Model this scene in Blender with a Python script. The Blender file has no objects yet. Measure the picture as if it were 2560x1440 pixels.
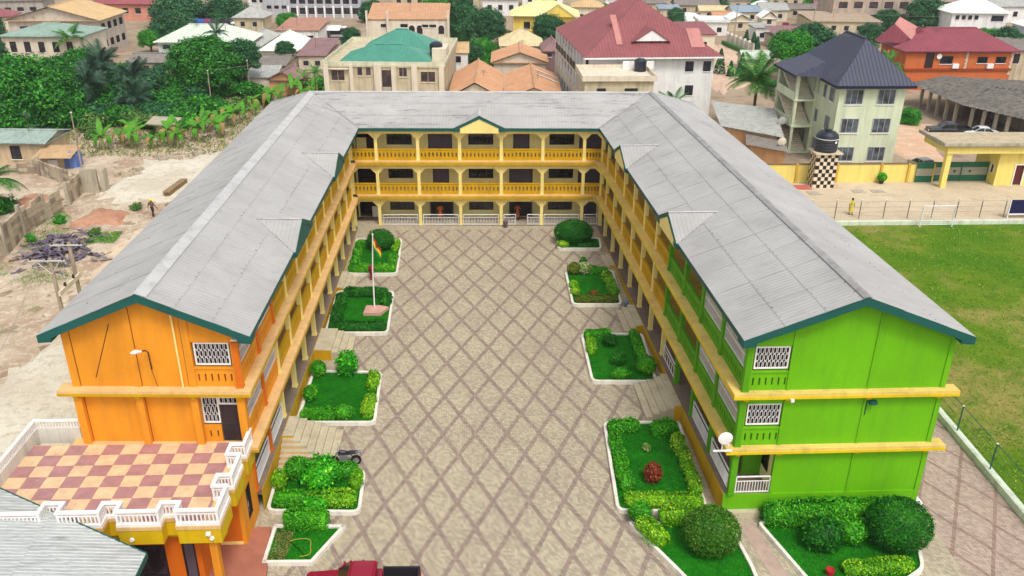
import bpy, bmesh, math, random
import numpy as np
from mathutils import Vector, Matrix

random.seed(7)
RNG = np.random.default_rng(7)
scene = bpy.context.scene
COL = scene.collection

# ------------------------------------------------------------------ camera
PITCH, YAW, ROLL, CAM_H = 0.4321, 0.0441, 0.0074, 28.184
cp, sp, cyw, syw = math.cos(PITCH), math.sin(PITCH), math.cos(YAW), math.sin(YAW)
FW = Vector((syw * cp, cyw * cp, -sp)); RT = Vector((cyw, -syw, 0.0)); UPV = RT.cross(FW)
RT2 = RT * math.cos(ROLL) + UPV * math.sin(ROLL); UP2 = UPV * math.cos(ROLL) - RT * math.sin(ROLL)
camd = bpy.data.cameras.new('camera'); cam = bpy.data.objects.new('camera', camd); COL.objects.link(cam)
cam.matrix_world = Matrix(((RT2.x, UP2.x, -FW.x, 0), (RT2.y, UP2.y, -FW.y, 0), (RT2.z, UP2.z, -FW.z, CAM_H), (0, 0, 0, 1)))
camd.sensor_width = 36; camd.lens = 29.995; camd.clip_start = 0.5; camd.clip_end = 3000
scene.camera = cam

# ------------------------------------------------------------------ sky and sun (bright overcast)
SUN_EL, SUN_AZ = math.radians(58), math.radians(158)      # azimuth from +y towards +x
world = bpy.data.worlds.new('World'); scene.world = world; world.use_nodes = True
nt = world.node_tree; nt.nodes.clear()
sky = nt.nodes.new('ShaderNodeTexSky'); sky.sky_type = 'NISHITA'; sky.sun_disc = False
sky.sun_elevation = SUN_EL; sky.sun_rotation = SUN_AZ; sky.air_density = 1.0; sky.dust_density = 3.0; sky.ozone_density = 1.0
hs = nt.nodes.new('ShaderNodeHueSaturation'); hs.inputs['Saturation'].default_value = 0.22
bg = nt.nodes.new('ShaderNodeBackground'); bg.inputs['Strength'].default_value = 0.15
wo = nt.nodes.new('ShaderNodeOutputWorld')
nt.links.new(sky.outputs[0], hs.inputs['Color']); nt.links.new(hs.outputs[0], bg.inputs['Color']); nt.links.new(bg.outputs[0], wo.inputs[0])
sl = bpy.data.lights.new('sun', 'SUN'); sl.energy = 1.2; sl.angle = math.radians(14); sl.color = (1.0, 0.96, 0.9)
so = bpy.data.objects.new('sun', sl); COL.objects.link(so)
sdir = Vector((math.sin(SUN_AZ) * math.cos(SUN_EL), math.cos(SUN_AZ) * math.cos(SUN_EL), math.sin(SUN_EL)))
so.rotation_euler = sdir.to_track_quat('Z', 'Y').to_euler(); so.location = (0, 0, 60)
vs = scene.view_settings; vs.view_transform = 'Standard'; vs.look = 'None'; vs.gamma = 1.0; vs.use_curve_mapping = False
vs.exposure = 0.58

# ------------------------------------------------------------------ materials
def lin(c):
    return tuple(((x / 255) / 12.92 if x / 255 <= 0.04045 else ((x / 255 + 0.055) / 1.055) ** 2.4) for x in c)
def sc3(c, k): return tuple(min(1, x * k) for x in c)
class NT:
    def __init__(s, name):
        s.m = bpy.data.materials.new(name); s.m.use_nodes = True; s.t = s.m.node_tree
        s.b = s.t.nodes['Principled BSDF']; s.geo = None
    def n(s, ty, **kw):
        o = s.t.nodes.new(ty)
        for k, v in kw.items(): setattr(o, k, v)
        return o
    def l(s, a, b): s.t.links.new(a, b)
    def pos(s):
        if s.geo is None: s.geo = s.n('ShaderNodeNewGeometry')
        return s.geo.outputs['Position']
    def math(s, op, a, b=None, c=None):
        o = s.n('ShaderNodeMath', operation=op)
        for i, x in enumerate((a, b, c)):
            if x is None: continue
            if isinstance(x, (int, float)): o.inputs[i].default_value = x
            else: s.l(x, o.inputs[i])
        return o.outputs[0]
    def mapped(s, scale=(1, 1, 1), rot=(0, 0, 0)):
        o = s.n('ShaderNodeMapping'); o.inputs['Scale'].default_value = scale; o.inputs['Rotation'].default_value = rot
        s.l(s.pos(), o.inputs[0]); return o.outputs[0]
    def noise(s, scale, detail=4, rough=.55, vec=None):
        o = s.n('ShaderNodeTexNoise'); o.inputs['Scale'].default_value = scale; o.inputs['Detail'].default_value = detail
        o.inputs['Roughness'].default_value = rough; s.l(vec or s.pos(), o.inputs['Vector']); return o.outputs[0]
    def ramp(s, fac, stops, interp='LINEAR'):
        o = s.n('ShaderNodeValToRGB'); o.color_ramp.interpolation = interp; e = o.color_ramp.elements
        while len(e) < len(stops): e.new(0.5)
        for i, (p, c) in enumerate(stops):
            e[i].position = p; e[i].color = (*c, 1) if len(c) == 3 else c
        s.l(fac, o.inputs[0]); return o.outputs[0]
    def mix(s, fac, a, b, mode='MIX'):
        o = s.n('ShaderNodeMix', data_type='RGBA', blend_type=mode)
        if isinstance(fac, (int, float)): o.inputs[0].default_value = fac
        else: s.l(fac, o.inputs[0])
        for i, x in ((6, a), (7, b)):
            if isinstance(x, tuple): o.inputs[i].default_value = (*x[:3], 1)
            else: s.l(x, o.inputs[i])
        return o.outputs[2]
    def bump(s, h, strength=.4, dist=.02):
        o = s.n('ShaderNodeBump'); o.inputs['Strength'].default_value = strength; o.inputs['Distance'].default_value = dist
        s.l(h, o.inputs['Height']); s.l(o.outputs[0], s.b.inputs['Normal'])
    def done(s, col, rough=.8, metal=0, spec=.3):
        if isinstance(col, tuple): s.b.inputs['Base Color'].default_value = (*col[:3], 1)
        else: s.l(col, s.b.inputs['Base Color'])
        if isinstance(rough, (int, float)): s.b.inputs['Roughness'].default_value = rough
        else: s.l(rough, s.b.inputs['Roughness'])
        s.b.inputs['Metallic'].default_value = metal; s.b.inputs['Specular IOR Level'].default_value = spec
        return s.m
MATS = {}
def paint(name, rgb, rough=.75, var=.16, scale=.45, dirt=.12, spec=.25, metal=0, bump=.15):
    """painted / plastered / metal surface: base colour with broad uneven tone, fine grain and streaky wear"""
    if name in MATS: return MATS[name]
    c = lin(rgb); t = NT(name)
    a = t.noise(scale, 5, .6); col = t.mix(t.ramp(a, [(.3, (0, 0, 0)), (.7, (1, 1, 1))]), sc3(c, 1 - var), sc3(c, 1 + var * .6))
    if dirt:
        st = t.noise(1.0, 6, .7, t.mapped((1.6, 1.6, .22)))
        col = t.mix(t.math('MULTIPLY', t.ramp(st, [(.47, (0, 0, 0)), (.72, (1, 1, 1))]), dirt * 2.2), col, tuple(x * .42 + .012 for x in c))
    fine = t.noise(14, 3, .6); col = t.mix(.10, col, t.ramp(fine, [(.25, (.1, .1, .1)), (.75, (.9, .9, .9))]), 'OVERLAY')
    if bump: t.bump(t.noise(22, 4, .6), bump, .01)
    MATS[name] = t.done(col, rough, metal, spec); return MATS[name]
def leafmat(name, dark, light, tip=None):
    if name in MATS: return MATS[name]
    t = NT(name); t.pos(); r = t.geo.outputs['Random Per Island']
    big = t.noise(.9, 3, .5)
    stops = [(0, lin(dark)), (.55, tuple((x + y) / 2 for x, y in zip(lin(dark), lin(light)))), (.93, lin(light))]
    if tip: stops.append((1, lin(tip)))
    f = t.math('MULTIPLY_ADD', t.math('SUBTRACT', big, .5), .9, r)
    MATS[name] = t.done(t.ramp(f, stops), .55, 0, .25); return MATS[name]
def glass(name, rgb=(22, 24, 30), rough=.12):
    if name in MATS: return MATS[name]
    t = NT(name); a = t.noise(1.1, 3, .6)
    col = t.mix(t.ramp(a, [(.35, (0, 0, 0)), (.7, (1, 1, 1))]), sc3(lin(rgb), .5), sc3(lin(rgb), 4.5))
    MATS[name] = t.done(col, rough, 0, .6); return MATS[name]

# ------------------------------------------------------------------ geometry helpers
def zg(y): return .25 + (min(y, 75) - 75) * .0345          # the yard falls gently towards the front
class Fr:
    def __init__(s, o, ea=(1, 0), eb=(0, 1)):
        s.o = (o[0], o[1], o[2] if len(o) > 2 else 0.0); s.ea = ea; s.eb = eb
        s.flip = (ea[0] * eb[1] - ea[1] * eb[0]) < 0
    def pt(s, a, b, z): return (s.o[0] + a * s.ea[0] + b * s.eb[0], s.o[1] + a * s.ea[1] + b * s.eb[1], s.o[2] + z)
    def swap(s): return Fr(s.o, s.eb, s.ea)
    def at(s, a, b, z=0): p = s.pt(a, b, z); return Fr(p, s.ea, s.eb)
    def lin0(s): return Fr((0, 0, 0), s.ea, s.eb)
def rotfr(x, y, z, ang):
    c, s_ = math.cos(ang), math.sin(ang); return Fr((x, y, z), (c, s_), (-s_, c))
WF = Fr((0, 0, 0))
WL = {}
def setp(o, label=None, cat=None, group=None, kind=None):
    if label: o['label'] = label
    if cat: o['category'] = cat
    if group: o['group'] = group
    if kind: o['kind'] = kind
    return o
def thing(name, label, cat, loc=(0, 0, 0), group=None):
    o = bpy.data.objects.new(name, None); COL.objects.link(o); o.location = loc; o.empty_display_size = .3
    WL[o] = Vector(loc); return setp(o, label, cat, group)
def link(name, me, parent=None, loc=(0, 0, 0), rotz=0.0, scale=None):
    o = bpy.data.objects.new(name, me); COL.objects.link(o); o.location = loc
    if rotz: o.rotation_euler = (0, 0, rotz)
    if scale: o.scale = scale
    if parent is not None: o.parent = parent
    WL[o] = (WL[parent] if parent is not None else Vector((0, 0, 0))) + Vector(loc)
    return o
class MB:
    def __init__(s): s.v = []; s.f = []
    def add(s, vs_, fs, flip=False):
        n = len(s.v); s.v += [tuple(p) for p in vs_]
        s.f += [tuple(n + i for i in (reversed(q) if flip else q)) for q in fs]; return s
    def box(s, F, a0, a1, b0, b1, z0, z1):
        P = [F.pt(a, b, z) for z in (z0, z1) for a, b in ((a0, b0), (a1, b0), (a1, b1), (a0, b1))]
        return s.add(P, [(0, 3, 2, 1), (4, 5, 6, 7), (0, 1, 5, 4), (1, 2, 6, 5), (2, 3, 7, 6), (3, 0, 4, 7)], F.flip)
    def cbox(s, F, ca, cb, z0, wa, wb, h): return s.box(F, ca - wa / 2, ca + wa / 2, cb - wb / 2, cb + wb / 2, z0, z0 + h)
    def poly(s, pts, flip=False): return s.add(pts, [tuple(range(len(pts)))], flip)
    def prism(s, F, pts, b0, b1):          # (a,z) outline pushed through b
        n = len(pts); P = [F.pt(a, b0, z) for a, z in pts] + [F.pt(a, b1, z) for a, z in pts]
        fs = [tuple(range(n)), tuple(range(2 * n - 1, n - 1, -1))] + [(i, n + i, n + (i + 1) % n, (i + 1) % n) for i in range(n)]
        return s.add(P, fs, F.flip)
    def slab(s, F, pts, z0, z1):           # (a,b) footprint pushed through z
        n = len(pts); P = [F.pt(a, b, z0) for a, b in pts] + [F.pt(a, b, z1) for a, b in pts]
        fs = [tuple(range(n - 1, -1, -1)), tuple(range(n, 2 * n))] + [(i, (i + 1) % n, n + (i + 1) % n, n + i) for i in range(n)]
        return s.add(P, fs, F.flip)
    def path(s, pts, rads, n=7, cap=True):
        pts = [Vector(p) for p in pts]; m = len(pts); base = len(s.v); up = None
        for i, p in enumerate(pts):
            d = (pts[min(i + 1, m - 1)] - pts[max(i - 1, 0)])
            d = d.normalized() if d.length > 1e-9 else Vector((0, 0, 1))
            if up is None: up = Vector((0, 0, 1)) if abs(d.z) < .9 else Vector((1, 0, 0))
            x = d.cross(up).normalized(); y = x.cross(d).normalized(); up = y
            r = rads[i] if isinstance(rads, (list, tuple)) else rads
            for k in range(n):
                t = 2 * math.pi * k / n; s.v.append(tuple(p + x * (r * math.cos(t)) + y * (r * math.sin(t))))
        for i in range(m - 1):
            for k in range(n):
                a = base + i * n + k; b = base + i * n + (k + 1) % n; s.f.append((a, b, b + n, a + n))
        if cap:
            s.f.append(tuple(base + k for k in range(n - 1, -1, -1))); s.f.append(tuple(base + (m - 1) * n + k for k in range(n)))
        return s
    def lathe(s, c, prof, n=16):           # prof: (radius, z)
        base = len(s.v)
        for r, z in prof:
            for k in range(n):
                t = 2 * math.pi * k / n; s.v.append((c[0] + r * math.cos(t), c[1] + r * math.sin(t), c[2] + z))
        m = len(prof)
        for i in range(m - 1):
            for k in range(n):
                a = base + i * n + k; b = base + i * n + (k + 1) % n; s.f.append((a, b, b + n, a + n))
        s.f.append(tuple(base + k for k in range(n - 1, -1, -1))); s.f.append(tuple(base + (m - 1) * n + k for k in range(n)))
        return s
    def mesh(s, name, mat, org=(0, 0, 0), smooth=False):
        me = bpy.data.meshes.new(name); me.from_pydata([(v[0] - org[0], v[1] - org[1], v[2] - org[2]) for v in s.v], [], s.f)
        if mat is not None: me.materials.append(mat)
        if smooth: me.polygons.foreach_set('use_smooth', [True] * len(me.polygons))
        me.update(); return me
    def build(s, name, mat, parent=None, smooth=False):
        if parent is None:
            xs = [v[0] for v in s.v]; ys = [v[1] for v in s.v]; org = ((min(xs) + max(xs)) / 2, (min(ys) + max(ys)) / 2, min(v[2] for v in s.v))
            return link(name, s.mesh(name, mat, org, smooth), None, org)
        return link(name, s.mesh(name, mat, WL[parent], smooth), parent)
def P1(name, mat, parent, fn, smooth=False):
    m = MB(); fn(m); return m.build(name, mat, parent, smooth)
def sheet_bm(poly, pitch, amp, clips=()):
    """ribbed metal sheet filling a planar polygon; ribs run up the slope, first edge of poly is the eave"""
    P = [Vector(p) for p in poly]; u = (P[1] - P[0]).normalized()
    nrm = Vector((0, 0, 0))
    for i in range(1, len(P) - 1): nrm += (P[i] - P[0]).cross(P[i + 1] - P[0])
    nrm.normalize()
    if nrm.z < 0: nrm = -nrm
    v = nrm.cross(u).normalized()
    us = [(p - P[0]).dot(u) for p in P]; vv = [(p - P[0]).dot(v) for p in P]
    u0, u1, v0, v1 = min(us), max(us), min(vv), max(vv)
    k0 = math.floor(u0 / pitch); prof = []
    k = k0
    while k * pitch < u1 + pitch:
        prof += [(k * pitch, 0), (k * pitch + .58 * pitch, 0), (k * pitch + .70 * pitch, amp), (k * pitch + .88 * pitch, amp)]; k += 1
    bm = bmesh.new(); rows = []
    for w in (v0, v1): rows.append([bm.verts.new(P[0] + u * a + v * w + nrm * h) for a, h in prof])
    for i in range(len(prof) - 1): bm.faces.new((rows[0][i], rows[0][i + 1], rows[1][i + 1], rows[1][i]))
    cen = sum(P, Vector((0, 0, 0))) / len(P)
    planes = []
    for i in range(len(P)):
        e = P[(i + 1) % len(P)] - P[i]
        if e.length < 1e-6: continue
        no = e.cross(nrm)
        if no.dot(cen - P[i]) > 0: no = -no
        planes.append((P[i], no))
    planes += list(clips)
    for co, no in planes:
        g = bm.verts[:] + bm.edges[:] + bm.faces[:]
        if not g: break
        bmesh.ops.bisect_plane(bm, geom=g, dist=1e-5, plane_co=co, plane_no=no, clear_outer=True)
    return bm
def sheet(name, poly, pitch, amp, mat, parent, clips=()):
    bm = sheet_bm(poly, pitch, amp, clips)
    if not bm.faces: bm.free(); return None
    me = bpy.data.meshes.new(name)
    o = WL[parent] if parent is not None else Vector((0, 0, 0))
    bmesh.ops.translate(bm, verts=bm.verts[:], vec=-o); bm.to_mesh(me); bm.free(); me.materials.append(mat)
    return link(name, me, parent)

# ------------------------------------------------------------------ foliage helpers
def leaf_mesh(name, cen, nrm, size, mat, aspect=.55, core=None, jitter=.7):
    """one mesh of rhombic leaves; cen,nrm (N,3)"""
    N = len(cen); nr = nrm + RNG.normal(0, jitter, (N, 3)); nr /= np.linalg.norm(nr, axis=1)[:, None] + 1e-9
    t = RNG.normal(0, 1, (N, 3)); t -= (t * nr).sum(1)[:, None] * nr; t /= np.linalg.norm(t, axis=1)[:, None] + 1e-9
    b = np.cross(nr, t); s = np.asarray(size)[:, None] if np.ndim(size) else np.full((N, 1), size)
    V = np.empty((N, 4, 3)); V[:, 0] = cen - t * s; V[:, 1] = cen + b * s * aspect + nr * s * .15; V[:, 2] = cen + t * s; V[:, 3] = cen - b * s * aspect + nr * s * .15
    V = V.reshape(-1, 3); F = np.arange(4 * N).reshape(-1, 4)
    fl = F.ravel(); ls = np.arange(0, 4 * N, 4); lt = np.full(N, 4)
    if core is not None:
        cv, cf = core; off = len(V); V = np.vstack([V, np.array(cv)])
        extra = [tuple(off + i for i in f) for f in cf]
        fl = np.concatenate([fl, np.array([i for f in extra for i in f])])
        ll = np.array([len(f) for f in extra]); st = np.concatenate([[0], np.cumsum(ll)[:-1]]) + 4 * N
        ls = np.concatenate([ls, st]); lt = np.concatenate([lt, ll])
    me = bpy.data.meshes.new(name); me.vertices.add(len(V)); me.vertices.foreach_set('co', V.ravel().astype(np.float32))
    me.loops.add(len(fl)); me.loops.foreach_set('vertex_index', fl.astype(np.int32))
    me.polygons.add(len(ls)); me.polygons.foreach_set('loop_start', ls.astype(np.int32)); me.polygons.foreach_set('loop_total', lt.astype(np.int32))
    me.materials.append(mat); me.update(calc_edges=True); me.validate(); return me
def lump(p, k=1.0):
    return (np.sin(p[:, 0] * 3.1 * k + 1.3) * np.sin(p[:, 1] * 2.7 * k + .4) + .6 * np.sin(p[:, 0] * 7.3 * k + p[:, 2] * 5) * np.sin(p[:, 1] * 6.1 * k + p[:, 2] * 4.2)) * .5
def inset(pts, d):
    out = []; m = len(pts); A = sum(pts[i][0] * pts[(i + 1) % m][1] - pts[(i + 1) % m][0] * pts[i][1] for i in range(m)); sg = 1 if A > 0 else -1
    for i in range(m):
        p = Vector(pts[i]); e1 = (p - Vector(pts[i - 1])).normalized(); e2 = (Vector(pts[(i + 1) % m]) - p).normalized()
        n1 = Vector((-e1.y, e1.x)) * sg; n2 = Vector((-e2.y, e2.x)) * sg; b = (n1 + n2); L_ = b.length
        b = b.normalized(); out.append(tuple(p + b * (d / max(.3, b.dot(n1)))))
    return out
# ================================================================== SETTING: ground
def dirt_mat(name, c1, c2, c3, s1=.12, s2=1.3, bump=.5):
    t = NT(name); a = t.noise(s1, 6, .65); b = t.noise(s2, 5, .7); c = t.noise(9, 4, .7)
    col = t.mix(t.ramp(a, [(.38, (0, 0, 0)), (.62, (1, 1, 1))]), lin(c1), lin(c2))
    col = t.mix(t.ramp(b, [(.5, (0, 0, 0)), (.72, (1, 1, 1))]), col, lin(c3))
    col = t.mix(.35, col, t.ramp(c, [(.25, (.2, .2, .2)), (.75, (.85, .85, .85))]), 'OVERLAY')
    t.bump(t.noise(5, 6, .7), bump, .06); MATS[name] = t.done(col, .95, 0, .1); return MATS[name]
def paving_mat(name, base1, base2, band, per=(1.9, 4.0), ph=(-4.06, 46.38), bw=.074, paver=(.2, .1), lim=None):
    t = NT(name); sep = t.n('ShaderNodeSeparateXYZ'); t.l(t.pos(), sep.inputs[0]); x, y = sep.outputs[0], sep.outputs[1]
    X = t.math('MULTIPLY', t.math('SUBTRACT', x, ph[0]), 1 / per[0]); Y = t.math('MULTIPLY', t.math('SUBTRACT', y, ph[1]), 1 / per[1])
    wob = t.math('MULTIPLY', t.math('SUBTRACT', t.noise(2.5, 2), .5), .016)
    def tri(e): return t.math('ABSOLUTE', t.math('SUBTRACT', t.math('FRACT', t.math('ADD', t.math('ADD', e, wob), .5)), .5))
    d = t.math('MINIMUM', tri(t.math('ADD', X, Y)), tri(t.math('SUBTRACT', X, Y)))
    inb = t.math('LESS_THAN', d, bw)
    if lim: inb = t.math('MULTIPLY', inb, t.math('MULTIPLY', t.math('MULTIPLY', t.math('GREATER_THAN', x, lim[0]), t.math('LESS_THAN', x, lim[1])), t.math('LESS_THAN', y, lim[2])))
    br = t.n('ShaderNodeTexBrick'); t.l(t.mapped((1, 1, 1), (0, 0, math.radians(45))), br.inputs[0])
    br.inputs['Scale'].default_value = 1; br.inputs['Brick Width'].default_value = paver[0]; br.inputs['Row Height'].default_value = paver[1]; br.inputs['Mortar Size'].default_value = .008
    br.inputs['Color1'].default_value = (.74, .74, .72, 1); br.inputs['Color2'].default_value = (1.18, 1.16, 1.06, 1); br.inputs['Mortar'].default_value = (.45, .43, .4, 1)
    a = t.noise(.22, 5, .6); col = t.mix(t.ramp(a, [(.35, (0, 0, 0)), (.68, (1, 1, 1))]), lin(base1), lin(base2))
    col = t.mix(inb, col, lin(band)); col = t.mix(1.0, col, br.outputs[0], 'MULTIPLY')
    st = t.noise(.55, 7, .72); col = t.mix(t.math('MULTIPLY', t.ramp(st, [(.5, (0, 0, 0)), (.75, (1, 1, 1))]), .2), col, lin((130, 116, 100)))
    sm = t.noise(3.5, 5, .7); col = t.mix(t.math('MULTIPLY', t.ramp(sm, [(.6, (0, 0, 0)), (.72, (1, 1, 1))]), .25), col, lin((95, 88, 78)))
    t.bump(br.outputs['Fac'], .25, -.006); MATS[name] = t.done(col, .85, 0, .2); return MATS[name]
M_DIRT = dirt_mat('dirt', (142, 124, 104), (166, 148, 126), (120, 98, 80), .08, .5)
M_LOT = dirt_mat('lot_earth', (188, 172, 150), (160, 136, 114), (204, 194, 172), .22, 1.6, 1.0)
M_PALE = dirt_mat('pale_earth', (206, 199, 181), (190, 179, 159), (174, 156, 136), .2, 1.6, .5)
M_RED = dirt_mat('red_earth', (170, 122, 96), (184, 142, 116), (150, 106, 84), .3, 2.0, .8)
M_PAVE = paving_mat('courtyard_paving', (181, 171, 149), (171, 159, 142), (150, 133, 124), lim=(-9.6, 11.0, 73.6))
M_YARD = paving_mat('side_paving', (182, 162, 150), (170, 150, 140), (152, 128, 118), per=(2.1, 3.6), ph=(25.45, 35.6), bw=.05)
M_CONC = dirt_mat('yard_concrete', (196, 180, 152), (186, 168, 142), (174, 152, 128), .1, .7, .2)
t = NT('field_turf'); a = t.noise(.10, 5, .6); b = t.noise(.6, 6, .7); c = t.noise(6, 5, .75)
cc = t.ramp(a, [(.36, lin((66, 108, 12))), (.5, lin((94, 118, 24))), (.62, lin((134, 126, 66)))])
cc = t.mix(t.ramp(b, [(.45, (0, 0, 0)), (.7, (1, 1, 1))]), cc, lin((68, 104, 14)))
cc = t.mix(.7, cc, t.ramp(c, [(.25, (.2, .2, .2)), (.75, (.8, .8, .8))]), 'OVERLAY'); t.bump(c, .8, .05); M_FIELD = t.done(cc, .9, 0, .1)
t = NT('bed_turf'); a = t.noise(.8, 5, .65); b = t.noise(9, 5, .75)
cc = t.ramp(a, [(.3, lin((12, 92, 6))), (.7, lin((32, 120, 10)))]); cc = t.mix(.8, cc, t.ramp(b, [(.25, (.15, .15, .15)), (.75, (.85, .85, .85))]), 'OVERLAY'); t.bump(b, 1, .04); M_LAWN = t.done(cc, .85, 0, .12)
M_KERB = paint('white_kerb', (226, 220, 206), .8, .1, .8, .25)

def grid(name, xs, ys, fz, mat, kind='structure'):
    V = [(x, y, fz(x, y)) for y in ys for x in xs]; n = len(xs)
    F = [(j * n + i, j * n + i + 1, (j + 1) * n + i + 1, (j + 1) * n + i) for j in range(len(ys) - 1) for i in range(n - 1)]
    me = bpy.data.meshes.new(name); me.from_pydata(V, [], F); me.materials.append(mat); me.update()
    o = link(name, me); o['kind'] = kind; return o
grid('ground', [-1200, -400, -150, 0, 150, 400, 1200], [-60, 0, 25, 50, 75, 120, 200, 400, 1500], lambda x, y: zg(y) - .06, M_DIRT)
def wob(x, y): return .09 * math.sin(x * 1.3 + y * .7) * math.sin(y * 1.1) + .06 * math.sin(x * 2.9 + 1) * math.sin(y * 2.3 + x) + .03 * math.sin(5.1 * x + 2 * y) * math.sin(4.7 * y)
grid('rough_ground', [-75 + i * .6 for i in range(90)], [24 + i * .7 for i in range(140)], lambda x, y: zg(y) + .01 + wob(x, y) * max(0, min(1, (-21.6 - x) / 3)), M_LOT)
grid('courtyard', [-11.9, 0, 15, 23.2], [18, 35, 76], lambda x, y: zg(y), M_PAVE)
grid('side_yard', [23.2, 28.1], [18, 35, 75], lambda x, y: zg(y) + .004, M_YARD)
grid('playing_field', [28.55, 45, 95], [18, 35, 60, 73.6], lambda x, y: zg(y) + .06, M_FIELD)
grid('concrete_yard', [12.5, 32, 60, 95], [74.0, 75, 88.5], lambda x, y: .256 if y >= 75 else zg(y) + .004, M_CONC)
def blob_sheet(name, pts, mat, h=.05, n=44, zoff=.14):
    """irregular patch of ground with a softly domed surface"""
    cx = sum(p[0] for p in pts) / len(pts); cy = sum(p[1] for p in pts) / len(pts); m = MB(); out = []
    for i in range(n):
        t = i / n * len(pts); k = int(t); f = t - k; f = f * f * (3 - 2 * f)
        a, b = pts[k % len(pts)], pts[(k + 1) % len(pts)]; q = 1 + .07 * math.sin(i * 2.3) + .05 * math.sin(i * 5.1)
        out.append((cx + (a[0] * (1 - f) + b[0] * f - cx) * q, cy + (a[1] * (1 - f) + b[1] * f - cy) * q))
    R = [1, .85, .6, .3]; hs_ = [0, .45, .85, 1]
    for r, hh in zip(R, hs_):
        for x, y in out:
            X, Y = cx + (x - cx) * r, cy + (y - cy) * r; m.v.append((X, Y, zg(Y) + (-.12 if hh == 0 else zoff) + h * hh + wob(X * 1.7, Y * 1.3) * .5 * hh))
    m.v.append((cx, cy, zg(cy) + zoff + h))
    for j in range(3):
        for i in range(n): m.f.append((j * n + i, j * n + (i + 1) % n, (j + 1) * n + (i + 1) % n, (j + 1) * n + i))
    for i in range(n): m.f.append((3 * n + i, 3 * n + (i + 1) % n, 4 * n))
    o = m.build(name, mat, None, True); o['kind'] = 'structure'; return o
blob_sheet('dirt_path', [(-33.5, 24), (-21, 24), (-20.8, 44), (-21, 62), (-28.6, 60), (-31, 50)], M_PALE)
blob_sheet('dirt_path', [(-30.5, 58), (-20.9, 56), (-20.9, 80), (-29.5, 78), (-32.4, 70)], dirt_mat('path_earth', (196, 172, 146), (206, 188, 162), (180, 146, 120), .2, 1.5, .4))
blob_sheet('cement_spill', [(-38.5, 82), (-29, 81), (-28, 92), (-30, 101), (-38, 97)], M_PALE, .08)
blob_sheet('red_soil_mound', [(-37.6, 75), (-32.8, 75.2), (-33.2, 78.6), (-36.6, 79.8)], M_RED, .28)
blob_sheet('red_soil_mound', [(-46, 79.5), (-41.5, 79), (-41.2, 83), (-45, 84)], M_RED, .5)
blob_sheet('dirt_road', [(44.5, 184), (50.5, 181), (53, 166), (51, 150), (46, 138), (38, 132), (36, 146), (43, 160)], dirt_mat('road_earth', (202, 176, 152), (188, 160, 138), (174, 142, 118), .1, .8, .3), .03, 60)
blob_sheet('dirt_road', [(49, 118), (63, 112), (58, 104), (54, 92), (50.5, 92), (49.5, 104)], dirt_mat('yard_earth', (202, 166, 138), (192, 156, 128), (206, 190, 168), .15, .9, .3), .03)

# ================================================================== SCHOOL
PALE = paint('pale_yellow_paint', (240, 218, 134), .7, .1, .5, .14)
EDGEY = paint('lemon_edge_paint', (220, 188, 20), .7, .12, .6, .18)
GOLD = paint('golden_yellow_paint', (196, 152, 4), .7, .12, .6, .18)
CREAM = paint('cream_wall_paint', (238, 228, 158), .75, .1, .5, .1)
TAN = paint('tan_ledge', (216, 178, 120), .85, .14, .7, .2)
YLED = paint('yellow_tan_ledge', (222, 190, 104), .85, .14, .7, .2)
ORANGE = paint('orange_paint', (226, 146, 34), .7, .10, .35, .16)
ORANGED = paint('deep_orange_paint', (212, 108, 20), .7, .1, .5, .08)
GREEN = paint('lime_green_paint', (102, 174, 2), .7, .12, .35, .14)
GREEND = paint('lime_green_trim', (84, 152, 4), .7, .12, .5, .1)
TEAL = paint('dark_green_fascia', (16, 84, 76), .55, .12, .6, .12, .35)
WHITE = paint('white_paint', (236, 232, 228), .6, .07, .6, .14)
BROWN = paint('brown_frame', (46, 26, 24), .5, .2, .7, 0, .4)
DOORM = paint('grey_violet_door', (92, 82, 92), .6, .15, .8, .1)
PANE = glass('dark_window_glass')
STONE = paint('stair_terrazzo', (190, 178, 150), .75, .12, .9, .25)
WALKF = paint('walkway_floor', (128, 112, 98), .8, .15, .8, .3)
t = NT('roof_sheet_grey'); a = t.noise(.28, 5, .65); b = t.noise(1.0, 6, .7, t.mapped((.5, 1.6, 1))); rnd = t.geo.outputs['Random Per Island']
cc = t.ramp(a, [(.3, lin((154, 152, 149))), (.72, lin((174, 172, 169)))])
cc = t.mix(t.math('MULTIPLY', t.ramp(b, [(.55, (0, 0, 0)), (.8, (1, 1, 1))]), .45), cc, lin((132, 127, 118)))
spk = t.noise(1.0, 7, .8, t.mapped((.35, 2.6, 1.0))); spk2 = t.noise(.11, 3, .5)
sepp = t.n('ShaderNodeSeparateXYZ'); t.l(t.pos(), sepp.inputs[0])
far = t.ramp(t.math('MULTIPLY', sepp.outputs[1], .01), [(.66, (.25, .25, .25)), (.76, (1, 1, 1))])
mk = t.math('MULTIPLY', t.math('MULTIPLY', t.ramp(spk, [(.545, (0, 0, 0)), (.62, (1, 1, 1))]), t.ramp(spk2, [(.42, (0, 0, 0)), (.58, (1, 1, 1))])), far)
cc = t.mix(t.math('MULTIPLY', mk, .7), cc, lin((86, 84, 82)))
t.bump(t.noise(1.2, 3, .5), .25, .03); ROOFM = t.done(cc, .7, 0, .2)
CAPM = paint('pale_ridge_cap', (184, 183, 180), .5, .08, .8, .25, .4)
CAPD = paint('weathered_ridge_cap', (150, 148, 146), .6, .2, .9, .4, .3)

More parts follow.
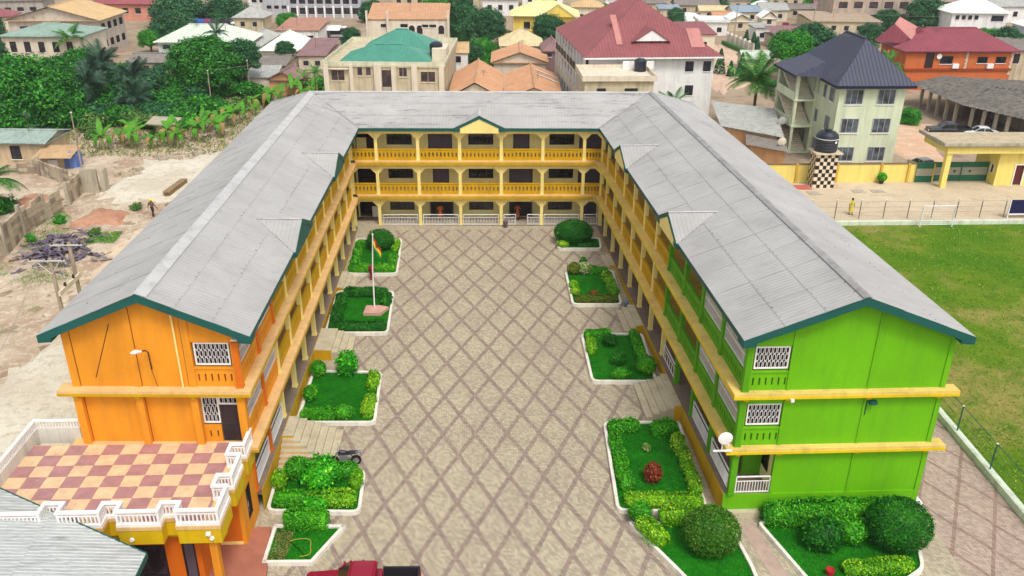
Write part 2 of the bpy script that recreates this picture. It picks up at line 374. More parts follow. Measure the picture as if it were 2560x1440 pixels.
school = thing('school_building', 'U-shaped three-storey school with yellow balconies, orange and green gable ends, grey metal roofs', 'building', (0, 56, 0))
FL = Fr((-11.55, 36.1, 0), (.0073, 1), (-1, .04)); FRR = Fr((12.85, 35.0, 0), (-.0355, 1), (1, .005)); FB = Fr((-12.70, 75.06, 0), (1, -.02), (.02, 1))
FZ = [.2, 3.2, 6.4]; ZE, ZR = 9.487, 11.6
LB = dict(F=FL, be=-.96, br=3.97, bo=8.9, bw=8.1); RB = dict(F=FRR, be=-.57, br=4.94, bo=10.45, bw=9.95); BB = dict(F=FB, be=-.70, br=4.5, bo=9.7, bw=9.0)
def xline(A, ab, B, bb):   # intersection of two b=const lines of wings A (runs in y) and B (runs in x)
    a = Vector(A['F'].pt(0, ab, 0)[:2]); da = Vector(A['F'].ea); b = Vector(B['F'].pt(0, bb, 0)[:2]); db = Vector(B['F'].ea)
    M2 = Matrix(((da.x, -db.x), (da.y, -db.y))); s_ = M2.inverted() @ (b - a); return a + da * s_[0], s_[0], s_[1]
COR = {}
for k, Wg in (('L', LB), ('R', RB)):
    COR[k] = [xline(Wg, Wg[q], BB, BB[q]) for q in ('be', 'br', 'bo')]
def clip_planes(k, keep_wing):
    """two vertical planes: valley (eave corner-ridge corner) and hip (ridge corner-outer corner); keep side of the wing or of the back block"""
    out = []
    e, r, o = [c[0] for c in COR[k]]
    for p, q in ((e, r), (r, o)):
        d = q - p; n = Vector((d.y, -d.x)).normalized()
        inside = Vector((LB['F'].pt(10, 4, 0)[:2] if k == 'L' else RB['F'].pt(10, 4, 0)[:2]))
        if n.dot(inside - p) > 0: n = -n          # n points away from the wing
        if not keep_wing: n = -n
        out.append((Vector((p.x, p.y, 0)), Vector((n.x, n.y, 0))))
    return out
def ceil_(m):
    m.box(FL, .3, 38.5, .26, 7.8, 9.02, 9.1); m.box(FRR, .3, 39.6, .26, 9.6, 9.02, 9.1); m.box(FB, 1.9, 23.6, .26, 8.7, 9.02, 9.1)
roof = P1('roof', PALE, school, ceil_); roof['label'] = 'grey ribbed metal roof over the three wings'
def slope(Wg, b0, b1, a0, a1, clips, cols, rows=3):
    F = Wg['F']; da = (a1 - a0) / cols
    for r in range(rows):
        for i in range(cols):
            t0, t1 = r / rows, (r + 1) / rows + (.03 if r < rows - 1 else 0); dz = .014 * r + random.uniform(0, .007)
            P = [F.pt(a, b0 + (b1 - b0) * t, ZE + (ZR - ZE) * t + dz + (.0 if t == t0 else -.008)) for a, t in ((a0 + i * da, t0), (a0 + (i + 1) * da + .03, t0), (a0 + (i + 1) * da + .03, t1), (a0 + i * da, t1))]
            sheet('roof_sheet', P, .26, .011, ROOFM, roof, clips)
def fasteners(Wg, b0, b1, a0, a1, clips, rows=3, step=.52):
    F = Wg['F']; m = MB(); G = F.lin0()
    for r in range(1, rows + 1):
        for e in ((.012, ) if r < rows else (-.05,)):
            t_ = r / rows + e; n = int((a1 - a0) / step)
            for i in range(n):
                a = a0 + (i + .5) * step; p = Vector(F.pt(a, b0 + (b1 - b0) * t_, ZE + (ZR - ZE) * t_ + .03))
                if random.random() < .3 or any((p - Vector((c.x, c.y, p.z))).dot(no) > -.1 for c, no in clips): continue
                s_ = random.uniform(.02, .045); m.add([p + Vector(q) for q in ((-s_, -s_, -.02), (s_, -s_, -.02), (s_, s_, -.02), (-s_, s_, -.02), (0, 0, .035))], [(0, 1, 4), (1, 2, 4), (2, 3, 4), (3, 0, 4)])
    o = m.build('roof_fasteners', CAPD2, roof); o['kind'] = 'stuff'
CAPD2 = paint('fastener_grey', (96, 96, 96), .7, .2)
fasteners(LB, LB['be'], LB['br'], -.5, COR['L'][1][1], clip_planes('L', True)[:1]); fasteners(RB, RB['be'], RB['br'], -.5, COR['R'][1][1], clip_planes('R', True)[:1]); fasteners(RB, RB['bo'], RB['br'], -.5, COR['R'][2][1], clip_planes('R', True)[1:]); fasteners(LB, LB['bo'], LB['br'], -.5, COR['L'][2][1], clip_planes('L', True)[1:], 3, 1.2)
LAe = COR['L'][2][1]; RAe = COR['R'][2][1]
slope(LB, LB['be'], LB['br'], -.62, COR['L'][1][1], clip_planes('L', True)[:1], 18)
slope(LB, LB['bo'], LB['br'], -.62, LAe, clip_planes('L', True)[1:], 18)
slope(RB, RB['be'], RB['br'], -.62, COR['R'][1][1], clip_planes('R', True)[:1], 18)
slope(RB, RB['bo'], RB['br'], -.62, RAe, clip_planes('R', True)[1:], 18)
slope(BB, BB['be'], BB['br'], COR['L'][1][2] - .2, COR['R'][1][2] + .2, clip_planes('L', False)[:1] + clip_planes('R', False)[:1], 14)
slope(BB, BB['bo'], BB['br'], COR['L'][2][2], COR['R'][2][2], clip_planes('L', False)[1:] + clip_planes('R', False)[1:], 8, 2)
# ridge caps, valley and hip strips
def cap(pts, w, mat, name='ridge_cap', lift=.05, seg=2.4):
    p, q = Vector(pts[0]), Vector(pts[1]); n = max(1, round((q - p).length / seg)); d = (q - p).normalized(); s_ = Vector((d.y, -d.x, 0)).normalized()
    for i in range(n):
        a = p + (q - p) * (i / n); b = p + (q - p) * ((i + 1) / n) + d * .06; l = lift + random.uniform(0, .012)
        def f(m):
            for sg in (-1, 1):
                ww = w[0] if sg < 0 else w[1]
                m.add([a + Vector((0, 0, l)), b + Vector((0, 0, l + .006)), b + s_ * sg * ww[0] + Vector((0, 0, l - ww[1])), a + s_ * sg * ww[0] + Vector((0, 0, l - ww[1]))], [(0, 1, 2, 3)])
        P1(name, mat, roof, f)
def rp(k, q, z): c = COR[k][q][0]; return (c.x, c.y, z)
SL = (ZR - ZE) / 4.93
cap([LB['F'].pt(-.62, LB['br'], ZR), rp('L', 1, ZR)], ((.14, .02), (.46, .18)), CAPM)     # left wing: broad pale flashing on the yard side
cap([RB['F'].pt(-.62, RB['br'], ZR), rp('R', 1, ZR)], ((.24, .06), (.2, .05)), CAPD)
cap([rp('L', 1, ZR), rp('R', 1, ZR)], ((.25, .09), (.25, .09)), CAPM)
for k in 'LR':
    cap([rp(k, 0, ZE), rp(k, 1, ZR)], ((.13, -.012), (.13, -.012)), CAPD, 'valley_strip', .03, 3)
    cap([rp(k, 1, ZR), rp(k, 2, ZE)], ((.16, .05), (.16, .05)), CAPM, 'hip_cap', .05, 3)
# dormer gablets on the eaves
def dormer(Wg, ac, half, proj, zap, infill):
    F = Wg['F']; sl_ = (ZR - ZE) / (Wg['br'] - Wg['be']); be = Wg['be']; bk = be + (zap - ZE) / sl_
    ap = F.pt(ac, be - proj, zap + .02); bkp = F.pt(ac, bk, zap + .03)
    for sg in (-1, 1):
        ev = F.pt(ac + sg * half, be - proj, ZE - .02); ev2 = F.pt(ac + sg * half, be, ZE + .03)
        sheet('dormer_sheet', [ap, bkp, ev2, ev], .26, .02, ROOFM, roof)
        def fas(m):
            d = .26
            m.prism(F, [(ac, zap + .03), (ac + sg * (half + .1), ZE - .01), (ac + sg * (half + .1), ZE - .01 - d), (ac, zap - d)], be - proj - .04, be - proj)
            m.prism(F, [(ac + sg * (half + .1), ZE + .01), (ac + sg * (half - .55), ZE + .01), (ac + sg * (half - .55), ZE - .3), (ac + sg * (half + .1), ZE - .3)], be - proj - .039, be - proj + .3)
        P1('barge_board', TEAL, roof, fas)
    P1('dormer_gable', infill, roof, lambda m: m.prism(F, [(ac - half + .5, ZE - .42), (ac + half - .5, ZE - .42), (ac + half - .5, ZE - .0), (ac, zap - .1), (ac - half + .5, ZE - .0)], be - proj + .01, be - .06))
    cap([ap, bkp], ((.12, .03), (.12, .03)), CAPM, 'ridge_cap', .03, 3)
dormer(LB, 48.25 - 36.1, 2.55, .12, 10.6, TEAL); dormer(LB, 62.5 - 36.1, 2.45, .12, 10.6, TEAL)
dormer(RB, 48.9 - 35, 2.4, .1, 10.6, PALE); dormer(RB, 64.2 - 35, 2.5, .1, 10.6, PALE)
dormer(BB, .3 + 12.7, 2.25, .12, 10.6, PALE)
# fascia boards along eaves and gables
def fascia(p, q, h=.26, th=.04, name='fascia_board'):
    p, q = Vector(p), Vector(q); d = (q - p).normalized(); s_ = Vector((d.y, -d.x, 0)).normalized() * th
    def f(m):
        b = [p, q, q - Vector((0, 0, h)), p - Vector((0, 0, h))]
        m.add([tuple(x + s_ * .5) for x in b] + [tuple(x - s_ * .5) for x in b], [(0, 1, 2, 3), (7, 6, 5, 4), (0, 4, 5, 1), (1, 5, 6, 2), (2, 6, 7, 3), (3, 7, 4, 0)])
    return P1(name, TEAL, roof, f)
for k, Wg in (('L', LB), ('R', RB)):
    F = Wg['F']; zz = ZE - .025
    fascia(F.pt(-.58, Wg['be'] + .03, zz), rp(k, 0, zz)); fascia(F.pt(-.58, Wg['bo'] - .03, zz), rp(k, 2, zz))
    for b in ('be', 'bo'):
        fascia(F.pt(-.6, Wg[b], ZE - .0), F.pt(-.6, Wg['br'], ZR - .0), .40, .06, 'barge_board')
        sg = 1 if b == 'be' else -1
        P1('eave_return', TEAL, roof, lambda m: m.prism(F.swap(), [(Wg[b] - .02 * sg, ZE - .02), (Wg[b] + .62 * sg, ZE + .2), (Wg[b] + .62 * sg, ZE - .36), (Wg[b] - .02 * sg, ZE - .40)], -.62, .2))
    P1('soffit', WHITE, roof, lambda m: m.box(F, -.5, COR[k][0][1], Wg['be'] + .06, .0, ZE - .30, ZE - .27))
fascia(rp('L', 0, ZE - .025), rp('R', 0, ZE - .025), .26)
P1('soffit', PALE, roof, lambda m: m.box(FB, COR['L'][0][2] + .4, COR['R'][0][2] - .4, BB['be'] + .06, 0, ZE - .30, ZE - .27))
# ------------------------------------------------------------------ facades
def wall_cells(m, F, a0, a1, z0, z1, b0, b1, holes):
    """wall slab with rectangular openings (a0,a1,z0,z1)"""
    A = sorted({a0, a1, *[h[0] for h in holes], *[h[1] for h in holes]})
    for i in range(len(A) - 1):
        c = (A[i] + A[i + 1]) / 2; hs_ = sorted([(h[2], h[3]) for h in holes if h[0] < c < h[1]]); z = z0
        for h0, h1 in hs_:
            if h0 > z + 1e-4: m.box(F, A[i], A[i + 1], b0, b1, z, h0)
            z = h1
        if z < z1 - 1e-4: m.box(F, A[i], A[i + 1], b0, b1, z, z1)
MESH = {}
def shared(key, F, mat, fn, smooth=False):
    k = (key, mat.name, tuple(F.ea), tuple(F.eb))
    if k not in MESH:
        m = MB(); fn(m, F.lin0()); MESH[k] = m.mesh(key, mat, (0, 0, 0), smooth)
    return MESH[k]
def put(name, key, F, a, b, z, mat, fn, parent, smooth=False):
    p = Vector(F.pt(a, b, z)) - WL[parent]
    return link(name, shared(key, F, mat, fn, smooth), parent, p)
def window(F, a, b, z, w, h, parent, mull=2, pane=None, frame=None, key='win'):
    fm = frame or BROWN; k = '%s%.2f_%.2f_%d' % (key, w, h, mull)
    def fr(m, G):
        e = .07
        m.box(G, 0, w, -.05, .06, 0, e); m.box(G, 0, w, -.05, .06, h - e, h); m.box(G, 0, e, -.05, .06, e, h - e); m.box(G, w - e, w, -.05, .06, e, h - e)
        for i in range(1, mull): x = w * i / mull; m.box(G, x - .025, x + .025, -.03, .05, e, h - e)
    o = put('window', k, F, a, b, z, fm, fr, parent)
    def pn(m, G):
        m.box(G, .05, w - .05, .02, .05, .05, h - .05)
    pm = shared('pane' + k, F, pane or PANE, pn); q = link('pane', pm, o); return o
def door(F, a, b, z, w, h, parent, open_=0, key='door', leafm=None):
    k = '%s%.2f_%.2f' % (key, w, h)
    def fr(m, G):
        e = .08; m.box(G, 0, e, -.05, .12, 0, h); m.box(G, w - e, w, -.05, .12, 0, h); m.box(G, e, w - e, -.05, .12, h - e, h); m.box(G, e, w - e, .3, .34, 0, h - e)
    o = put('door', k, F, a, b, z, BROWN, fr, parent)
    for s_ in (0, 1):
        def lf(m, G, s_=s_):
            x0, x1 = (.08, w / 2) if s_ == 0 else (w / 2, w - .08)
            if open_:                           # leaf swung outwards
                x = x0 if s_ == 0 else x1; m.box(G, x - .02, x + .02, -.8, .02, .03, h - .1)
                for q in (.3, 1.25): m.box(G, x - .035, x + .035, -.7, -.1, q, q + .75)
            else:
                m.box(G, x0 + .005, x1 - .005, .0, .045, .03, h - .09)
                for q in (.2, 1.2): m.box(G, x0 + .12, x1 - .12, -.018, .0, q, q + .85)
        q = link('leaf', shared('leaf%s%d%d' % (k, s_, open_), F, leafm or DOORM, lf), o)
    return o
def arch_key(w): return 'arch%.2f' % w
def facade(Wg, acols, matf, plinth=True, winfn=None, ends=(True, True)):
    F = Wg['F']; n = len(acols)
    for fi, z in enumerate(FZ):
        H = (FZ[fi + 1] - z) if fi < 2 else 2.86
        # columns
        for i, a in enumerate(acols):
            cm = matf(fi, i, 'col')
            put('column', 'column%.2f' % H, F, a, 0, z, cm, lambda m, G: (m.box(G, -.14, .14, -.14, .14, 0, H - .36), m.box(G, -.17, .17, -.17, .17, 0, .12)), school)
        for i in range(n - 1):
            a0, a1 = acols[i], acols[i + 1]; w = a1 - a0; bm_ = matf(fi, i, 'arch'); top = H - (.34 if fi < 2 else -.04); lo = 2.3 if fi == 0 else 2.44
            def ar(m, G): m.prism(G, [(0, top), (0, lo - .45), (.16, lo - .45), (.62, lo), (w - .62, lo), (w - .16, lo - .45), (w, lo - .45), (w, top)], -.125, .125)
            put('arch_beam', 'arch%.2f_%.2f' % (w, H), F, a0, 0, z, bm_, ar, school)
            if fi > 0 and not (winfn and winfn('nopar', fi, i)):
                pm = matf(fi, i, 'par'); ns = max(4, round(w / .37)); x0, x1 = .14, w - .14
                def pr_(m, G):
                    m.box(G, x0, x1, -.06, .06, 0, .30); m.box(G, x0, x1, -.06, .06, .72, .96); m.box(G, x0, x1, -.10, .10, .96, 1.04)
                    g = (x1 - x0) / ns
                    for q in range(ns + 1):
                        c0 = x0 if q == 0 else x0 + (q - .5) * g + .072; c1 = x1 if q == ns else x0 + (q + .5) * g - .072
                        if c1 > c0: m.box(G, c0, c1, -.06, .06, .30, .72)
                put('balcony_panel', 'balc%.2f' % w, F, a0, 0, z, pm, pr_, school)
    # classroom wall with openings
    holes = []; a0, a1 = acols[0], acols[-1]; jobs = []
    for fi, z in enumerate(FZ):
        for i in range(n - 1):
            spec = winfn('spec', fi, i) if winfn else None
            c = (acols[i] + acols[i + 1]) / 2; w = acols[i + 1] - acols[i]
            spec = spec or ('win' if i % 2 == 0 else 'door')
            if spec == 'win': W_ = 2.3; s_ = .72 if fi == 0 else .85; holes.append((c - W_ / 2, c + W_ / 2, z + s_, z + s_ + 1.2)); jobs.append(('win', c - W_ / 2, z + s_, W_, 1.2, fi, i))
            elif spec in ('door', 'opendoor'): W_ = 2.2 if (i + fi) % 3 else 1.5; holes.append((c - W_ / 2, c + W_ / 2, z, z + 2.2)); jobs.append((spec, c - W_ / 2, z, W_, 2.2, fi, i))
            elif spec == 'open': holes.append((acols[i] + .15, acols[i + 1] - .1, z, z + 2.5))
    P1('wall', winfn('wallmat', 0, 0) if winfn and winfn('wallmat', 0, 0) else CREAM, school, lambda m: wall_cells(m, F, a0 + (.26 if ends[0] else 0), a1, -.6, 9.02, 2.1, 2.3, holes))
    for kd, a, z, w, h, fi, i in jobs:
        if kd == 'win': window(F, a, 2.16, z, w, h, school, 3 if i % 4 else 4)
        else: door(F, a, 2.14, z, w, h, school, 1 if kd == 'opendoor' else 0)
cl = [0, 3.42, 6.84, 10.26, 13.68, 17.1, 20.52, 23.94, 27.36, 30.78, 34.2, 37.5]
cr = [0, 3.67, 7.34, 11.01, 14.68, 18.35, 22.02, 25.69, 29.36, 33.03, 36.7, 39.4]
cb = [1.43] + [3.7356 * i for i in range(1, 7)] + [24.1]
def matL(fi, i, k):
    og = i < 2 or (k == 'col' and i == 2 and fi == 2)
    if k == 'par': return ORANGE if og else GOLD
    return ORANGED if og and (fi > 0 or i < 2) else PALE
def matR(fi, i, k):
    lim = {0: 3, 1: 4, 2: 4}[fi] if k != 'col' else {0: 4, 1: 5, 2: 5}[fi]
    g = i < lim
    if k == 'par': return GREEND if g else GOLD
    return GREEND if g else PALE
def matB(fi, i, k): return GOLD if k == 'par' else PALE
def wfB(q, fi, i):
    if q == 'spec':
        if i == 0: return 'open'
        if i == 6: return 'door'
        if fi == 0 and i in (2, 4): return 'opendoor'
        return 'win' if i % 2 else 'door'
    return None
facade(LB, cl, matL); facade(RB, cr, matR); facade(BB, cb, matB, winfn=wfB, ends=(False, False))
# slabs with projecting ledge, plinths
for k, Wg, cc_ in (('L', LB, cl), ('R', RB, cr)):
    F = Wg['F']; GP = .5 if k == 'L' else .38
    for z in FZ[1:]:
        P1('ledge_slab', TAN if k == 'L' else YLED, school, lambda m: m.slab(F, [(-GP, -.58), (cc_[-1] + (.4 if k == 'L' else -.4), -.58), (cc_[-1] + 1.2, .6), (cc_[-1] + 1.2, 2.15), (.0, 2.15), (.0, Wg['bw'] + .02), (.28, Wg['bw'] + .02), (.28, Wg['bw'] + .6), (-GP, Wg['bw'] + .6)], z - .27, z))
        P1('ledge_edge', GOLD if k == 'L' else EDGEY, school, lambda m: (m.box(F, -GP, cc_[-1] + (.3 if k == 'L' else -.5), -.60, -.582, z - .29, z - .13), m.box(F, -GP - .02, -GP - .002, -.60, Wg['bw'] + .62, z - .29, z - .14)))
    P1('walkway_floor', WALKF, school, lambda m: m.box(F, .02, cc_[-1] + 1.4, -.3, 2.1, -.1, .2))
    P1('plinth', GOLD, school, lambda m: m.slab(F, [(.0, -.33), (cc_[-1] - .2, -.33), (cc_[-1] - .2, -.302), (.0, -.302)], -1.35, .19))
    P1('outer_wall', GREEN if k == 'R' else CREAM, school, lambda m: m.box(F, .26, COR[k][2][1] - 1, Wg['bw'] - .22, Wg['bw'], -1.4, 9.3))
for z in FZ[1:]:
    P1('ledge_slab', TAN, school, lambda m: m.slab(FB, [(1.9, -.5), (23.6, -.5), (24.0, .6), (24.4, 2.15), (1.0, 2.15), (1.4, .6)], z - .321, z - .001))
    P1('ledge_edge', GOLD, school, lambda m: m.box(FB, 2.0, 23.4, -.52, -.502, z - .34, z - .08))
P1('walkway_floor', WALKF, school, lambda m: m.box(FB, 1.3, 24.3, -.35, 2.1, -.1, .205))
P1('outer_wall', CREAM, school, lambda m: m.box(FB, -6, 32, 8.8, 9.0, -.2, 9.3))
# stairwell seen in the dark corner bay of the back wing
def stw(m):
    for fi, z in enumerate(FZ):
        for q in range(8): m.box(FB, 1.75, 3.5, 2.4 + q * .28, 2.4 + (q + 1) * .28, z + q * .2, z + q * .2 + .2)
    m.box(FB, 1.5, 3.7, 4.9, 5.0, 0, 9); m.box(FB, 1.45, 1.55, 2.3, 5, 0, 9); m.box(FB, 3.65, 3.73, 2.3, 5, 0, 9)
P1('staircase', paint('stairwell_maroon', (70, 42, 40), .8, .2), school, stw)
P1('notice_panel', WHITE, school, lambda m: m.box(FB, 2.75, 3.45, 2.0, 2.06, .25, 1.3))
P1('notice_panel', CREAM, school, lambda m: m.box(FB, 1.7, 2.6, 1.95, 2.05, 6.5, 7.95))
# white railings of the back ground floor
def railing(F, a0, a1, z, parent, b=0, h=1.0, step=.14, mat=None, name='railing'):
    def f(m):
        for zz, t_ in ((.06, .05), (h * .72, .035), (h, .06)): m.box(F, a0, a1, b - t_ / 2, b + t_ / 2, z + zz - t_ / 2, z + zz + t_ / 2)
        n = max(2, round((a1 - a0) / step))
        for i in range(n + 1):
            a = a0 + (a1 - a0) * i / n; w = .03 if 0 < i < n else .055; hh = h * .72 if 0 < i < n else h
            m.box(F, a - w / 2, a + w / 2, b - w / 2, b + w / 2, z, z + hh)
    return P1(name, mat or WHITE, parent, f)
for i in (1, 2, 3, 5, 6): railing(FB, cb[i] + .25, cb[i + 1] - .25, .2, school)
railing(FB, cb[4] + .25, cb[4] + 1.35, .2, school); railing(FB, cb[5] - 1.3, cb[5] - .2, .2, school)
for i in (1, 2): pass
# yard-side railings and grilles on the end bays
SCREEN = paint('painted_shade', (40, 36, 42), .8, .3, 2, 0)
def grille(F, a0, a1, z0, z1, b, parent, cols, rows, label=None):
    def f(m):
        w = (a1 - a0) / cols; h = (z1 - z0) / rows; t_ = .014
        for zz in (z0, z1): m.box(F, a0 - .03, a1 + .03, b - .03, b + .03, zz - .035, zz + .035)
        for aa in (a0, a1): m.box(F, aa - .03, aa + .03, b - .03, b + .03, z0 + .035, z1 - .035)
        for r in range(rows):
            for c in range(cols):
                ca, cz = a0 + (c + .5) * w, z0 + (r + .5) * h; ra, rz = w * .41, h * .47; k = 10
                for q in range(k):
                    t0, t1 = 2 * math.pi * q / k, 2 * math.pi * (q + 1) / k
                    sg = lambda v: math.copysign(abs(v) ** .6, v)
                    o = [(ca + ra * sg(math.cos(t)), cz + rz * sg(math.sin(t))) for t in (t0, t1)]; inn = [(ca + (ra - t_ * 1.5) * sg(math.cos(t)), cz + (rz - t_ * 1.5) * sg(math.sin(t))) for t in (t0, t1)]
                    m.prism(F, [o[0], o[1], inn[1], inn[0]], b - .015, b + .015)
    o = P1('grille', WHITE, parent, f)
    P1('shade_panel', SCREEN, o, lambda m: m.box(F, a0 + .01, a1 - .01, b + .05, b + .06, z0 + .01, z1 - .01))  # added dark panel standing in for the shade of the walkway behind
    if label: o['label'] = label
    return o
def bars(F, a0, a1, z0, z1, b, parent, step=.16):
    def f(m):
        for zz in (z0, (z0 + z1) / 2, z1): m.box(F, a0, a1, b - .02, b + .02, zz - .025, zz + .025)
        n = round((a1 - a0) / step)
        for i in range(n + 1): a = a0 + (a1 - a0) * i / n; m.box(F, a - .012, a + .012, b - .012, b + .012, z0 + .025, z1 - .025)
    return P1('grille', WHITE, parent, f)
for fi in (1, 2):
    for i in (0, 1): bars(FL, cl[i] + .18, cl[i + 1] - .18, FZ[fi] + 1.08, FZ[fi] + 2.35, 0, school); bars(FRR, cr[i] + .18, cr[i + 1] - .18, FZ[fi] + 1.08, FZ[fi] + 2.35, 0, school)
for i in (0, 1): railing(FL, cl[i] + .2, cl[i + 1] - .2, .2, school, 0, 1.1, .12); railing(FRR, cr[i] + .2, cr[i + 1] - .2, .2, school, 0, 1.1, .12)
railing(FRR, cr[3] + .2, cr[4] - .3, .2, school, 0, 1.0, .5)
# ------------------------------------------------------------------ gable ends
def gable(Wg, mat, trim, pil, zbot, holes, F=None):
    F = Wg['F']; G = F.swap(); be, br, bo, bw = Wg['be'], Wg['br'], Wg['bo'], Wg['bw']
    def rz(b): return ZE - .1 + (ZR - ZE) * (b - be) / (br - be) if b <= br else ZE - .1 + (ZR - ZE) * (bo - b) / (bo - br)
    def f(m):
        wall_cells(m, G, 2.1, bw, zbot, 9.2, .0, .25, holes)
        m.prism(G, [(-.12, 9.0 - .1), (2.1, 9.0 - .1), (2.1, rz(2.1)), (-.12, rz(-.12))], .0, .249)
        m.prism(G, [(2.1, 9.2), (bw, 9.2), (bw, rz(bw)), (br, rz(br)), (2.1, rz(2.1))], .0, .25)
    o = P1('gable_wall', mat, school, f)
    return rz
rzL = gable(LB, ORANGE, ORANGED, None, -1.4, [(2.1, 2.11, 0, .01)])
rzR = gable(RB, GREEN, GREEND, None, -1.4, [(2.1, 2.11, 0, .01)])
GL, GR = FL.swap(), FRR.swap()
def pil(F, G, b0, b1, z0, z1, proud, mat, zt=None):
    P1('pilaster', mat, school, lambda m: m.prism(G, [(b0, z0), (b1, z0), (b1, zt if zt else z1), (b0, z1)], -proud, .002))
# orange end: corner pilasters, middle ribs
for b in (2.46, 4.73, 7.70): P1('shadow_gap_strip', BROWN, school, lambda m: (m.box(GL, b, b + .03, -.012, 0, 3.2, 6.0), m.box(GL, b, b + .03, -.012, 0, 6.4, rzL(b) - .3)))  # dark strips painted in for the shadow gaps beside the pilasters
for z0, z1, pr_ in ((3.2, 6.06, .28), (6.4, None, .06)):
    for b0, b1 in ((-.16, .22), (2.1, 2.45), (4.75, 5.1), (7.72, 8.1)):
        if z1 is None: pil(FL, GL, b0, b1, z0, rzL(b0) - .12, pr_, ORANGE, rzL(b1) - .12)
        else: pil(FL, GL, b0, b1, z0, z1, pr_, ORANGE)
P1('pilaster', PALE, school, lambda m: m.path([FL.pt(-.09, 2.75, 6.4), FL.pt(-.09, 2.75, 10.6)], .05, 6))      # drain pipe
for z0, z1 in ((-1.2, 2.86), (3.2, 6.06), (6.4, None)):
    for b0, b1 in ((-.16, .22), (2.05, 2.2), (6.05, 6.15), (9.7, 9.95)):
        if z1 is None: pil(FRR, GR, b0, b1, z0, rzR(b0) - .12, .05, GREEN, rzR(b1) - .12)
        else: pil(FRR, GR, b0, b1, z0, z1, .05, GREEN)
for b in (.05, 2.1, 6.1, 9.6):
    for z in (3.2, 6.4): P1('beam_end', GOLD, school, lambda m: m.box(FRR, -.33, .0, b - .12, b + .12, z - .42, z - .272))
for b in (.05, 2.25, 4.9, 7.9): P1('beam_end', GOLD, school, lambda m: m.box(FL, -.45, .0, b - .12, b + .12, 6.4 - .44, 6.4 - .272))
def endbay(F, G, z, mat, gr=True, slots=6, b1=2.1):
    def f(m):
        m.box(G, .22, b1, .02, .14, z, z + .28); m.box(G, .22, b1, .02, .14, z + .70, z + .98); m.box(G, .2, b1, -.03, .16, z + .98, z + 1.06)
        g = (b1 - .22) / slots
        for q in range(slots + 1):
            c0 = .22 if q == 0 else .22 + (q - .5) * g + .04; c1 = b1 if q == slots else .22 + (q + .5) * g - .04
            m.box(G, c0, c1, .02, .14, z + .28, z + .70)
    P1('balcony_panel', mat, school, f)
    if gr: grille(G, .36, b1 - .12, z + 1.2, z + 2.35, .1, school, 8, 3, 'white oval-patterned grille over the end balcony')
    P1('lintel', mat, school, lambda m: m.box(G, .2, b1, .02, .2, z + 2.42, z + 2.9 if z > 6 else z + 2.85))
endbay(FL, GL, 6.4, ORANGE); endbay(FRR, GR, 6.4, GREEN); endbay(FRR, GR, 3.2, GREEN)
# orange first floor end bay: half parapet, part grille, dark metal door on to the terrace
P1('balcony_panel', ORANGE, school, lambda m: (m.box(GL, 1.25, 2.1, .02, .14, 3.2, 3.45), m.box(GL, 1.25, 2.1, .02, .14, 3.85, 4.15), m.box(GL, 1.25, 1.42, .02, .14, 3.45, 3.85), m.box(GL, 1.5, 1.78, .02, .14, 3.45, 3.85), m.box(GL, 1.86, 2.1, .02, .14, 3.45, 3.85)))
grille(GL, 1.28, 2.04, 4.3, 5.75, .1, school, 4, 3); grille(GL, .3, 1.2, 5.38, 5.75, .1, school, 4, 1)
def mdoor(m):
    m.box(GL, .28, 1.2, .05, .1, 3.25, 5.3)
    for i in range(9): a = .32 + i * .1; m.box(GL, a, a + .05, .02, .05, 3.3, 4.2); m.box(GL, a, a + .05, .02, .05, 4.32, 5.25)
P1('metal_door', paint('dark_metal_door', (58, 44, 48), .5, .2, .9, .1, .4), school, mdoor)
# green ground floor end bay: open with white railing, pale parapet foot
P1('plinth', GREEN, school, lambda m: m.box(GR, -.33, 9.95, -.045, .0, -1.4, .2))
railing(GR, .28, 2.02, .22, school, .06, 1.0, .15)
P1('foundation_strip', STONE, school, lambda m: m.box(GR, -.4, 1.6, -.35, -.05, -1.3, -.75))
P1('inner_partition', GREEND, school, lambda m: m.box(GR, 1.1, 2.1, 1.6, 1.75, .2, 2.9))
P1('foundation_strip', WHITE, school, lambda m: m.box(GR, 9.98, 10.6, .3, 3.2, -1.3, -.95))
# ------------------------------------------------------------------ terrace in front of the orange gable
TX0, TX1, TY0, TY1 = -22.1, -11.4, 29.95, 36.05
FT = Fr((0, 0, 0))
terr = [(TX0, TY1), (TX0, TY0), (-18.95, TY0), (-18.95, 30.6), (-18.16, 30.6), (-18.16, TY0), (-16.43, TY0), (-16.43, 30.55), (-15.68, 30.55), (-15.68, TY0), (-13.93, TY0), (-13.93, 30.5), (-13.14, 30.5), (-13.14, TY0), (TX1, TY0), (TX1, 31.6), (-12.0, 31.6), (-12.0, 32.4), (TX1, 32.4), (TX1, 34.0), (-12.0, 34.0), (-12.0, 34.8), (TX1, 34.8), (TX1, TY1)]
terro = inset(terr, -.1)
P1('terrace_slab', TAN, school, lambda m: m.slab(FT, terro, 2.98, 3.168))
P1('terrace_fascia', paint('olive_yellow_paint', (206, 172, 6), .7, .1, .6, .15), school, lambda m: m.slab(FT, inset(terr, -.06), 2.2, 2.979))
P1('porch_beam', GOLD, school, lambda m: m.box(FT, -22.1, TX1, 30.62, 30.9, 1.95, 2.198))
T1 = paint('dusty_pink_tile', (170, 124, 122), .5, .14, 1.6, .2, .4, 0, .05); T2 = paint('sand_tile', (220, 186, 146), .5, .14, 1.6, .2, .4, 0, .05)
tw, td = .902, .845; nx = int((TX1 - TX0) / tw) + 1; ny = int((TY1 - TY0) / td) + 1
tmesh = {}
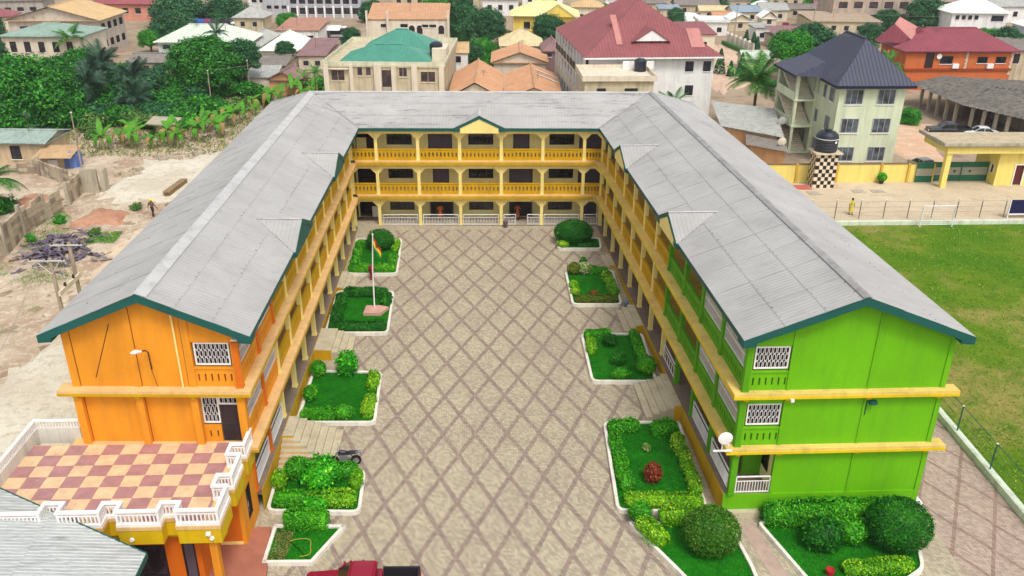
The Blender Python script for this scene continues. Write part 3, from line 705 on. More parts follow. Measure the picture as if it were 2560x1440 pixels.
def in_terr(x, y):
    c = False; n = len(terr)
    for i in range(n):
        x1, y1 = terr[i]; x2, y2 = terr[(i + 1) % n]
        if (y1 > y) != (y2 > y) and x < (x2 - x1) * (y - y1) / (y2 - y1) + x1: c = not c
    return c
tfl = P1('terrace_floor', TAN, school, lambda m: m.slab(FT, terr, 3.171, 3.19))
for j in range(ny):
    for i in range(nx):
        x0, x1 = TX0 + i * tw, min(TX0 + (i + 1) * tw, TX1); y1_, y0 = TY1 - j * td, max(TY1 - (j + 1) * td, TY0)
        if x1 - x0 < .1 or y1_ - y0 < .1: continue
        # pieces that fall in a notch are trimmed to the remaining floor
        if not in_terr((x0 + x1) / 2, (y0 + y1_) / 2): continue
        if y0 < 30.62 and not in_terr((x0 + x1) / 2, y0 + .05): y0 = 30.62
        if x1 > -12.0 and (not in_terr(x1 - .05, y0 + .1) or not in_terr(x1 - .05, y1_ - .1)): x1 = -12.02
        if x1 - x0 < .1: continue
        mt = T1 if (i + j) % 2 == 0 else T2
        P1('tile', mt, tfl, lambda m: m.box(FT, x0 + .008, x1 - .008, y0 + .008, y1_ - .008, 3.19, 3.204 + random.uniform(0, .003)))
# white balustrade in short runs following the notched edge
BALN = [0]
def balus(p, q, z=3.2, h=.95):
    BALN[0] += 1; e_ = .004 * (BALN[0] % 2); h = .82
    p, q = Vector((*p, 0)), Vector((*q, 0)); L_ = (q - p).length; d = (q - p) / L_
    F = Fr((p.x, p.y, 0), (d.x, d.y), (-d.y, d.x))
    def f(m):
        m.box(F, -.07 - e_, L_ + .07 + e_, -.07 - e_, .07 + e_, z - .02 - e_, z + .13 + e_); m.box(F, -.08 - e_, L_ + .08 + e_, -.08 - e_, .08 + e_, z + h - .09 - e_, z + h + e_); m.box(F, -.03, L_ + .03, -.04 - e_, .04 + e_, z + h - .26 - e_, z + h - .2 + e_)
        n = max(2, round(L_ / .17))
        for i in range(1, n): a = L_ * i / n; m.box(F, a - .03, a + .03, -.03, .03, z + .12, z + h - .25)
        for a in ((L_,) if e_ else (0, L_)): m.box(F, a - .05 - e_, a + .05 + e_, -.05 - e_, .05 + e_, z + .12, z + h - .08)
    return P1('balustrade', WHITE, school, f)
for a_, b_ in zip(terr[1:], terr[2:]): balus(a_, b_)
P1('terrace_parapet', paint('pale_grey_render', (206, 202, 192), .8, .12, .7, .3), school, lambda m: (m.box(FT, -22.28, -22.08, TY0, 36.9, 2.9, 3.8), m.box(FT, -22.08, -20.0, 36.7, 36.9, 2.9, 3.8)))
def lrail(m):
    m.box(FT, -22.26, -22.1, TY0, 36.88, 4.15, 4.25); m.box(FT, -22.1, -20.0, 36.72, 36.86, 4.15, 4.25)
    for i in range(40): y = TY0 + .1 + i * .17; m.box(FT, -22.2, -22.15, y, y + .05, 3.8, 4.15)
    for i in range(13): x = -21.95 + i * .15; m.box(FT, x, x + .05, 36.77, 36.82, 3.8, 4.15)
P1('balustrade', WHITE, school, lrail)
# ground floor below the terrace
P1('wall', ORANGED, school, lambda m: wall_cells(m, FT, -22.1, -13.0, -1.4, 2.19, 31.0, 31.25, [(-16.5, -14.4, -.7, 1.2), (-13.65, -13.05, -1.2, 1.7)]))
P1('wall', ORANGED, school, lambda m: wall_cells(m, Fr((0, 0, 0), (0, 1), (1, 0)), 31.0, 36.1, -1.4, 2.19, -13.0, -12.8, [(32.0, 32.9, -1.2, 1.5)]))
P1('wall', ORANGE, school, lambda m: wall_cells(m, Fr((0, 0, 0), (0, 1), (1, 0)), 33.5, 36.1, -1.4, 2.19, -11.7, -11.5, [(34.3, 35.1, -.3, 1.6)]))
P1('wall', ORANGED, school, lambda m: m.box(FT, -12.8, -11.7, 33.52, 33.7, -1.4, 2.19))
window(FT, -16.5, 31.06, -.7, 2.1, 1.9, school, 2); window(Fr((0, 0, 0), (0, 1), (-1, 0)), 34.3, 11.56, -.3, .8, 1.9, school, 1)
door(FT, -13.65, 31.06, -1.2, .6, 2.9, school); 
for x, y in ((-11.85, 30.25), (-20.6, 30.2)): P1('column', ORANGE, school, lambda m: m.box(FT, x - .17, x + .17, y - .17, y + .17, -1.45, 2.2))
P1('porch_floor', paint('brick_red_tile', (170, 108, 86), .7, .12, .8, .2), school, lambda m: m.slab(FT, [(-22, 26), (-10.1, 26), (-10.1, 31.2), (-10.62, 34.7), (-11.7, 34.7), (-11.7, 36.0), (-22, 36.0)], -1.6, -1.02))
P1('skirting', PALE, school, lambda m: m.box(FT, -12.78, -11.68, 33.44, 33.518, -1.02, -.9))
# small fittings on the fascia and gable
for x in (-15.2, -11.75): P1('fascia_lamp', WHITE, school, lambda m: m.path([(x, TY0 - .08, 2.5), (x, TY0 - .16, 2.5)], [.11, .09], 10))
P1('flood_lamp', WHITE, school, lambda m: (m.box(FT, -11.95, -11.75, TY0 - .22, TY0 - .09, 2.72, 2.86), m.box(FT, -11.9, -11.8, TY0 - .12, TY0 - .05, 2.6, 2.75)))
P1('street_lamp_arm', paint('brown_pipe', (90, 56, 40), .6), school, lambda m: m.path([FL.pt(-.1, 4.1, 7.4), FL.pt(-.14, 4.1, 8.35), FL.pt(-.3, 4.15, 8.55), FL.pt(-.55, 4.3, 8.62)], .035, 6))
P1('street_lamp_head', WHITE, school, lambda m: m.path([FL.pt(-.5, 4.25, 8.6), FL.pt(-.7, 4.45, 8.68), FL.pt(-.85, 4.62, 8.7)], [.05, .12, .04], 8))
P1('wall_cable', BROWN, school, lambda m: (m.path([FL.pt(-.02, 6.9, 6.9), FL.pt(-.02, 5.75, 9.8)], .015, 4), m.path([FL.pt(-.12, 4.1, 7.4), FL.pt(-.04, 4.0, 6.4)], .012, 4)))
for gz in ((3.25, 6.0), (6.45, 11.2)): P1('shadow_gap_strip', BROWN, school, lambda m: m.box(GR, 6.155, 6.175, -.012, .0, gz[0], gz[1] - (.5 if gz[1] > 9 else 0)))  # shadow gap at the green pilaster, painted as a dark strip
P1('shadow_gap_strip', BROWN, school, lambda m: m.box(GR, 6.155, 6.175, -.012, .0, -.6, 2.85))
P1('wall_floodlight', TEAL, school, lambda m: (m.box(GR, 6.25, 6.6, -.3, -.1, 5.62, 5.8), m.path([FRR.pt(-.05, 6.2, 4.9), FRR.pt(-.05, 6.2, 5.7), FRR.pt(-.2, 6.35, 5.72)], .025, 5)))
P1('security_camera', WHITE, school, lambda m: m.box(GR, 2.1, 2.25, -.7, -.56, 6.12, 6.26))
# entrance stairs down to the yard
def stairs(Wg, a0, a1, side, n, tread=.42, land=1.15, bcol=STONE, sidesteps=0):
    F = Wg['F']; y = F.pt((a0 + a1) / 2, 0, 0)[1]; drop = .2 - zg(y); rs = drop / n
    st = P1('stair_flight', bcol, school, lambda m: m.box(F, a0, a1, -.34 - land, -.332, -1.5, .2))
    for i in range(1, n):
        P1('stair_tread', bcol, st, lambda m: m.box(F, a0 - (i * .3 if sidesteps else 0), a1, -.34 - land - i * tread, -.34 - land - (i - 1) * tread + .0, -1.5, .2 - i * rs))
        if sidesteps: P1('stair_tread', bcol, st, lambda m: m.box(F, a0 - i * .3, a0 - (i - 1) * .3, -.34 - land - (i - 1) * tread, -.345, -1.5, .2 - i * rs))
        if sidesteps: P1('stair_riser', TAN, st, lambda m: m.box(F, a0 - i * .3 - .006, a0 - i * .3, -.34 - land - i * tread + .3, -.36, -1.5, .2 - i * rs - .03))
    P1('stair_cheek', GOLD, st, lambda m: m.box(F, a0 - .006, a0, -.34 - land, -.345, -1.5, .17))
stairs(LB, 14.9, 18.1, 1, 4); stairs(LB, 4.9, 6.9, 1, 7, .42, .6, STONE, 1); stairs(LB, 25.0, 28.2, 1, 3, .4, .5)
stairs(RB, 19.0, 22.4, 1, 3, .42, .5); stairs(RB, 8.4, 12.2, 1, 5, .42, .4); stairs(RB, 30, 32.5, 1, 2, .4, .4)
# ================================================================== PLANTED BEDS
HG = leafmat('hedge_leaf', (20, 98, 6), (84, 182, 18), (134, 204, 40)); HY = leafmat('yellowgreen_leaf', (44, 116, 4), (138, 198, 20), (196, 214, 60))
HD = leafmat('dark_shrub_leaf', (6, 66, 8), (36, 126, 14), (70, 150, 26)); HB = leafmat('bright_leaf', (24, 110, 6), (70, 190, 20), (150, 220, 60))
HR = leafmat('red_leaf', (96, 30, 14), (150, 70, 40), (170, 100, 60)); HW = leafmat('pale_flower_leaf', (90, 130, 40), (190, 196, 130), (220, 214, 190)); HO = leafmat('olive_leaf', (50, 84, 10), (104, 130, 24), (150, 130, 50))
def blades(name, poly, dens, h, mat, parent, zf, clump=0):
    xs = [p[0] for p in poly]; ys = [p[1] for p in poly]; A = 0
    for i in range(len(poly)): A += poly[i][0] * poly[(i + 1) % len(poly)][1] - poly[(i + 1) % len(poly)][0] * poly[i][1]
    N = int(abs(A) / 2 * dens * 1.6); X = RNG.uniform(min(xs), max(xs), N); Y = RNG.uniform(min(ys), max(ys), N); ins = np.zeros(N, bool); n = len(poly)
    for i in range(n):
        x1, y1 = poly[i]; x2, y2 = poly[(i + 1) % n]; c = (y1 > Y) != (y2 > Y)
        with np.errstate(divide='ignore', invalid='ignore'): ins ^= c & (X < (x2 - x1) * (Y - y1) / ((y2 - y1) or 1e-9) + x1)
    if clump:
        cx_ = RNG.uniform(min(xs), max(xs), clump); cy_ = RNG.uniform(min(ys), max(ys), clump); sg_ = RNG.uniform(.25, .8, clump); D = np.min(np.hypot(X[:, None] - cx_, Y[:, None] - cy_) / sg_, axis=1); ins &= RNG.uniform(0, 1, N) < np.exp(-D * D * .5)
    X, Y = X[ins], Y[ins]; Z = np.array([zf(y) for y in Y]) + h * .5
    org = WL[parent] if parent is not None else Vector((0, 0, 0))
    cen = np.stack([X - org.x, Y - org.y, Z - org.z], 1); nr = np.tile(np.array([0, -.5, .55]), (len(X), 1))
    o = link(name, leaf_mesh(name, cen, nr, RNG.uniform(.6, 1.2, len(X)) * h, mat, .35, None, .8), parent); o['kind'] = 'stuff'; return o
GRL = leafmat('lawn_blade', (10, 84, 4), (34, 126, 10), (66, 146, 22)); GRF = leafmat('field_blade', (66, 124, 8), (130, 156, 34), (168, 164, 84)); GRW = leafmat('weed_blade', (30, 100, 10), (96, 160, 30), (150, 170, 60))
def rounded(pts, r, n=4):
    out = []; m = len(pts)
    for i in range(m):
        p = Vector(pts[i]); a = (Vector(pts[i - 1]) - p); b = (Vector(pts[(i + 1) % m]) - p); rr = min(r, a.length * .4, b.length * .4); a = p + a.normalized() * rr; b = p + b.normalized() * rr
        for k in range(n + 1): t = k / n; out.append(tuple((1 - t) ** 2 * a + 2 * t * (1 - t) * p + t * t * b))
    return out
def bed(label, pts, r=.5, kh=.24, kw=.17, lawn=True, kerb=True, dens=170, name='planter_bed'):
    cx = sum(p[0] for p in pts) / len(pts); cy = sum(p[1] for p in pts) / len(pts)
    t = thing(name, label, 'planter', (cx, cy, zg(cy))); o = rounded(pts, r); i_ = inset(o, kw); n = len(o)
    def kb(m):
        ring = [(o, -.3), (o, kh), (i_, kh), (i_, .02)]
        for L_, h in ring: m.v += [(x, y, zg(y) + h) for x, y in L_]
        for q in range(3):
            for k in range(n): a, b = q * n + k, q * n + (k + 1) % n; m.f.append((a, b, b + n, a + n))
    if kerb: P1('kerb', M_KERB, t, kb)
    P1('lawn', M_LAWN, t, lambda m: m.poly([(x, y, zg(y) + .13) for x, y in i_]))
    blades('lawn_grass', i_, dens, .045, GRL, t, lambda y: zg(y) + .13)
    return t
def shrub(name, label, c, r, mat, leaf=.055, dens=420, flat=.12, cat='shrub', stem=True, loose=.10, group=None, jit=.7):
    """clipped or loose round bush: leaf shell over a leafy core"""
    rx, ry, rz = r; A = 4 * math.pi * ((rx * ry) ** 1.6 / 3 + (rx * rz) ** 1.6 / 3 + (ry * rz) ** 1.6 / 3) ** (1 / 1.6); N = int(A * dens * .9)
    d = RNG.normal(0, 1, (N, 3)); d /= np.linalg.norm(d, axis=1)[:, None]; d = d[d[:, 2] > -.75]
    k = 1 + lump(d * 2.2 + c[0], 1.4) * loose + RNG.normal(0, .035 + loose * .25, len(d)); p = d * k[:, None] * np.array([rx, ry, rz]) + np.array([0, 0, rz * .92])
    nr = d / np.array([rx, ry, rz]); nr /= np.linalg.norm(nr, axis=1)[:, None]
    m = MB(); q = .86; m.lathe((0, 0, 0), [(.05 * rx, 0)] + [(q * rx * math.sin(t), rz * .92 - q * rz * math.cos(t)) for t in (.6, 1.0, 1.4, 1.8, 2.2, 2.6)] + [(.03, rz * .92 + q * rz)], 12)
    V = [(x, y * ry / rx, z) for x, y, z in m.v]
    o = link(name, leaf_mesh(name, p, nr, RNG.uniform(.5, 1.6, len(p)) * leaf, mat, .55, (V, m.f), jit), None, c); return setp(o, label, cat, group)
def hedge(label, pts, w, h, mat, leaf=.055, dens=420, name='hedge', cat='hedge', z=None, lum=.09):
    """clipped hedge following a polyline"""
    P = [Vector((x, y, 0)) for x, y in pts]; segs = []
    for a, b in zip(P, P[1:]): segs.append((a, b, (b - a).length))
    L_ = sum(s_[2] for s_ in segs); org = Vector(((min(p.x for p in P) + max(p.x for p in P)) / 2, (min(p.y for p in P) + max(p.y for p in P)) / 2, 0)); org.z = (zg(org.y) if z is None else z) + .1
    cen, nrm = [], []
    for a, b, l in segs:
        d = (b - a) / l; s_ = Vector((-d.y, d.x, 0)); N = int((l + w) * (w + 2 * h) * dens)
        t = RNG.uniform(-w * .42, l + w * .42, N); th = RNG.uniform(-.08, math.pi + .08, N); e = .55
        ca, sa = np.cos(th), np.sin(th); cx_ = np.sign(ca) * np.abs(ca) ** e; sz = np.maximum(sa, 0) ** e
        endf = np.clip(np.minimum(t + w * .5, l + w * .5 - t) / (w * .5), .15, 1) ** .45
        off = np.array([a.x, a.y, 0])[None] + t[:, None] * np.array(d)[None]
        p = off + (cx_ * w * .5 * endf)[:, None] * np.array(s_)[None] + np.stack([0 * t, 0 * t, sz * h * (.6 + .4 * endf)], 1)
        k = lump(p, 1.1) * lum + lump(p, .35) * lum * .8 + RNG.normal(0, .03, N); n_ = ca[:, None] * np.array(s_)[None] + np.stack([0 * t, 0 * t, sa], 1)
        p = p + n_ * k[:, None]; p[:, 2] += np.array([zg(y) if z is None else z for y in p[:, 1]]) + .1
        cen.append(p); nrm.append(n_)
    m = MB()
    for a, b, l in segs:
        d = (b - a) / l; F = Fr((a.x, a.y, 0), (d.x, d.y), (-d.y, d.x)); zb0 = (zg(a.y) if z is None else z) + .1
        m.slab(F, [(-w * .28, -w * .34), (l + w * .28, -w * .34), (l + w * .28, w * .34), (-w * .28, w * .34)], zb0 - .3, zb0 + h * .84)
    cen = np.concatenate(cen) - np.array(org); V = [(x - org.x, y - org.y, z_ - org.z) for x, y, z_ in m.v]
    o = link(name, leaf_mesh(name, cen, np.concatenate(nrm), RNG.uniform(.5, 1.6, len(cen)) * leaf, mat, .55, (V, m.f), .7), None, org); return setp(o, label, cat)
def gz(x, y): return (x, y, zg(y) + .1)
# --- left row
bed('white-kerbed garden bed farthest up the left side, behind the flag', [(-10.6, 64.0), (-6.5, 63.9), (-6.65, 71.1), (-10.75, 71.3)])
hedge('low clipped hedge along the near kerb of the bed behind the flag, left part', [(-10.2, 64.6), (-9.0, 64.6)], .95, .65, HG)
hedge('low clipped hedge along the near kerb of the bed behind the flag, right part', [(-8.3, 64.6), (-7.1, 64.6)], .95, .62, HG)
for y_, q in ((66.2, 'nearest'), (67.8, 'middle'), (69.4, 'farthest')): hedge('short clipped hedge block, left kerb of the bed behind the flag, %s of three' % q, [(-10.2, y_ - .35), (-10.2, y_ + .35)], .75, .55, HG)
hedge('short clipped hedge block on the right kerb of the bed behind the flag, nearer one', [(-7.1, 66.0), (-7.1, 67.1)], .75, .5, HG); hedge('short yellow-green hedge block on the right kerb of the bed behind the flag', [(-7.1, 68.8), (-7.1, 70.0)], .7, .5, HY)
shrub('round_shrub', 'large dark rounded shrub at the back of the bed behind the flag', gz(-8.4, 69.3), (1.1, 1.1, .85), HD)
bed('white-kerbed garden bed holding the flagpole base', [(-10.95, 54.3), (-6.4, 54.2), (-6.5, 60.8), (-11.0, 61.0)])
hedge('dark clipped hedge along the near kerb of the flagpole bed', [(-10.3, 55.0), (-7.0, 55.0)], 1.0, .55, HD)
hedge('dark clipped hedge along the left kerb of the flagpole bed', [(-10.4, 56.0), (-10.4, 59.6)], .85, .6, HD)
hedge('dark clipped hedge along the far kerb of the flagpole bed', [(-10.0, 60.3), (-7.3, 60.2)], .85, .65, HD)
hedge('short clipped hedge on the right kerb of the flagpole bed, behind the plinth', [(-7.0, 58.6), (-7.0, 59.6)], .8, .6, HD)
bed('white-kerbed garden bed between the two left stairways', [(-11.0, 43.5), (-6.2, 43.35), (-6.35, 49.1), (-10.95, 49.4)])
hedge('long clipped hedge at the near left kerb of the bed between the stairways', [(-10.5, 44.15), (-9.0, 44.15)], .8, .55, HG)
shrub('round_shrub', 'small clipped shrub beside the long hedge in the bed between the stairways', gz(-8.2, 44.1), (.65, .45, .42), HG)
hedge('yellow-green hedge along the right kerb of the bed between the stairways, far part', [(-6.8, 47.2), (-6.85, 48.5)], .7, .5, HY)
hedge('yellow-green hedge along the right kerb of the bed between the stairways, near part', [(-6.8, 44.2), (-6.8, 45.8)], .75, .5, HY)
shrub('leafy_shrub', 'tall loose bright-leaved shrub at the back of the bed between the stairways', gz(-8.6, 49.0), (.62, .6, .85), HB, .10, 170, loose=.3)
shrub('round_shrub', 'small dark shrub at the far left corner of the bed between the stairways', gz(-10.5, 48.9), (.5, .5, .55), HG); shrub('round_shrub', 'small dark shrub midway along the left kerb of the bed between the stairways', gz(-10.55, 46.2), (.4, .6, .45), HG)
bed('white-kerbed garden bed beside the motorcycle', [(-11.1, 35.75), (-6.2, 35.5), (-6.3, 39.0), (-11.2, 39.3)])
hedge('plump clipped hedge at the near left corner of the bed beside the motorcycle', [(-10.4, 36.5), (-9.5, 36.5)], .95, .62, HG)
hedge('long plump clipped hedge along the near right kerb of the bed beside the motorcycle', [(-8.6, 36.4), (-6.9, 36.4)], 1.0, .65, HY)
hedge('yellow-green hedge along the right kerb of the bed beside the motorcycle', [(-6.65, 37.6), (-6.65, 38.4)], .65, .6, HY)
hedge('clipped hedge at the far right corner of the bed, behind the motorcycle', [(-7.9, 38.6), (-7.0, 38.6)], .8, .75, HG)
shrub('round_shrub', 'round clipped shrub at the far left of the bed beside the motorcycle', gz(-9.9, 38.6), (.75, .6, .62), HG); shrub('round_shrub', 'small ragged yellow-green shrub at the left kerb of the bed beside the motorcycle', gz(-10.8, 37.9), (.4, .55, .5), HY)
shrub('leafy_shrub', 'tall loose bushy shrub in the middle of the bed beside the motorcycle', gz(-8.6, 37.9), (.9, 1.2, .75), HB, .09, 190, loose=.28)
shrub('leafy_shrub', 'small leafy shrub in front of the near kerb hedges of the bed beside the motorcycle', gz(-8.6, 35.9), (.6, .35, .4), HB, .08, 220, loose=.25)
tb = bed('white-kerbed slanting lawn beside the red pickup', [(-10.5, 32.1), (-8.1, 32.05), (-6.8, 34.6), (-10.45, 34.75)], .06)
hedge('large clipped hedge block at the back of the slanting lawn', [(-9.5, 34.75), (-8.1, 34.7)], 1.05, .95, HG)
blades('dry_grass', [(-10.25, 32.35), (-9.5, 32.3), (-9.3, 33.4), (-9.4, 34.3), (-10.2, 34.4)], 420, .05, leafmat('dry_lawn_blade', (96, 92, 40), (150, 132, 84), (176, 150, 110)), tb, lambda y: zg(y) + .15, 6)
m = MB(); pts = [(-9.0 + .75 * math.sin(t * .9 + .3) + .1 * math.sin(t * 3), 33.1 - .6 * math.cos(t * 1.05), zg(33.1 - .6 * math.cos(t * 1.05)) + .2) for t in [i * .1 for i in range(38)]]; m.path(pts, .014, 6)
setp(m.build('garden_hose', paint('yellow_hose', (190, 176, 70), .5, .1)), 'yellow garden hose curled on the slanting lawn', 'hose')
# --- right row
bed('white-kerbed garden bed farthest up the right side, with the dome shrub', [(6.95, 68.6), (10.85, 68.5), (11.0, 71.0), (7.1, 71.1)])
shrub('dome_shrub', 'big smooth dark-green dome shrub in the far right bed', gz(8.5, 70.2), (1.65, 1.2, 1.05), HD, .05, 480, loose=.03)
hedge('low dark hedge at the right of the dome shrub in the far right bed', [(9.0, 69.1), (10.3, 69.3)], .7, .35, HD)
shrub('round_shrub', 'small yellow-green plant left of the dome shrub in the far right bed', gz(7.5, 69.2), (.5, .5, .3), HY)
bed('white-kerbed garden bed with a pale flowering bush at its back', [(7.15, 58.2), (11.0, 58.1), (11.2, 64.2), (7.15, 64.15)])
hedge('clipped olive hedge along the near kerb of the flowering-bush bed', [(7.8, 58.8), (10.4, 58.8)], .8, .5, HO)
hedge('clipped yellow-green hedge along the right kerb of the flowering-bush bed', [(10.6, 59.8), (10.5, 63.2)], .75, .5, HY)
hedge('clipped green hedge along the far kerb of the flowering-bush bed, right of the flowers', [(9.4, 63.7), (10.4, 63.7)], .6, .6, HG)
shrub('round_shrub', 'brownish-green round shrub at the back left of the flowering-bush bed', gz(7.9, 63.8), (.55, .5, .5), HO); shrub('flower_bush', 'pale cream flowering bush at the back of its bed', gz(8.75, 63.8), (.6, .45, .5), HW, .07, 300, loose=.2)
shrub('round_shrub', 'small green ball shrub behind the pale flowering bush', gz(8.7, 64.35), (.35, .35, .6), HD)
shrub('round_shrub', 'small olive clump at the left kerb of the flowering-bush bed, far one', gz(7.6, 61.2), (.38, .5, .3), HY); shrub('round_shrub', 'small olive clump at the left kerb of the flowering-bush bed, near one', gz(7.6, 60.1), (.38, .45, .3), HY)
shrub('red_plant', 'small reddish plant on the lawn of the flowering-bush bed', gz(9.0, 59.8), (.3, .25, .25), HR, .06, 200, loose=.3)
bed('white-kerbed garden bed with three ball shrubs on its lawn', [(7.3, 47.5), (11.6, 47.35), (11.75, 53.7), (7.3, 53.8)])
hedge('clipped hedge at the far left corner of the bed with the ball shrubs', [(7.8, 53.1), (9.1, 53.3)], .7, .7, HG); hedge('clipped hedge along the left kerb of the bed with the ball shrubs', [(7.8, 51.2), (7.8, 52.4)], .65, .6, HY)
hedge('clipped hedge along the right kerb of the bed with the ball shrubs', [(11.1, 50.0), (11.0, 53.2)], .65, .6, HG)
shrub('round_shrub', 'round clipped shrub at the near right corner of the bed with the ball shrubs', gz(11.1, 48.8), (.62, .7, .55), HG)
shrub('round_shrub', 'dark ball shrub near the far kerb among the three ball shrubs', gz(9.2, 52.2), (.5, .45, .45), HD); shrub('round_shrub', 'dark ball shrub in the middle of the three ball shrubs', gz(9.4, 49.8), (.5, .45, .45), HD); shrub('round_shrub', 'bright ball shrub nearest the near kerb among the three ball shrubs', gz(9.3, 48.0), (.62, .4, .38), HG)
bed('white-kerbed garden bed with the rust-red shrub', [(7.1, 35.2), (11.9, 34.95), (12.1, 43.0), (7.45, 43.1)])
hedge('plump hedge block at the far left corner of the rust-red shrub bed', [(8.0, 42.2), (9.1, 42.3)], .95, .7, HG); hedge('plump hedge block at the far right corner of the rust-red shrub bed', [(10.5, 41.9), (11.3, 42.1)], 1.0, .75, HG)
hedge('clipped hedge along the left kerb of the rust-red shrub bed', [(7.9, 37.0), (7.9, 41.4)], .75, .5, HG); hedge('yellow-green clipped hedge along the right kerb of the rust-red shrub bed', [(11.6, 36.5), (11.5, 41.0)], .7, .6, HY)
hedge('long yellow-green hedge along the near kerb of the rust-red shrub bed', [(8.0, 35.9), (11.3, 35.7)], .95, .55, HY)
shrub('red_shrub', 'rust-red bushy shrub in the middle of the lawn', gz(9.4, 37.6), (.42, .4, .62), HR, .07, 300, loose=.25); shrub('red_plant', 'tiny pink-flowered plant on the lawn behind the rust-red shrub', gz(9.6, 40.3), (.22, .2, .25), HW, .06, 200, loose=.3)
bed('garden bed at the bottom of the yard with the big olive ball shrub', [(7.55, 34.35), (12.75, 34.25), (13.1, 31.2), (13.2, 24), (12.6, 24), (9.45, 30.8)], .15)
shrub('ball_shrub', 'big round olive-green ball shrub left of the paved path', gz(11.3, 32.5), (1.35, 1.25, 1.15), HO if 0 else leafmat('ball_olive_leaf', (30, 84, 10), (78, 130, 22), (110, 140, 40)), .045, 560, loose=.02)
hedge('yellow-green hedge along the slanting kerb of the bed with the olive ball', [(8.9, 32.9), (8.3, 34.0)], 1.0, .75, HY); hedge('clipped hedge along the far side of the bed with the olive ball', [(9.5, 34.4), (12.1, 34.4)], .9, .8, HY)
shrub('round_shrub', 'low green shrub at the far left corner of the bed with the olive ball', gz(8.2, 34.7), (.6, .5, .5), HG)
bed('garden bed along the foot of the green gable', [(14.15, 34.2), (22.5, 34.4), (21.3, 30.7), (19.5, 29.6), (15.6, 29.4)], .4)
hedge('tall dense hedge along the foot of the green gable wall', [(14.9, 34.25), (21.4, 34.35)], 1.2, 1.15, HG, lum=.12)
shrub('ball_shrub', 'big dark-green ball shrub at the corner of the green gable', gz(20.7, 32.6), (1.5, 1.4, 1.25), HD, .05, 520, loose=.02)
shrub('leafy_shrub', 'bushy green shrub left of the dark ball shrub by the green gable', gz(16.9, 32.5), (.95, .8, .8), HD, .07, 300, loose=.15); shrub('leafy_shrub', 'low leafy shrub between the bushy shrub and the dark ball shrub', gz(18.5, 32.9), (.9, .7, .6), HG, .07, 260, loose=.2)
hedge('low yellow-green border hedge at the very bottom right of the gable bed', [(17.6, 30.7), (20.4, 30.9)], .8, .5, HY)
m = MB(); m.lathe((16.6, 30.55, zg(30.5) + .1), [(.16, 0), (.2, .34), (.22, .36), (.19, .36), (.17, .3)], 14)
setp(m.build('red_bucket', paint('red_plastic', (170, 40, 44), .4, .1)), 'red bucket standing among the plants of the gable bed', 'bucket')
o = grid('footpath', [13.25, 14.1], [20, 30, 34.3], lambda x, y: zg(y) + .012, paint('path_concrete', (176, 152, 138), .85, .12, .9, .25)); me = o.data
for v in me.vertices: v.co.x += (34.3 - v.co.y) * .16 if v.co.y < 34 else 0
# flagpole, plinth and flag
fp = thing('flagpole', 'white flagpole on a stone plinth in the left garden bed', 'flagpole', (-7.76, 57.9, zg(57.9)))
P1('plinth', paint('pink_stone', (200, 156, 140), .7, .15, 1.5, .2), fp, lambda m: m.slab(Fr((0, 0, 0)), [(-8.5, 56.9), (-7.2, 56.9), (-6.9, 57.5), (-6.7, 57.9), (-7.4, 58.2), (-8.4, 58.2)], -.5, .02))
P1('pole', WHITE, fp, lambda m: m.path([(-7.76, 57.9, 0), (-7.72, 57.9, 3), (-7.55, 57.9, 5.78)], [.06, .05, .035], 8)); P1('finial', WHITE, fp, lambda m: m.lathe((-7.55, 57.9, 5.76), [(.03, 0), (.07, .06), (.05, .12), (.01, .16)], 8))
fl = thing('flag', 'limp red, yellow and green flag hanging from the flagpole', 'flag', (-7.52, 57.9, 5.3))
for si, (nm, rgb) in enumerate((('red_stripe', (170, 60, 50)), ('gold_stripe', (236, 196, 10)), ('green_stripe', (10, 130, 84)))):
    def fs(m):
        n = 12
        for i in range(n + 1):
            s_ = i / n
            for j in (si / 3, (si + 1) / 3):
                x = -7.54 + s_ * .5; z = 5.62 - j * .72 - s_ * (.95 + .2 * j) + .0; y = 57.9 + .11 * math.sin(s_ * 9 + j * 4) * (s_ + .1)
                m.v.append((x - j * .06 + .05 * math.sin(s_ * 7 + j * 3), y, z))
        m.f += [(2 * i, 2 * i + 2, 2 * i + 3, 2 * i + 1) for i in range(n)]
    P1(nm, paint('flag_' + nm, rgb, .8, .1, 2, 0), fl, fs, True)
P1('black_star', paint('flag_black', (14, 14, 14), .8, .1, 2, 0), fl, lambda m: m.poly([(-7.32 + .08 * (1 if k % 2 == 0 else .4) * math.sin(k * math.pi / 5), 57.83, 4.92 + .08 * (1 if k % 2 == 0 else .4) * math.cos(k * math.pi / 5)) for k in range(10)]))
bn = thing('litter_bin', 'dark red pedestal bin beside the flagpole', 'bin', (-8.55, 63.45, zg(63.45)))
RB_ = paint('dark_red_metal', (140, 22, 40), .5, .12); P1('drum', RB_, bn, lambda m: m.lathe((-8.55, 63.45, zg(63.45)), [(.2, 0), (.2, .06), (.13, .12), (.13, .45), (.22, .55), (.24, 1.05), (.2, 1.12), (.05, 1.2)], 14)); P1('band', BROWN, bn, lambda m: m.lathe((-8.55, 63.45, zg(63.45) + .8), [(.244, 0), (.244, .08)], 14))
lb = thing('litter_bin', 'small grey-blue bin at the near right corner of the flowering-bush bed', 'bin', (11.25, 58.0, zg(58)))
P1('drum', paint('grey_blue_plastic', (110, 124, 140), .5), lb, lambda m: m.lathe((11.25, 58.0, zg(58)), [(.16, 0), (.22, .5), (.24, .52), (.2, .55), (.08, .62)], 12))
pt_ = thing('litter_bin', 'small dark bin against a back-wing column', 'bin', (2.62, 74.1, .22)); P1('drum', DOORM, pt_, lambda m: m.lathe((2.62, 74.1, .22), [(.18, 0), (.22, .5), (.24, .55), (.1, .62)], 12))
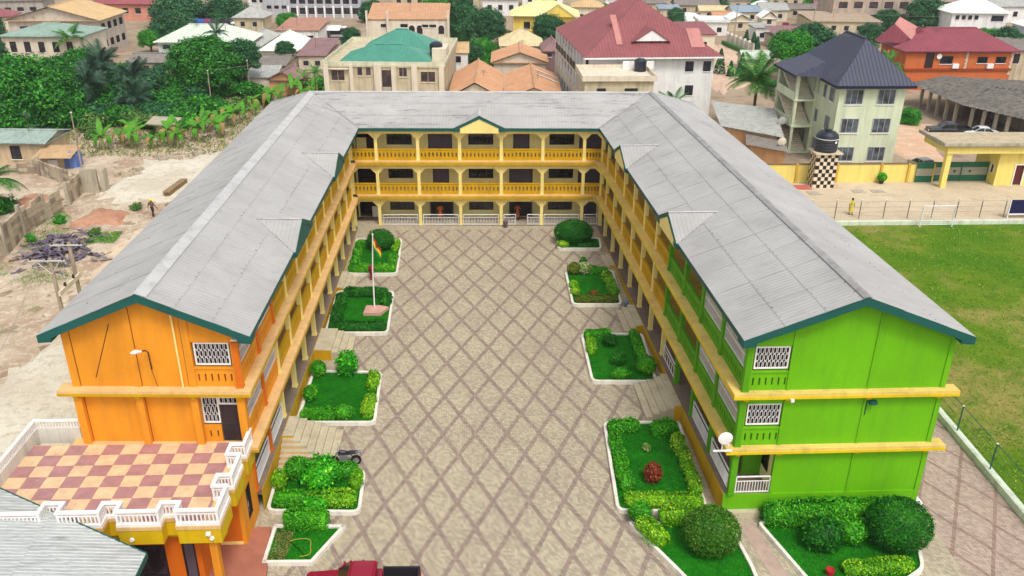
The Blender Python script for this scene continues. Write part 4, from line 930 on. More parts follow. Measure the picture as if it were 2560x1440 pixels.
sd = thing('satellite_dish', 'white satellite dish on the ledge corner of the green gable', 'satellite dish', (12.0, 34.75, 3.2))
P1('bowl', WHITE, sd, lambda m: [m.v.extend([(12.0 + r * math.cos(t), 34.45 - .22 + r * r * .35 + .0, 4.05 + r * math.sin(t) + (.1)) for t in [2 * math.pi * k / 20 for k in range(20)]]) for r in (.02, .15, .27, .36)] and m.f.extend([(q * 20 + k, q * 20 + (k + 1) % 20, (q + 1) * 20 + (k + 1) % 20, (q + 1) * 20 + k) for q in range(3) for k in range(20)]), True)
P1('mast', WHITE, sd, lambda m: (m.path([(12.0, 34.62, 3.2), (12.0, 34.6, 3.75), (12.0, 34.3, 4.1)], .035, 6), m.path([(12.0, 34.3, 3.7), (12.0, 33.75, 4.1)], .015, 5))); P1('feed', WHITE, sd, lambda m: m.lathe((12.0, 33.75, 4.06), [(.04, 0), (.05, .1), (.02, .12)], 8)); P1('bracket', WHITE, sd, lambda m: m.box(WF, 11.55, 12.5, 34.5, 34.6, 3.2, 3.26))
# ================================================================== RIGHT YARD
CHAR = paint('grey_steel_post', (120, 116, 112), .5, .1, .8, .1, .4, .3); FTEAL = paint('teal_steel', (44, 92, 92), .5, .15)
o = P1('field_kerb', paint('pale_mint_kerb', (206, 214, 192), .8, .12, .7, .3), None, lambda m: m.add([(x, y, zg(y) + h) for y in (18, 35, 73.9) for x, h in ((28.12, -.2), (28.12, .42), (28.5, .42), (28.5, -.2))], [(k * 4 + i, k * 4 + i + 1, k * 4 + i + 5, k * 4 + i + 4) for k in range(2) for i in range(3)]))
setp(o, 'long pale kerb wall between the side paving and the playing field', 'kerb wall')
o = P1('field_kerb', MATS['pale_mint_kerb'], None, lambda m: m.box(WF, 28.55, 95, 73.65, 74.0, -.1, .62)); setp(o, 'pale kerb wall behind the goal at the far edge of the field', 'kerb wall')
ff = thing('pitch_fence', 'row of grey posts with wire behind the goal', 'fence', (60, 75.5, .25))
pm = None
for i in range(16):
    x = 29.4 + i * 2.36
    P1('post', CHAR, ff, lambda m: m.path([(x, 75.5, .2), (x, 75.5, 1.95)], .045, 6)); P1('post_cap', WHITE, ff, lambda m: m.path([(x, 75.5, 1.93), (x - .02, 75.4, 2.2)], .06, 6))
for z in (.9, 1.4, 1.95): P1('wire', CHAR, ff, lambda m: m.path([(29.4 + i * 2.36, 75.5, z - (.02 if i % 2 else 0)) for i in range(16)], .012, 4))
sf = thing('side_fence', 'green wire fence on the kerb beside the playing field', 'fence', (28.3, 50, -.5))
for i in range(12):
    y = 30.5 + i * 3.6
    P1('post', FTEAL, sf, lambda m: m.path([(28.32, y, zg(y) + .4), (28.32, y, zg(y) + 2.1)], .04, 6)); P1('post_cap', WHITE, sf, lambda m: m.lathe((28.32, y, zg(y) + 2.08), [(.05, 0), (.06, .05), (.02, .08)], 6))
for h in (.75, 1.2, 1.65, 2.08): P1('wire', FTEAL, sf, lambda m: m.path([(28.32, y, zg(y) + h) for y in (30.5, 50, 70.1)], .014 if h < 2 else .03, 4))
gl = thing('football_goal', 'white football goal frame at the far end of the field', 'goal', (42.8, 73.2, .2))
P1('frame', WHITE, gl, lambda m: (m.path([(41.3, 73.15, .2), (41.3, 73.15, 2.28), (44.35, 73.15, 2.28), (44.35, 73.15, .2)], .055, 8), m.path([(41.3, 73.15, 2.28), (41.3, 73.55, .3), (44.35, 73.55, .3), (44.35, 73.15, 2.28)], .025, 6)))
def net(m):
    for i in range(13): x = 41.3 + i * 3.05 / 12; m.path([(x, 73.17, 2.26), (x, 73.52, .3)], .006, 3, False)
    for k in range(8): t_ = k / 8; m.path([(41.3, 73.17 + .35 * t_, 2.26 - 1.96 * t_), (44.35, 73.17 + .35 * t_, 2.26 - 1.96 * t_)], .006, 3, False)
P1('net', WHITE, gl, net)
nb = thing('notice_board', 'dark navy board on white legs beside the pitch fence', 'board', (52.4, 75.3, .25)); P1('panel', paint('navy_board', (24, 26, 72), .5, .12), nb, lambda m: m.box(WF, 50.9, 54.2, 75.2, 75.28, .75, 2.1)); P1('frame', WHITE, nb, lambda m: (m.box(WF, 50.85, 54.25, 75.17, 75.31, .62, .745), m.box(WF, 50.82, 50.895, 75.17, 75.31, .2, 2.1), m.box(WF, 54.205, 54.28, 75.17, 75.31, .2, 2.1)))
# boundary wall, water tower, gate
BY = paint('butter_yellow_paint', (232, 210, 116), .75, .08, .4, .14); CONCR = paint('raw_concrete', (176, 166, 146), .9, .16, .6, .35); COPE = paint('brown_coping', (120, 96, 74), .85, .15)
bw_ = thing('boundary_wall', 'yellow boundary wall with buttresses behind the water tower', 'wall', (40, 86.8, .25))
for i, (x0, x1) in enumerate(((28.5, 34.2), (34.2, 38.6), (38.6, 43.4), (43.4, 46.4), (46.4, 49.1))):
    P1('panel', BY, bw_, lambda m: m.box(WF, x0 + .12, x1 - .12, 86.75, 86.92, .1, 2.25)); P1('pier', paint('ochre_pier', (206, 166, 60), .8), bw_, lambda m: m.box(WF, x1 - .118, x1 + .118, 86.6, 86.98, .1, 2.3)); P1('coping', COPE, bw_, lambda m: m.box(WF, x0 + .119, x1 - .119, 86.68, 86.98, 2.25, 2.33))
wt = thing('water_tower', 'checkered black and white tank stand in front of the yellow wall', 'tank stand', (36.5, 86, .25))
P1('core', CONCR, wt, lambda m: m.box(WF, 35.42, 37.68, 84.9, 86.5, .2, 3.9))
BT = paint('black_tile', (30, 24, 24), .3, .1, 1, 0, .5); WT_ = paint('ivory_tile', (226, 206, 180), .4, .1, 1, .1, .5)
tm = {}
for r_ in range(9):
    for c_ in range(6):
        mt = BT if (r_ + c_) % 2 else WT_
        w_, h_ = 2.26 / 6, 3.7 / 9
        put('tile', 'towertile', WF, 35.42 + c_ * w_, 84.9, .2 + r_ * h_, mt, lambda m, G: m.box(G, .006, w_ - .006, -.03, 0, .006, h_ - .006), wt)
        if c_ < 5: put('tile', 'towertileside', WF, 35.42, 84.9 + c_ * .32, .2 + r_ * h_, mt, lambda m, G: m.box(G, -.03, 0, .006, .314, .006, h_ - .006), wt)
P1('platform', paint('pale_slab', (206, 188, 160), .85, .12, .8, .3), wt, lambda m: m.box(WF, 35.1, 38.0, 84.55, 86.8, 3.9, 4.06))
wk = thing('water_tank', 'black ribbed plastic water tank on the checkered stand', 'water tank', (36.5, 85.75, 4.06)); BPL = paint('black_plastic', (28, 32, 46), .35, .12, .8, .1, .5)
P1('body', BPL, wk, lambda m: m.lathe((36.5, 85.75, 4.06), [(1.12, 0)] + [(1.14 + (.05 if k % 2 else 0), .08 + k * .15) for k in range(11)] + [(1.1, 1.75), (.8, 2.02), (.36, 2.12), (.36, 2.25), (.3, 2.28)], 26)); P1('label_band', WHITE, wk, lambda m: m.lathe((36.5, 85.75, 5.42), [(1.205, 0), (1.205, .06)], 26)); P1('lid', BPL, wk, lambda m: m.path([(36.7, 85.6, 6.2), (35.9, 85.5, 6.5)], [.1, .05], 8))
P1('emblem', WHITE, wk, lambda m: m.poly([(37.05 + .13 * math.cos(t), 84.63 + .09 * math.cos(t) * .6, 5.2 + .13 * math.sin(t)) for t in [k * .63 for k in range(10)]]))
gt = thing('gatehouse', 'yellow entrance gatehouse with flat concrete canopy', 'gatehouse', (54, 86, .25))
P1('column', BY, gt, lambda m: m.box(WF, 49.05, 49.6, 84.6, 85.15, .2, 4.0)); P1('beam', BY, gt, lambda m: m.slab(WF, [(48.9, 84.45), (66, 84.45), (66, 85.0), (48.9, 85.0)], 4.0, 4.75)); P1('beam', BY, gt, lambda m: m.box(WF, 48.9, 49.4, 85.0, 89.5, 4.0, 4.75))
P1('canopy_slab', paint('canopy_concrete', (186, 170, 140), .9, .15, .7, .35), gt, lambda m: m.slab(WF, [(48.2, 84.2), (66, 84.0), (66, 89.8), (48.6, 89.8)], 4.75, 4.9)); P1('parapet', CONCR, gt, lambda m: (m.box(WF, 48.25, 66, 84.05, 84.3, 4.9, 5.2), m.box(WF, 48.25, 48.5, 84.3, 89.8, 4.9, 5.25)))
P1('wall', BY, gt, lambda m: wall_cells(m, WF, 55.4, 66, .1, 4.0, 85.3, 85.5, [(57.2, 58.1, .3, 2.5), (60, 62, 1.2, 2.3)])); P1('wall', BY, gt, lambda m: wall_cells(m, Fr((0, 0, 0), (0, 1), (1, 0)), 85.3, 89.5, .1, 4.0, 55.2, 55.4, [(85.9, 86.5, 1.4, 2.4)]))
window(Fr((0, 0, 0), (0, 1), (1, 0)), 85.9, 55.22, 1.4, .6, 1.0, gt, 1, None, WHITE); window(WF, 60, 85.36, 1.2, 2, 1.1, gt, 2); door(WF, 57.2, 85.36, .3, .9, 2.2, gt, 0, 'gdoor', paint('dark_red_door', (96, 40, 40), .5))
P1('door_frame', WHITE, gt, lambda m: (m.box(WF, 57.08, 57.2, 85.22, 85.3, .25, 2.6), m.box(WF, 58.1, 58.22, 85.22, 85.3, .25, 2.6), m.box(WF, 57.2, 58.1, 85.22, 85.3, 2.5, 2.6)))
gg = thing('metal_gate', 'green and grey sheet-metal gate below the canopy', 'gate', (52.2, 86.8, .25)); GG = paint('gate_green', (8, 92, 62), .5, .12, .8, .12, .4); GY = paint('gate_grey', (150, 146, 128), .5, .12, .8, .12, .4)
for x0, x1 in ((49.15, 52.2), (52.24, 55.15)):
    for z0, z1, mt in ((.35, 1.0, GG), (1.0, 1.85, GY), (1.85, 2.45, GG)): P1('panel', mt, gg, lambda m: m.box(WF, x0, x1, 86.8, 86.84, z0, z1 - .01))
    P1('frame', GG, gg, lambda m: (m.box(WF, x0 - .02, x0 + .05, 86.76, 86.79, .3, 2.48), m.box(WF, x1 - .05, x1 + .02, 86.76, 86.79, .3, 2.48)))
P1('emblem', TEAL, gg, lambda m: m.path([(51.5, 86.77, 1.42), (51.5, 86.79, 1.42)], .16, 10)); P1('emblem', TEAL, gg, lambda m: m.path([(53.2, 86.77, 1.42), (53.2, 86.79, 1.42)], .16, 10))
g2 = thing('side_gate', 'narrow green and grey gate left of the gatehouse column', 'gate', (48.2, 86.85, .25))
for z0, z1, mt in ((.3, 1.0, GG), (1.0, 1.8, GY), (1.8, 2.5, GG)): P1('panel', mt, g2, lambda m: m.box(WF, 47.2, 49.0, 86.52, 86.57, z0, z1 - .01))
pp = thing('potted_plant', 'round green plant in a pot against the yellow wall', 'potted plant', (43.4, 86.2, .25)); P1('pot', BROWN, pp, lambda m: m.lathe((43.4, 86.2, .25), [(.18, 0), (.28, .4), (.3, .42), (.24, .42)], 12))
me_ = None
d_ = RNG.normal(0, 1, (500, 3)); d_ /= np.linalg.norm(d_, axis=1)[:, None]; q = link('foliage', leaf_mesh('foliage', d_ * .45 + np.array([0, 0, .75]), d_, .1, HB), pp)
for x, y in ((34.3, 83.1), (39.2, 83.6), (41.2, 83.6)): setp(P1('drain_cover', CONCR, None, lambda m: (m.box(WF, x, x + 1.3, y - .5, y + .5, .2, .30), m.box(WF, x - .04, x + 1.34, y - .54, y - .5, .2, .33))), 'flat concrete drain cover on the yard, %s' % {34.3: 'at the foot of the tank stand', 39.2: 'left one of the pair', 41.2: 'right one of the pair'}[x], 'cover')
setp(P1('red_mat', paint('faded_red', (190, 96, 88), .85), None, lambda m: m.slab(WF, [(32.4, 84.4), (35.2, 84.3), (35.0, 85.6), (32.6, 85.7)], .26, .34)), 'faded red slab on the yard left of the tank stand', 'slab')
blades('grass_tufts', [(29, 40), (70, 40), (70, 73), (29, 73)], 6, .10, GRF, None, lambda y: zg(y) + .06); blades('grass_tufts', [(28.8, 30), (45, 30), (45, 42), (28.8, 42)], 25, .08, GRF, None, lambda y: zg(y) + .06)
setp(bpy.data.objects['grass_tufts'], 'dry and green grass of the far playing field', 'grass'); setp(bpy.data.objects['grass_tufts.001'], 'grass of the near playing field beside the kerb', 'grass')

# ================================================================== HOUSES
def faces(F, w, d): return {'f': Fr(F.pt(0, 0, 0), F.ea, F.eb), 'l': Fr(F.pt(0, d, 0), (-F.eb[0], -F.eb[1]), F.ea), 'r': Fr(F.pt(w, 0, 0), F.eb, (-F.ea[0], -F.ea[1]))}
def rect_roof(root, F, w, d, h, kind, rise, over, mat, pitch=.5, amp=.05, base=0, hipf=1.0, name='roof'):
    o_ = over; A0, A1, B0, B1 = -o_, w + o_, -o_, d + o_; W_, D_ = A1 - A0, B1 - B0; z = h
    rf = P1(name, mat, root, lambda m: m.slab(F, [(A0 + .1, B0 + .1), (A1 - .1, B0 + .1), (A1 - .1, B1 - .1), (A0 + .1, B1 - .1)], z - .14, z - .03))
    c = lambda a, b, zz: F.pt(a, b, zz)
    if kind == 'hip':
        if W_ >= D_: r0, r1 = (A0 + D_ / 2 * hipf, (B0 + B1) / 2), (A1 - D_ / 2 * hipf, (B0 + B1) / 2)
        else: r0, r1 = ((A0 + A1) / 2, B0 + W_ / 2 * hipf), ((A0 + A1) / 2, B1 - W_ / 2 * hipf)
        R0, R1 = c(*r0, z + rise), c(*r1, z + rise)
        if W_ >= D_: P = [[c(A0, B0, z), c(A1, B0, z), R1, R0], [c(A1, B1, z), c(A0, B1, z), R0, R1], [c(A0, B1, z), c(A0, B0, z), R0], [c(A1, B0, z), c(A1, B1, z), R1]]
        else: P = [[c(A0, B0, z), c(A1, B0, z), R0], [c(A1, B1, z), c(A0, B1, z), R1], [c(A0, B1, z), c(A0, B0, z), R0, R1], [c(A1, B0, z), c(A1, B1, z), R1, R0]]
    elif kind == 'gx':   # ridge along a
        R0, R1 = c(A0, (B0 + B1) / 2, z + rise), c(A1, (B0 + B1) / 2, z + rise); P = [[c(A0, B0, z), c(A1, B0, z), R1, R0], [c(A1, B1, z), c(A0, B1, z), R0, R1]]
    elif kind == 'gy':
        R0, R1 = c((A0 + A1) / 2, B0, z + rise), c((A0 + A1) / 2, B1, z + rise); P = [[c(A0, B1, z), c(A0, B0, z), R0, R1], [c(A1, B0, z), c(A1, B1, z), R1, R0]]
    else: R0 = None; P = [[c(A0, B0, z), c(A1, B0, z), c(A1, B1, z + rise), c(A0, B1, z + rise)]]
    for p in P: sheet('roof_plane', p, pitch, amp, mat, rf)
    if R0 is not None: P1('ridge_cap', mat, rf, lambda m: m.path([Vector(R0) + Vector((0, 0, .05)), Vector(R1) + Vector((0, 0, .05))], .13, 6))
    return rf
AERM = paint('aerial_metal', (96, 94, 92), .5, .1, 1, 0, .4, .4)
def house(label, x, y, w, d, h, ang, wall, roofm=None, roof='hip', rise=1.6, over=.6, wins=(), name='house', cat='house', z0=.2, pane=None, frame=None, pitch=.5, trim=None, hipf=1.0, mull=2, leftm=None):
    F = rotfr(x, y, 0, math.radians(ang)); root = thing(name, label, cat, F.pt(w / 2, d / 2, z0)); fc = faces(F, w, d)
    P1('wall', wall, root, lambda m: m.box(F, 0, w, 0, d, z0 - .3, h))
    if roof == 'gx': [P1('gable', wall, root, lambda m: m.prism(F.swap(), [(0, h), (d, h), (d / 2, h + rise * d / (d + 2 * over))], a, a + .2)) for a in (0, w - .2)]
    if roof == 'gy': [P1('gable', wall, root, lambda m: m.prism(F, [(0, h), (w, h), (w / 2, h + rise * w / (w + 2 * over))], b, b + .2)) for b in (0, d - .2)]
    if roof == 'flat':
        P1('roof_slab', roofm or wall, root, lambda m: m.slab(F, [(-over, -over), (w + over, -over), (w + over, d + over), (-over, d + over)], h, h + .2)); t_ = trim or wall
        P1('parapet', t_, root, lambda m: (m.box(F, -over, w + over, -over, -over + .15, h + .2, h + .2 + rise), m.box(F, -over, -over + .15, -over + .15, d + over, h + .2, h + .2 + rise), m.box(F, w + over - .15, w + over, -over + .15, d + over, h + .2, h + .2 + rise), m.box(F, -over + .15, w + over - .15, d + over - .15, d + over, h + .2, h + .2 + rise)))
    elif roof:
        rf = rect_roof(root, F, w, d, h, roof, rise, over, roofm, pitch, hipf=hipf)
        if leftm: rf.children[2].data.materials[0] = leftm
    if roof and roof != 'flat' and w > 4 and random.random() < .6:
        ap = Vector(F.pt(w * random.uniform(.25, .75), d * .4, h + rise * .5)); hh_ = random.uniform(1.4, 2.6)
        P1('aerial', AERM, root, lambda m: (m.path([ap, ap + Vector((0, 0, hh_))], .03, 5), [m.path([ap + Vector((-q, 0, hh_ - .12 - k * .16)), ap + Vector((q, 0, hh_ - .12 - k * .16))], .018, 4) for k, q in enumerate((.35, .45, .55))], m.path([ap + Vector((0, -.5, hh_ - .28)), ap + Vector((0, .5, hh_ - .28))], .018, 4)))
    for f_, a, z, ww, hh in wins:
        o = window(fc[f_], a, -.04, z, ww, hh, root, mull if ww > .9 else 1, pane, frame, 'hw')
        P1('sill', trim or WHITE, root, lambda m: m.box(fc[f_], a - .08, a + ww + .08, -.1, .0, z - .1, z - .002))
    return root, F, fc
def row(f_, n, a0, a1, z, ww, hh): return [(f_, a0 + (a1 - a0) * (i + .5) / n - ww / 2, z, ww, hh) for i in range(n)]
WWALL = paint('white_house_wall', (228, 226, 222), .8, .08, .4, .2); CWALL = paint('cream_house_wall', (214, 202, 180), .8, .1, .4, .2); GWALL = paint('grey_block_wall', (196, 182, 152), .9, .14, .5, .35); MINT = paint('pale_mint_wall', (206, 212, 182), .8, .08, .4, .16); BRW = paint('brown_sheet', (194, 148, 112), .7, .12, .5, .25); MAR = paint('maroon_sheet', (142, 80, 82), .5, .14, .4, .2, .4); MARL = paint('faded_and_sheen_maroon_sheet', (184, 124, 116), .6, .12, .4, .2, .3)
NAVY = paint('navy_sheet', (60, 62, 80), .5, .1, .5, .12, .4); TEALR = paint('teal_sheet', (70, 138, 118), .5, .1, .5, .15, .4); GREYR = paint('grey_sheet', (170, 170, 164), .6, .14, .5, .3); LGRN = paint('pale_green_sheet', (200, 210, 192), .6, .1, .5, .2); TANR = paint('tan_sheet', (196, 166, 122), .7, .1, .5, .2); DGREY = paint('dark_grey_sheet', (132, 124, 116), .7, .15, .5, .35); CREAMR = paint('sand_sheet', (206, 190, 148), .7, .1, .5, .2); PURP = paint('plum_brown_sheet', (140, 108, 108), .7, .14, .5, .25); WHTR = paint('white_sheet', (226, 230, 222), .5, .08, .5, .2); RUST = paint('rusty_dark_sheet', (112, 106, 98), .9, .25, .4, .9); PINKW = paint('pink_wall', (206, 140, 116), .8, .12, .5, .2); REDO = paint('brick_orange_wall', (198, 106, 56), .8, .1, .5, .12); CRIM = paint('crimson_sheet', (138, 64, 76), .5, .12, .5, .15, .4)
# navy-roofed three-storey house
nw = []
for z in (.9, 4.15, 7.35): nw += [('f', .7, z, 2.0, 1.65), ('f', 4.3, z, 2.0, 1.65)]
for z, aa in ((.9, (4.0, 7.6)), (4.1, (1.4, 4.6, 9.4)), (7.3, (1.2, 3.0, 5.8, 9.6))): nw += [('l', 13.6 - a - 1.3, z, 1.3 if i % 2 == 0 else .8, 1.5) for i, a in enumerate(aa)]
hn, Fn, fcn = house('three-storey pale green house with a dark navy hipped roof', 40.0, 92.6, 7.4, 13.6, 9.5, 0, MINT, NAVY, 'hip', 4.3, .75, nw, 'apartment_house', 'building', trim=WHITE, pitch=.42, hipf=1.05, frame=paint('pale_grey_frame', (170, 172, 172), .6), pane=glass('louvre_glass', (52, 56, 62), .3), mull=3)
[P1('stair_pillar', MINT, hn, lambda m: m.box(Fn, *q, .1, 9.4)) for q in ((-2.6, -2.3, 6.0, 6.4), (-2.6, -2.3, 12.4, 12.8), (-2.29, -.003, 12.6, 12.8), (-.3, -.003, 6.0, 6.3))]
for z in (.1, 3.3, 6.4): P1('landing', MINT, hn, lambda m: m.box(Fn, -2.7, -.003, 5.9, 12.9, z, z + .2)); P1('stair_flight', CWALL, hn, lambda m: [m.box(Fn, -2.55, -.2, 7.0 + q * .32, 7.32 + q * .32, z + .2 + q * .17, z + .37 + q * .17) for q in range(16)]); P1('balustrade', MINT, hn, lambda m: m.box(Fn, -2.72, -2.6, 6.4, 12.4, z + .2, z + 1.0))
sheet('roof_plane', [Fn.pt(-3.1, 13.4, 9.45), Fn.pt(-3.1, 5.4, 9.45), Fn.pt(.9, 6.6, 10.9), Fn.pt(.9, 12.4, 10.9)], .42, .05, NAVY, hn); sheet('roof_plane', [Fn.pt(-3.1, 5.4, 9.45), Fn.pt(-.75, 4.0, 9.52), Fn.pt(.9, 6.6, 10.9)], .42, .05, NAVY, hn)
P1('fascia_board', paint('navy_fascia', (24, 26, 52), .5, .1), hn, lambda m: (m.box(Fn, -.78, 8.18, -.79, -.752, 9.22, 9.52), m.box(Fn, -.79, -.752, -.75, 4.0, 9.22, 9.5), m.box(Fn, -3.14, -3.1, 5.4, 13.4, 9.2, 9.46)))
sheet('raised_roof_panel', [Fn.pt(-.5, 3.0, 9.75), Fn.pt(-.5, .3, 9.75), Fn.pt(2.0, 2.0, 12.2), Fn.pt(2.0, 4.4, 12.2)], .3, .05, NAVY, hn)
# low grey-roofed house tucked against the right wing
lh = thing('low_house', 'low house with a grey sheet roof between the right wing and the navy-roofed house', 'house', (33.5, 100, .2)); TW_ = paint('tan_mud_wall', (196, 148, 104), .9, .15, .6, .3)
P1('wall', TW_, lh, lambda m: m.slab(WF, [(34.6, 95.2), (30, 99.3), (31.2, 106.5), (36.2, 103)], .1, 3.1)); rf = P1('roof', GREYR, lh, lambda m: m.slab(WF, [(34.9, 94.7), (29.6, 99.4), (31, 107), (36.6, 103.4)], 3.06, 3.12))
sheet('roof_plane', [(35.2, 94.3, 3.15), (29.2, 99.5, 3.25), (30.2, 108.5, 4.3), (37.0, 104, 4.3)], .4, .04, GREYR, rf); sheet('roof_plane', [(35.0, 91.6, 2.2), (31.0, 94.8, 2.25), (31.8, 98.0, 2.9), (35.2, 95.4, 2.9)], .4, .04, DGREY, rf)
P1('doorway', BROWN, lh, lambda m: m.slab(WF, [(35.0, 96.0), (34.9, 96.05), (35.6, 100.4), (35.8, 100.3)], .2, 2.3)); P1('lean_wall', TW_, lh, lambda m: m.slab(WF, [(34.6, 92.2), (31.5, 94.9), (31.7, 95.1), (34.8, 92.4)], .1, 2.15))
for (x, y, z, lab) in ((36.2, 98.5, 3.6, 'grey satellite dish on the roof edge of the low grey-roofed house'), (34.6, 93.2, 2.5, 'cream satellite dish low beside the low grey-roofed house')):
    d2 = thing('satellite_dish', lab, 'satellite dish', (x, y, z - .5)); mt = GREYR if z > 3 else CWALL
    P1('bowl', mt, d2, lambda m: [m.v.extend([(x + r * math.cos(t), y + r * r * .3, z + .5 + r * math.sin(t)) for t in [2 * math.pi * k / 16 for k in range(16)]]) for r in (.02, .26, .48)] and m.f.extend([(q * 16 + k, q * 16 + (k + 1) % 16, (q + 1) * 16 + (k + 1) % 16, (q + 1) * 16 + k) for q in range(2) for k in range(16)]), True); P1('mast', CHAR, d2, lambda m: m.path([(x, y + .1, z - .6), (x, y + .05, z + .5)], .04, 6))
# crimson-roofed orange house
ro, Fo, fo = house('long orange-walled house with a crimson roof behind the arcade shed', 67.8, 134.6, 17.4, 9, 6.3, 0, REDO, CRIM, 'hip', 2.9, .7, [('f', 5.6, 4.3, 2.0, 1.2), ('f', 11.6, 4.4, 1.6, 1.0), ('f', 14.6, 4.4, 1.6, 1.0)], 'villa', 'house', pitch=.4)
P1('balcony_door', BROWN, ro, lambda m: m.box(fo['f'], 3.2, 4.5, -.08, 0, 3.7, 6.2)); P1('quoin_strip', CWALL, ro, lambda m: [m.box(fo['f'], 9.6 + (.1 if k % 2 else 0), 10.0, -.06, 0, 3.6 + k * .3, 3.85 + k * .3) for k in range(9)]); P1('quoin_strip', CWALL, ro, lambda m: [m.box(fo['f'], 16.9 + (.1 if k % 2 else 0), 17.3, -.06, 0, 2.6 + k * .3, 2.85 + k * .3) for k in range(12)]); P1('floor_band', paint('dark_band', (150, 66, 30), .8), ro, lambda m: m.box(fo['f'], 0, 17.4, -.25, 0, 3.3, 3.6))
for a in (7.6, 13.2): P1('ac_unit', WHITE, ro, lambda m: m.box(fo['f'], a, a + 1.0, -.45, 0, 3.65, 4.35))
P1('satellite_dish', WHITE, ro, lambda m: m.path([fo['f'].pt(5.2, -.3, 5.5), fo['f'].pt(5.2, -.2, 5.5)], .42, 12))
sheet('gablet', [Fo.pt(-3.5, 4.6, 7.2), Fo.pt(2.6, 2.2, 6.8), Fo.pt(-.9, 4.0, 9.9)], .5, .03, CRIM, ro); sheet('gablet_roof', [Fo.pt(2.6, 2.0, 6.9), Fo.pt(4.4, 5.6, 8.9), Fo.pt(.8, 7.0, 9.9), Fo.pt(-.9, 3.9, 9.95)], .5, .03, MARL, ro)
P1('dormer', CRIM, ro, lambda m: m.prism(Fo, [(2.6, 7.7), (4.2, 7.5), (3.5, 9.4)], 3.4, 5.0)); P1('upper_balcony', PINKW, ro, lambda m: (m.box(Fo, -2.6, 0, 1.0, 6, .2, 3.4), m.box(Fo, -2.6, -2.4, 1.0, 1.2, 3.4, 6.2), m.box(Fo, -2.6, 0, 1.0, 1.15, 3.4, 4.2)))
# rusty arcade shed
ar = thing('arcade_shed', 'long open-sided shed with a rusty dark sheet roof and concrete posts', 'shed', (76, 112, .25)); rp_ = [(63.8, 124.5), (64.3, 109.8), (68.2, 102.4), (96, 100.6), (96, 122)]
rf = P1('roof', DGREY, ar, lambda m: m.slab(WF, [(64.4, 123.5), (64.9, 110.4), (68.6, 103.2), (95.5, 101.4), (95.5, 121)], 3.1, 3.18))
for i, (p, zz) in enumerate((([(64.3, 109.8, 3.3), (68.2, 102.4, 3.2), (76, 113, 4.3), (72, 117, 4.3)], 0), ([(68.2, 102.4, 3.2), (96, 100.6, 3.2), (96, 111, 4.4), (76, 113, 4.3)], 0), ([(63.8, 124.5, 3.3), (64.3, 109.8, 3.3), (72, 117, 4.3), (70, 126, 4.2)], 0), ([(72, 117, 4.3), (76, 113, 4.3), (96, 111, 4.4), (96, 124, 3.4), (70, 126, 3.4)], 0))): sheet('roof_plane', p, .8, .06, RUST, rf)
for x, y in [(64.9 + .02 * i, 122 - i * 2.4) for i in range(5)] + [(65.4 + i * .75, 109.2 - i * 1.5) for i in range(4)] + [(69.5 + i * 3.0, 103.2 - i * .15) for i in range(8)]: P1('post', CONCR, ar, lambda m: m.box(WF, x - .18, x + .18, y - .18, y + .18, .2, 3.1))
P1('back_wall', PURP, ar, lambda m: m.box(WF, 68, 96, 116, 116.3, .2, 3.1)); P1('bay_wall', CONCR, ar, lambda m: [m.box(WF, x, x + .2, 107, 116, .2, 3.0) for x in (72, 78, 84, 90)])
# green-roofed unfinished house behind the school
gw = [('f', .95, 4.5, 1.95, 1.5), ('f', 4.6, 5.2, .8, 1.3), ('f', 5.8, 5.2, .8, 1.3), ('f', 10.4, 5.1, 1.2, 1.3), ('f', 13.4, 4.4, 2.1, 1.5)]
gh, Fg, fg = house('unfinished block house with parapet and teal hipped roofs behind the school', -21.0, 121.0, 16.7, 22, 6.4, -3.5, GWALL, GWALL, 'flat', .55, .15, gw, 'unfinished_house', 'house', trim=paint('pale_green_block', (206, 204, 176), .9, .14, .6, .3), pane=glass('brown_opening', (40, 26, 26), .6), frame=GWALL)
for a0, a1 in ((0, .7), (3.6, 4.1), (7.0, 8.0), (9.4, 10.0), (12.2, 13.0), (16.0, 16.7)): P1('pier', CWALL, gh, lambda m: m.box(fg['f'], a0, a1, -.35, 0, .2, 6.75))
P1('opening', MATS['brown_opening'], gh, lambda m: m.box(fg['f'], 8.05, 9.35, -.03, 0, 3.2, 6.0)); P1('canopy', CWALL, gh, lambda m: m.box(fg['f'], .75, 3.5, -.5, 0, 6.1, 6.25)); P1('rubble_fill', CONCR, gh, lambda m: m.box(fg['f'], 8.1, 9.3, -.4, -.035, 2.2, 3.7))
rect_roof(gh, Fr(Fg.pt(1.9, 2.2, 0), Fg.ea, Fg.eb), 12.6, 8.5, 6.75, 'hip', 1.7, .1, TEALR, .45, .05, name='front_roof'); rect_roof(gh, Fr(Fg.pt(3.4, 9.5, 0), Fg.ea, Fg.eb), 11.2, 9.5, 6.9, 'hip', 2.6, .1, TEALR, .45, .05, name='rear_roof')
P1('tank', BPL, gh, lambda m: m.lathe(Fg.pt(15.0, 6.5, 6.9), [(.9, 0), (.95, 1.7), (.6, 1.95), (.2, 2.05)], 14)); P1('stair_head', CWALL, gh, lambda m: m.box(Fg, 14.6, 16.6, 4.4, 9.5, 6.6, 8.2))
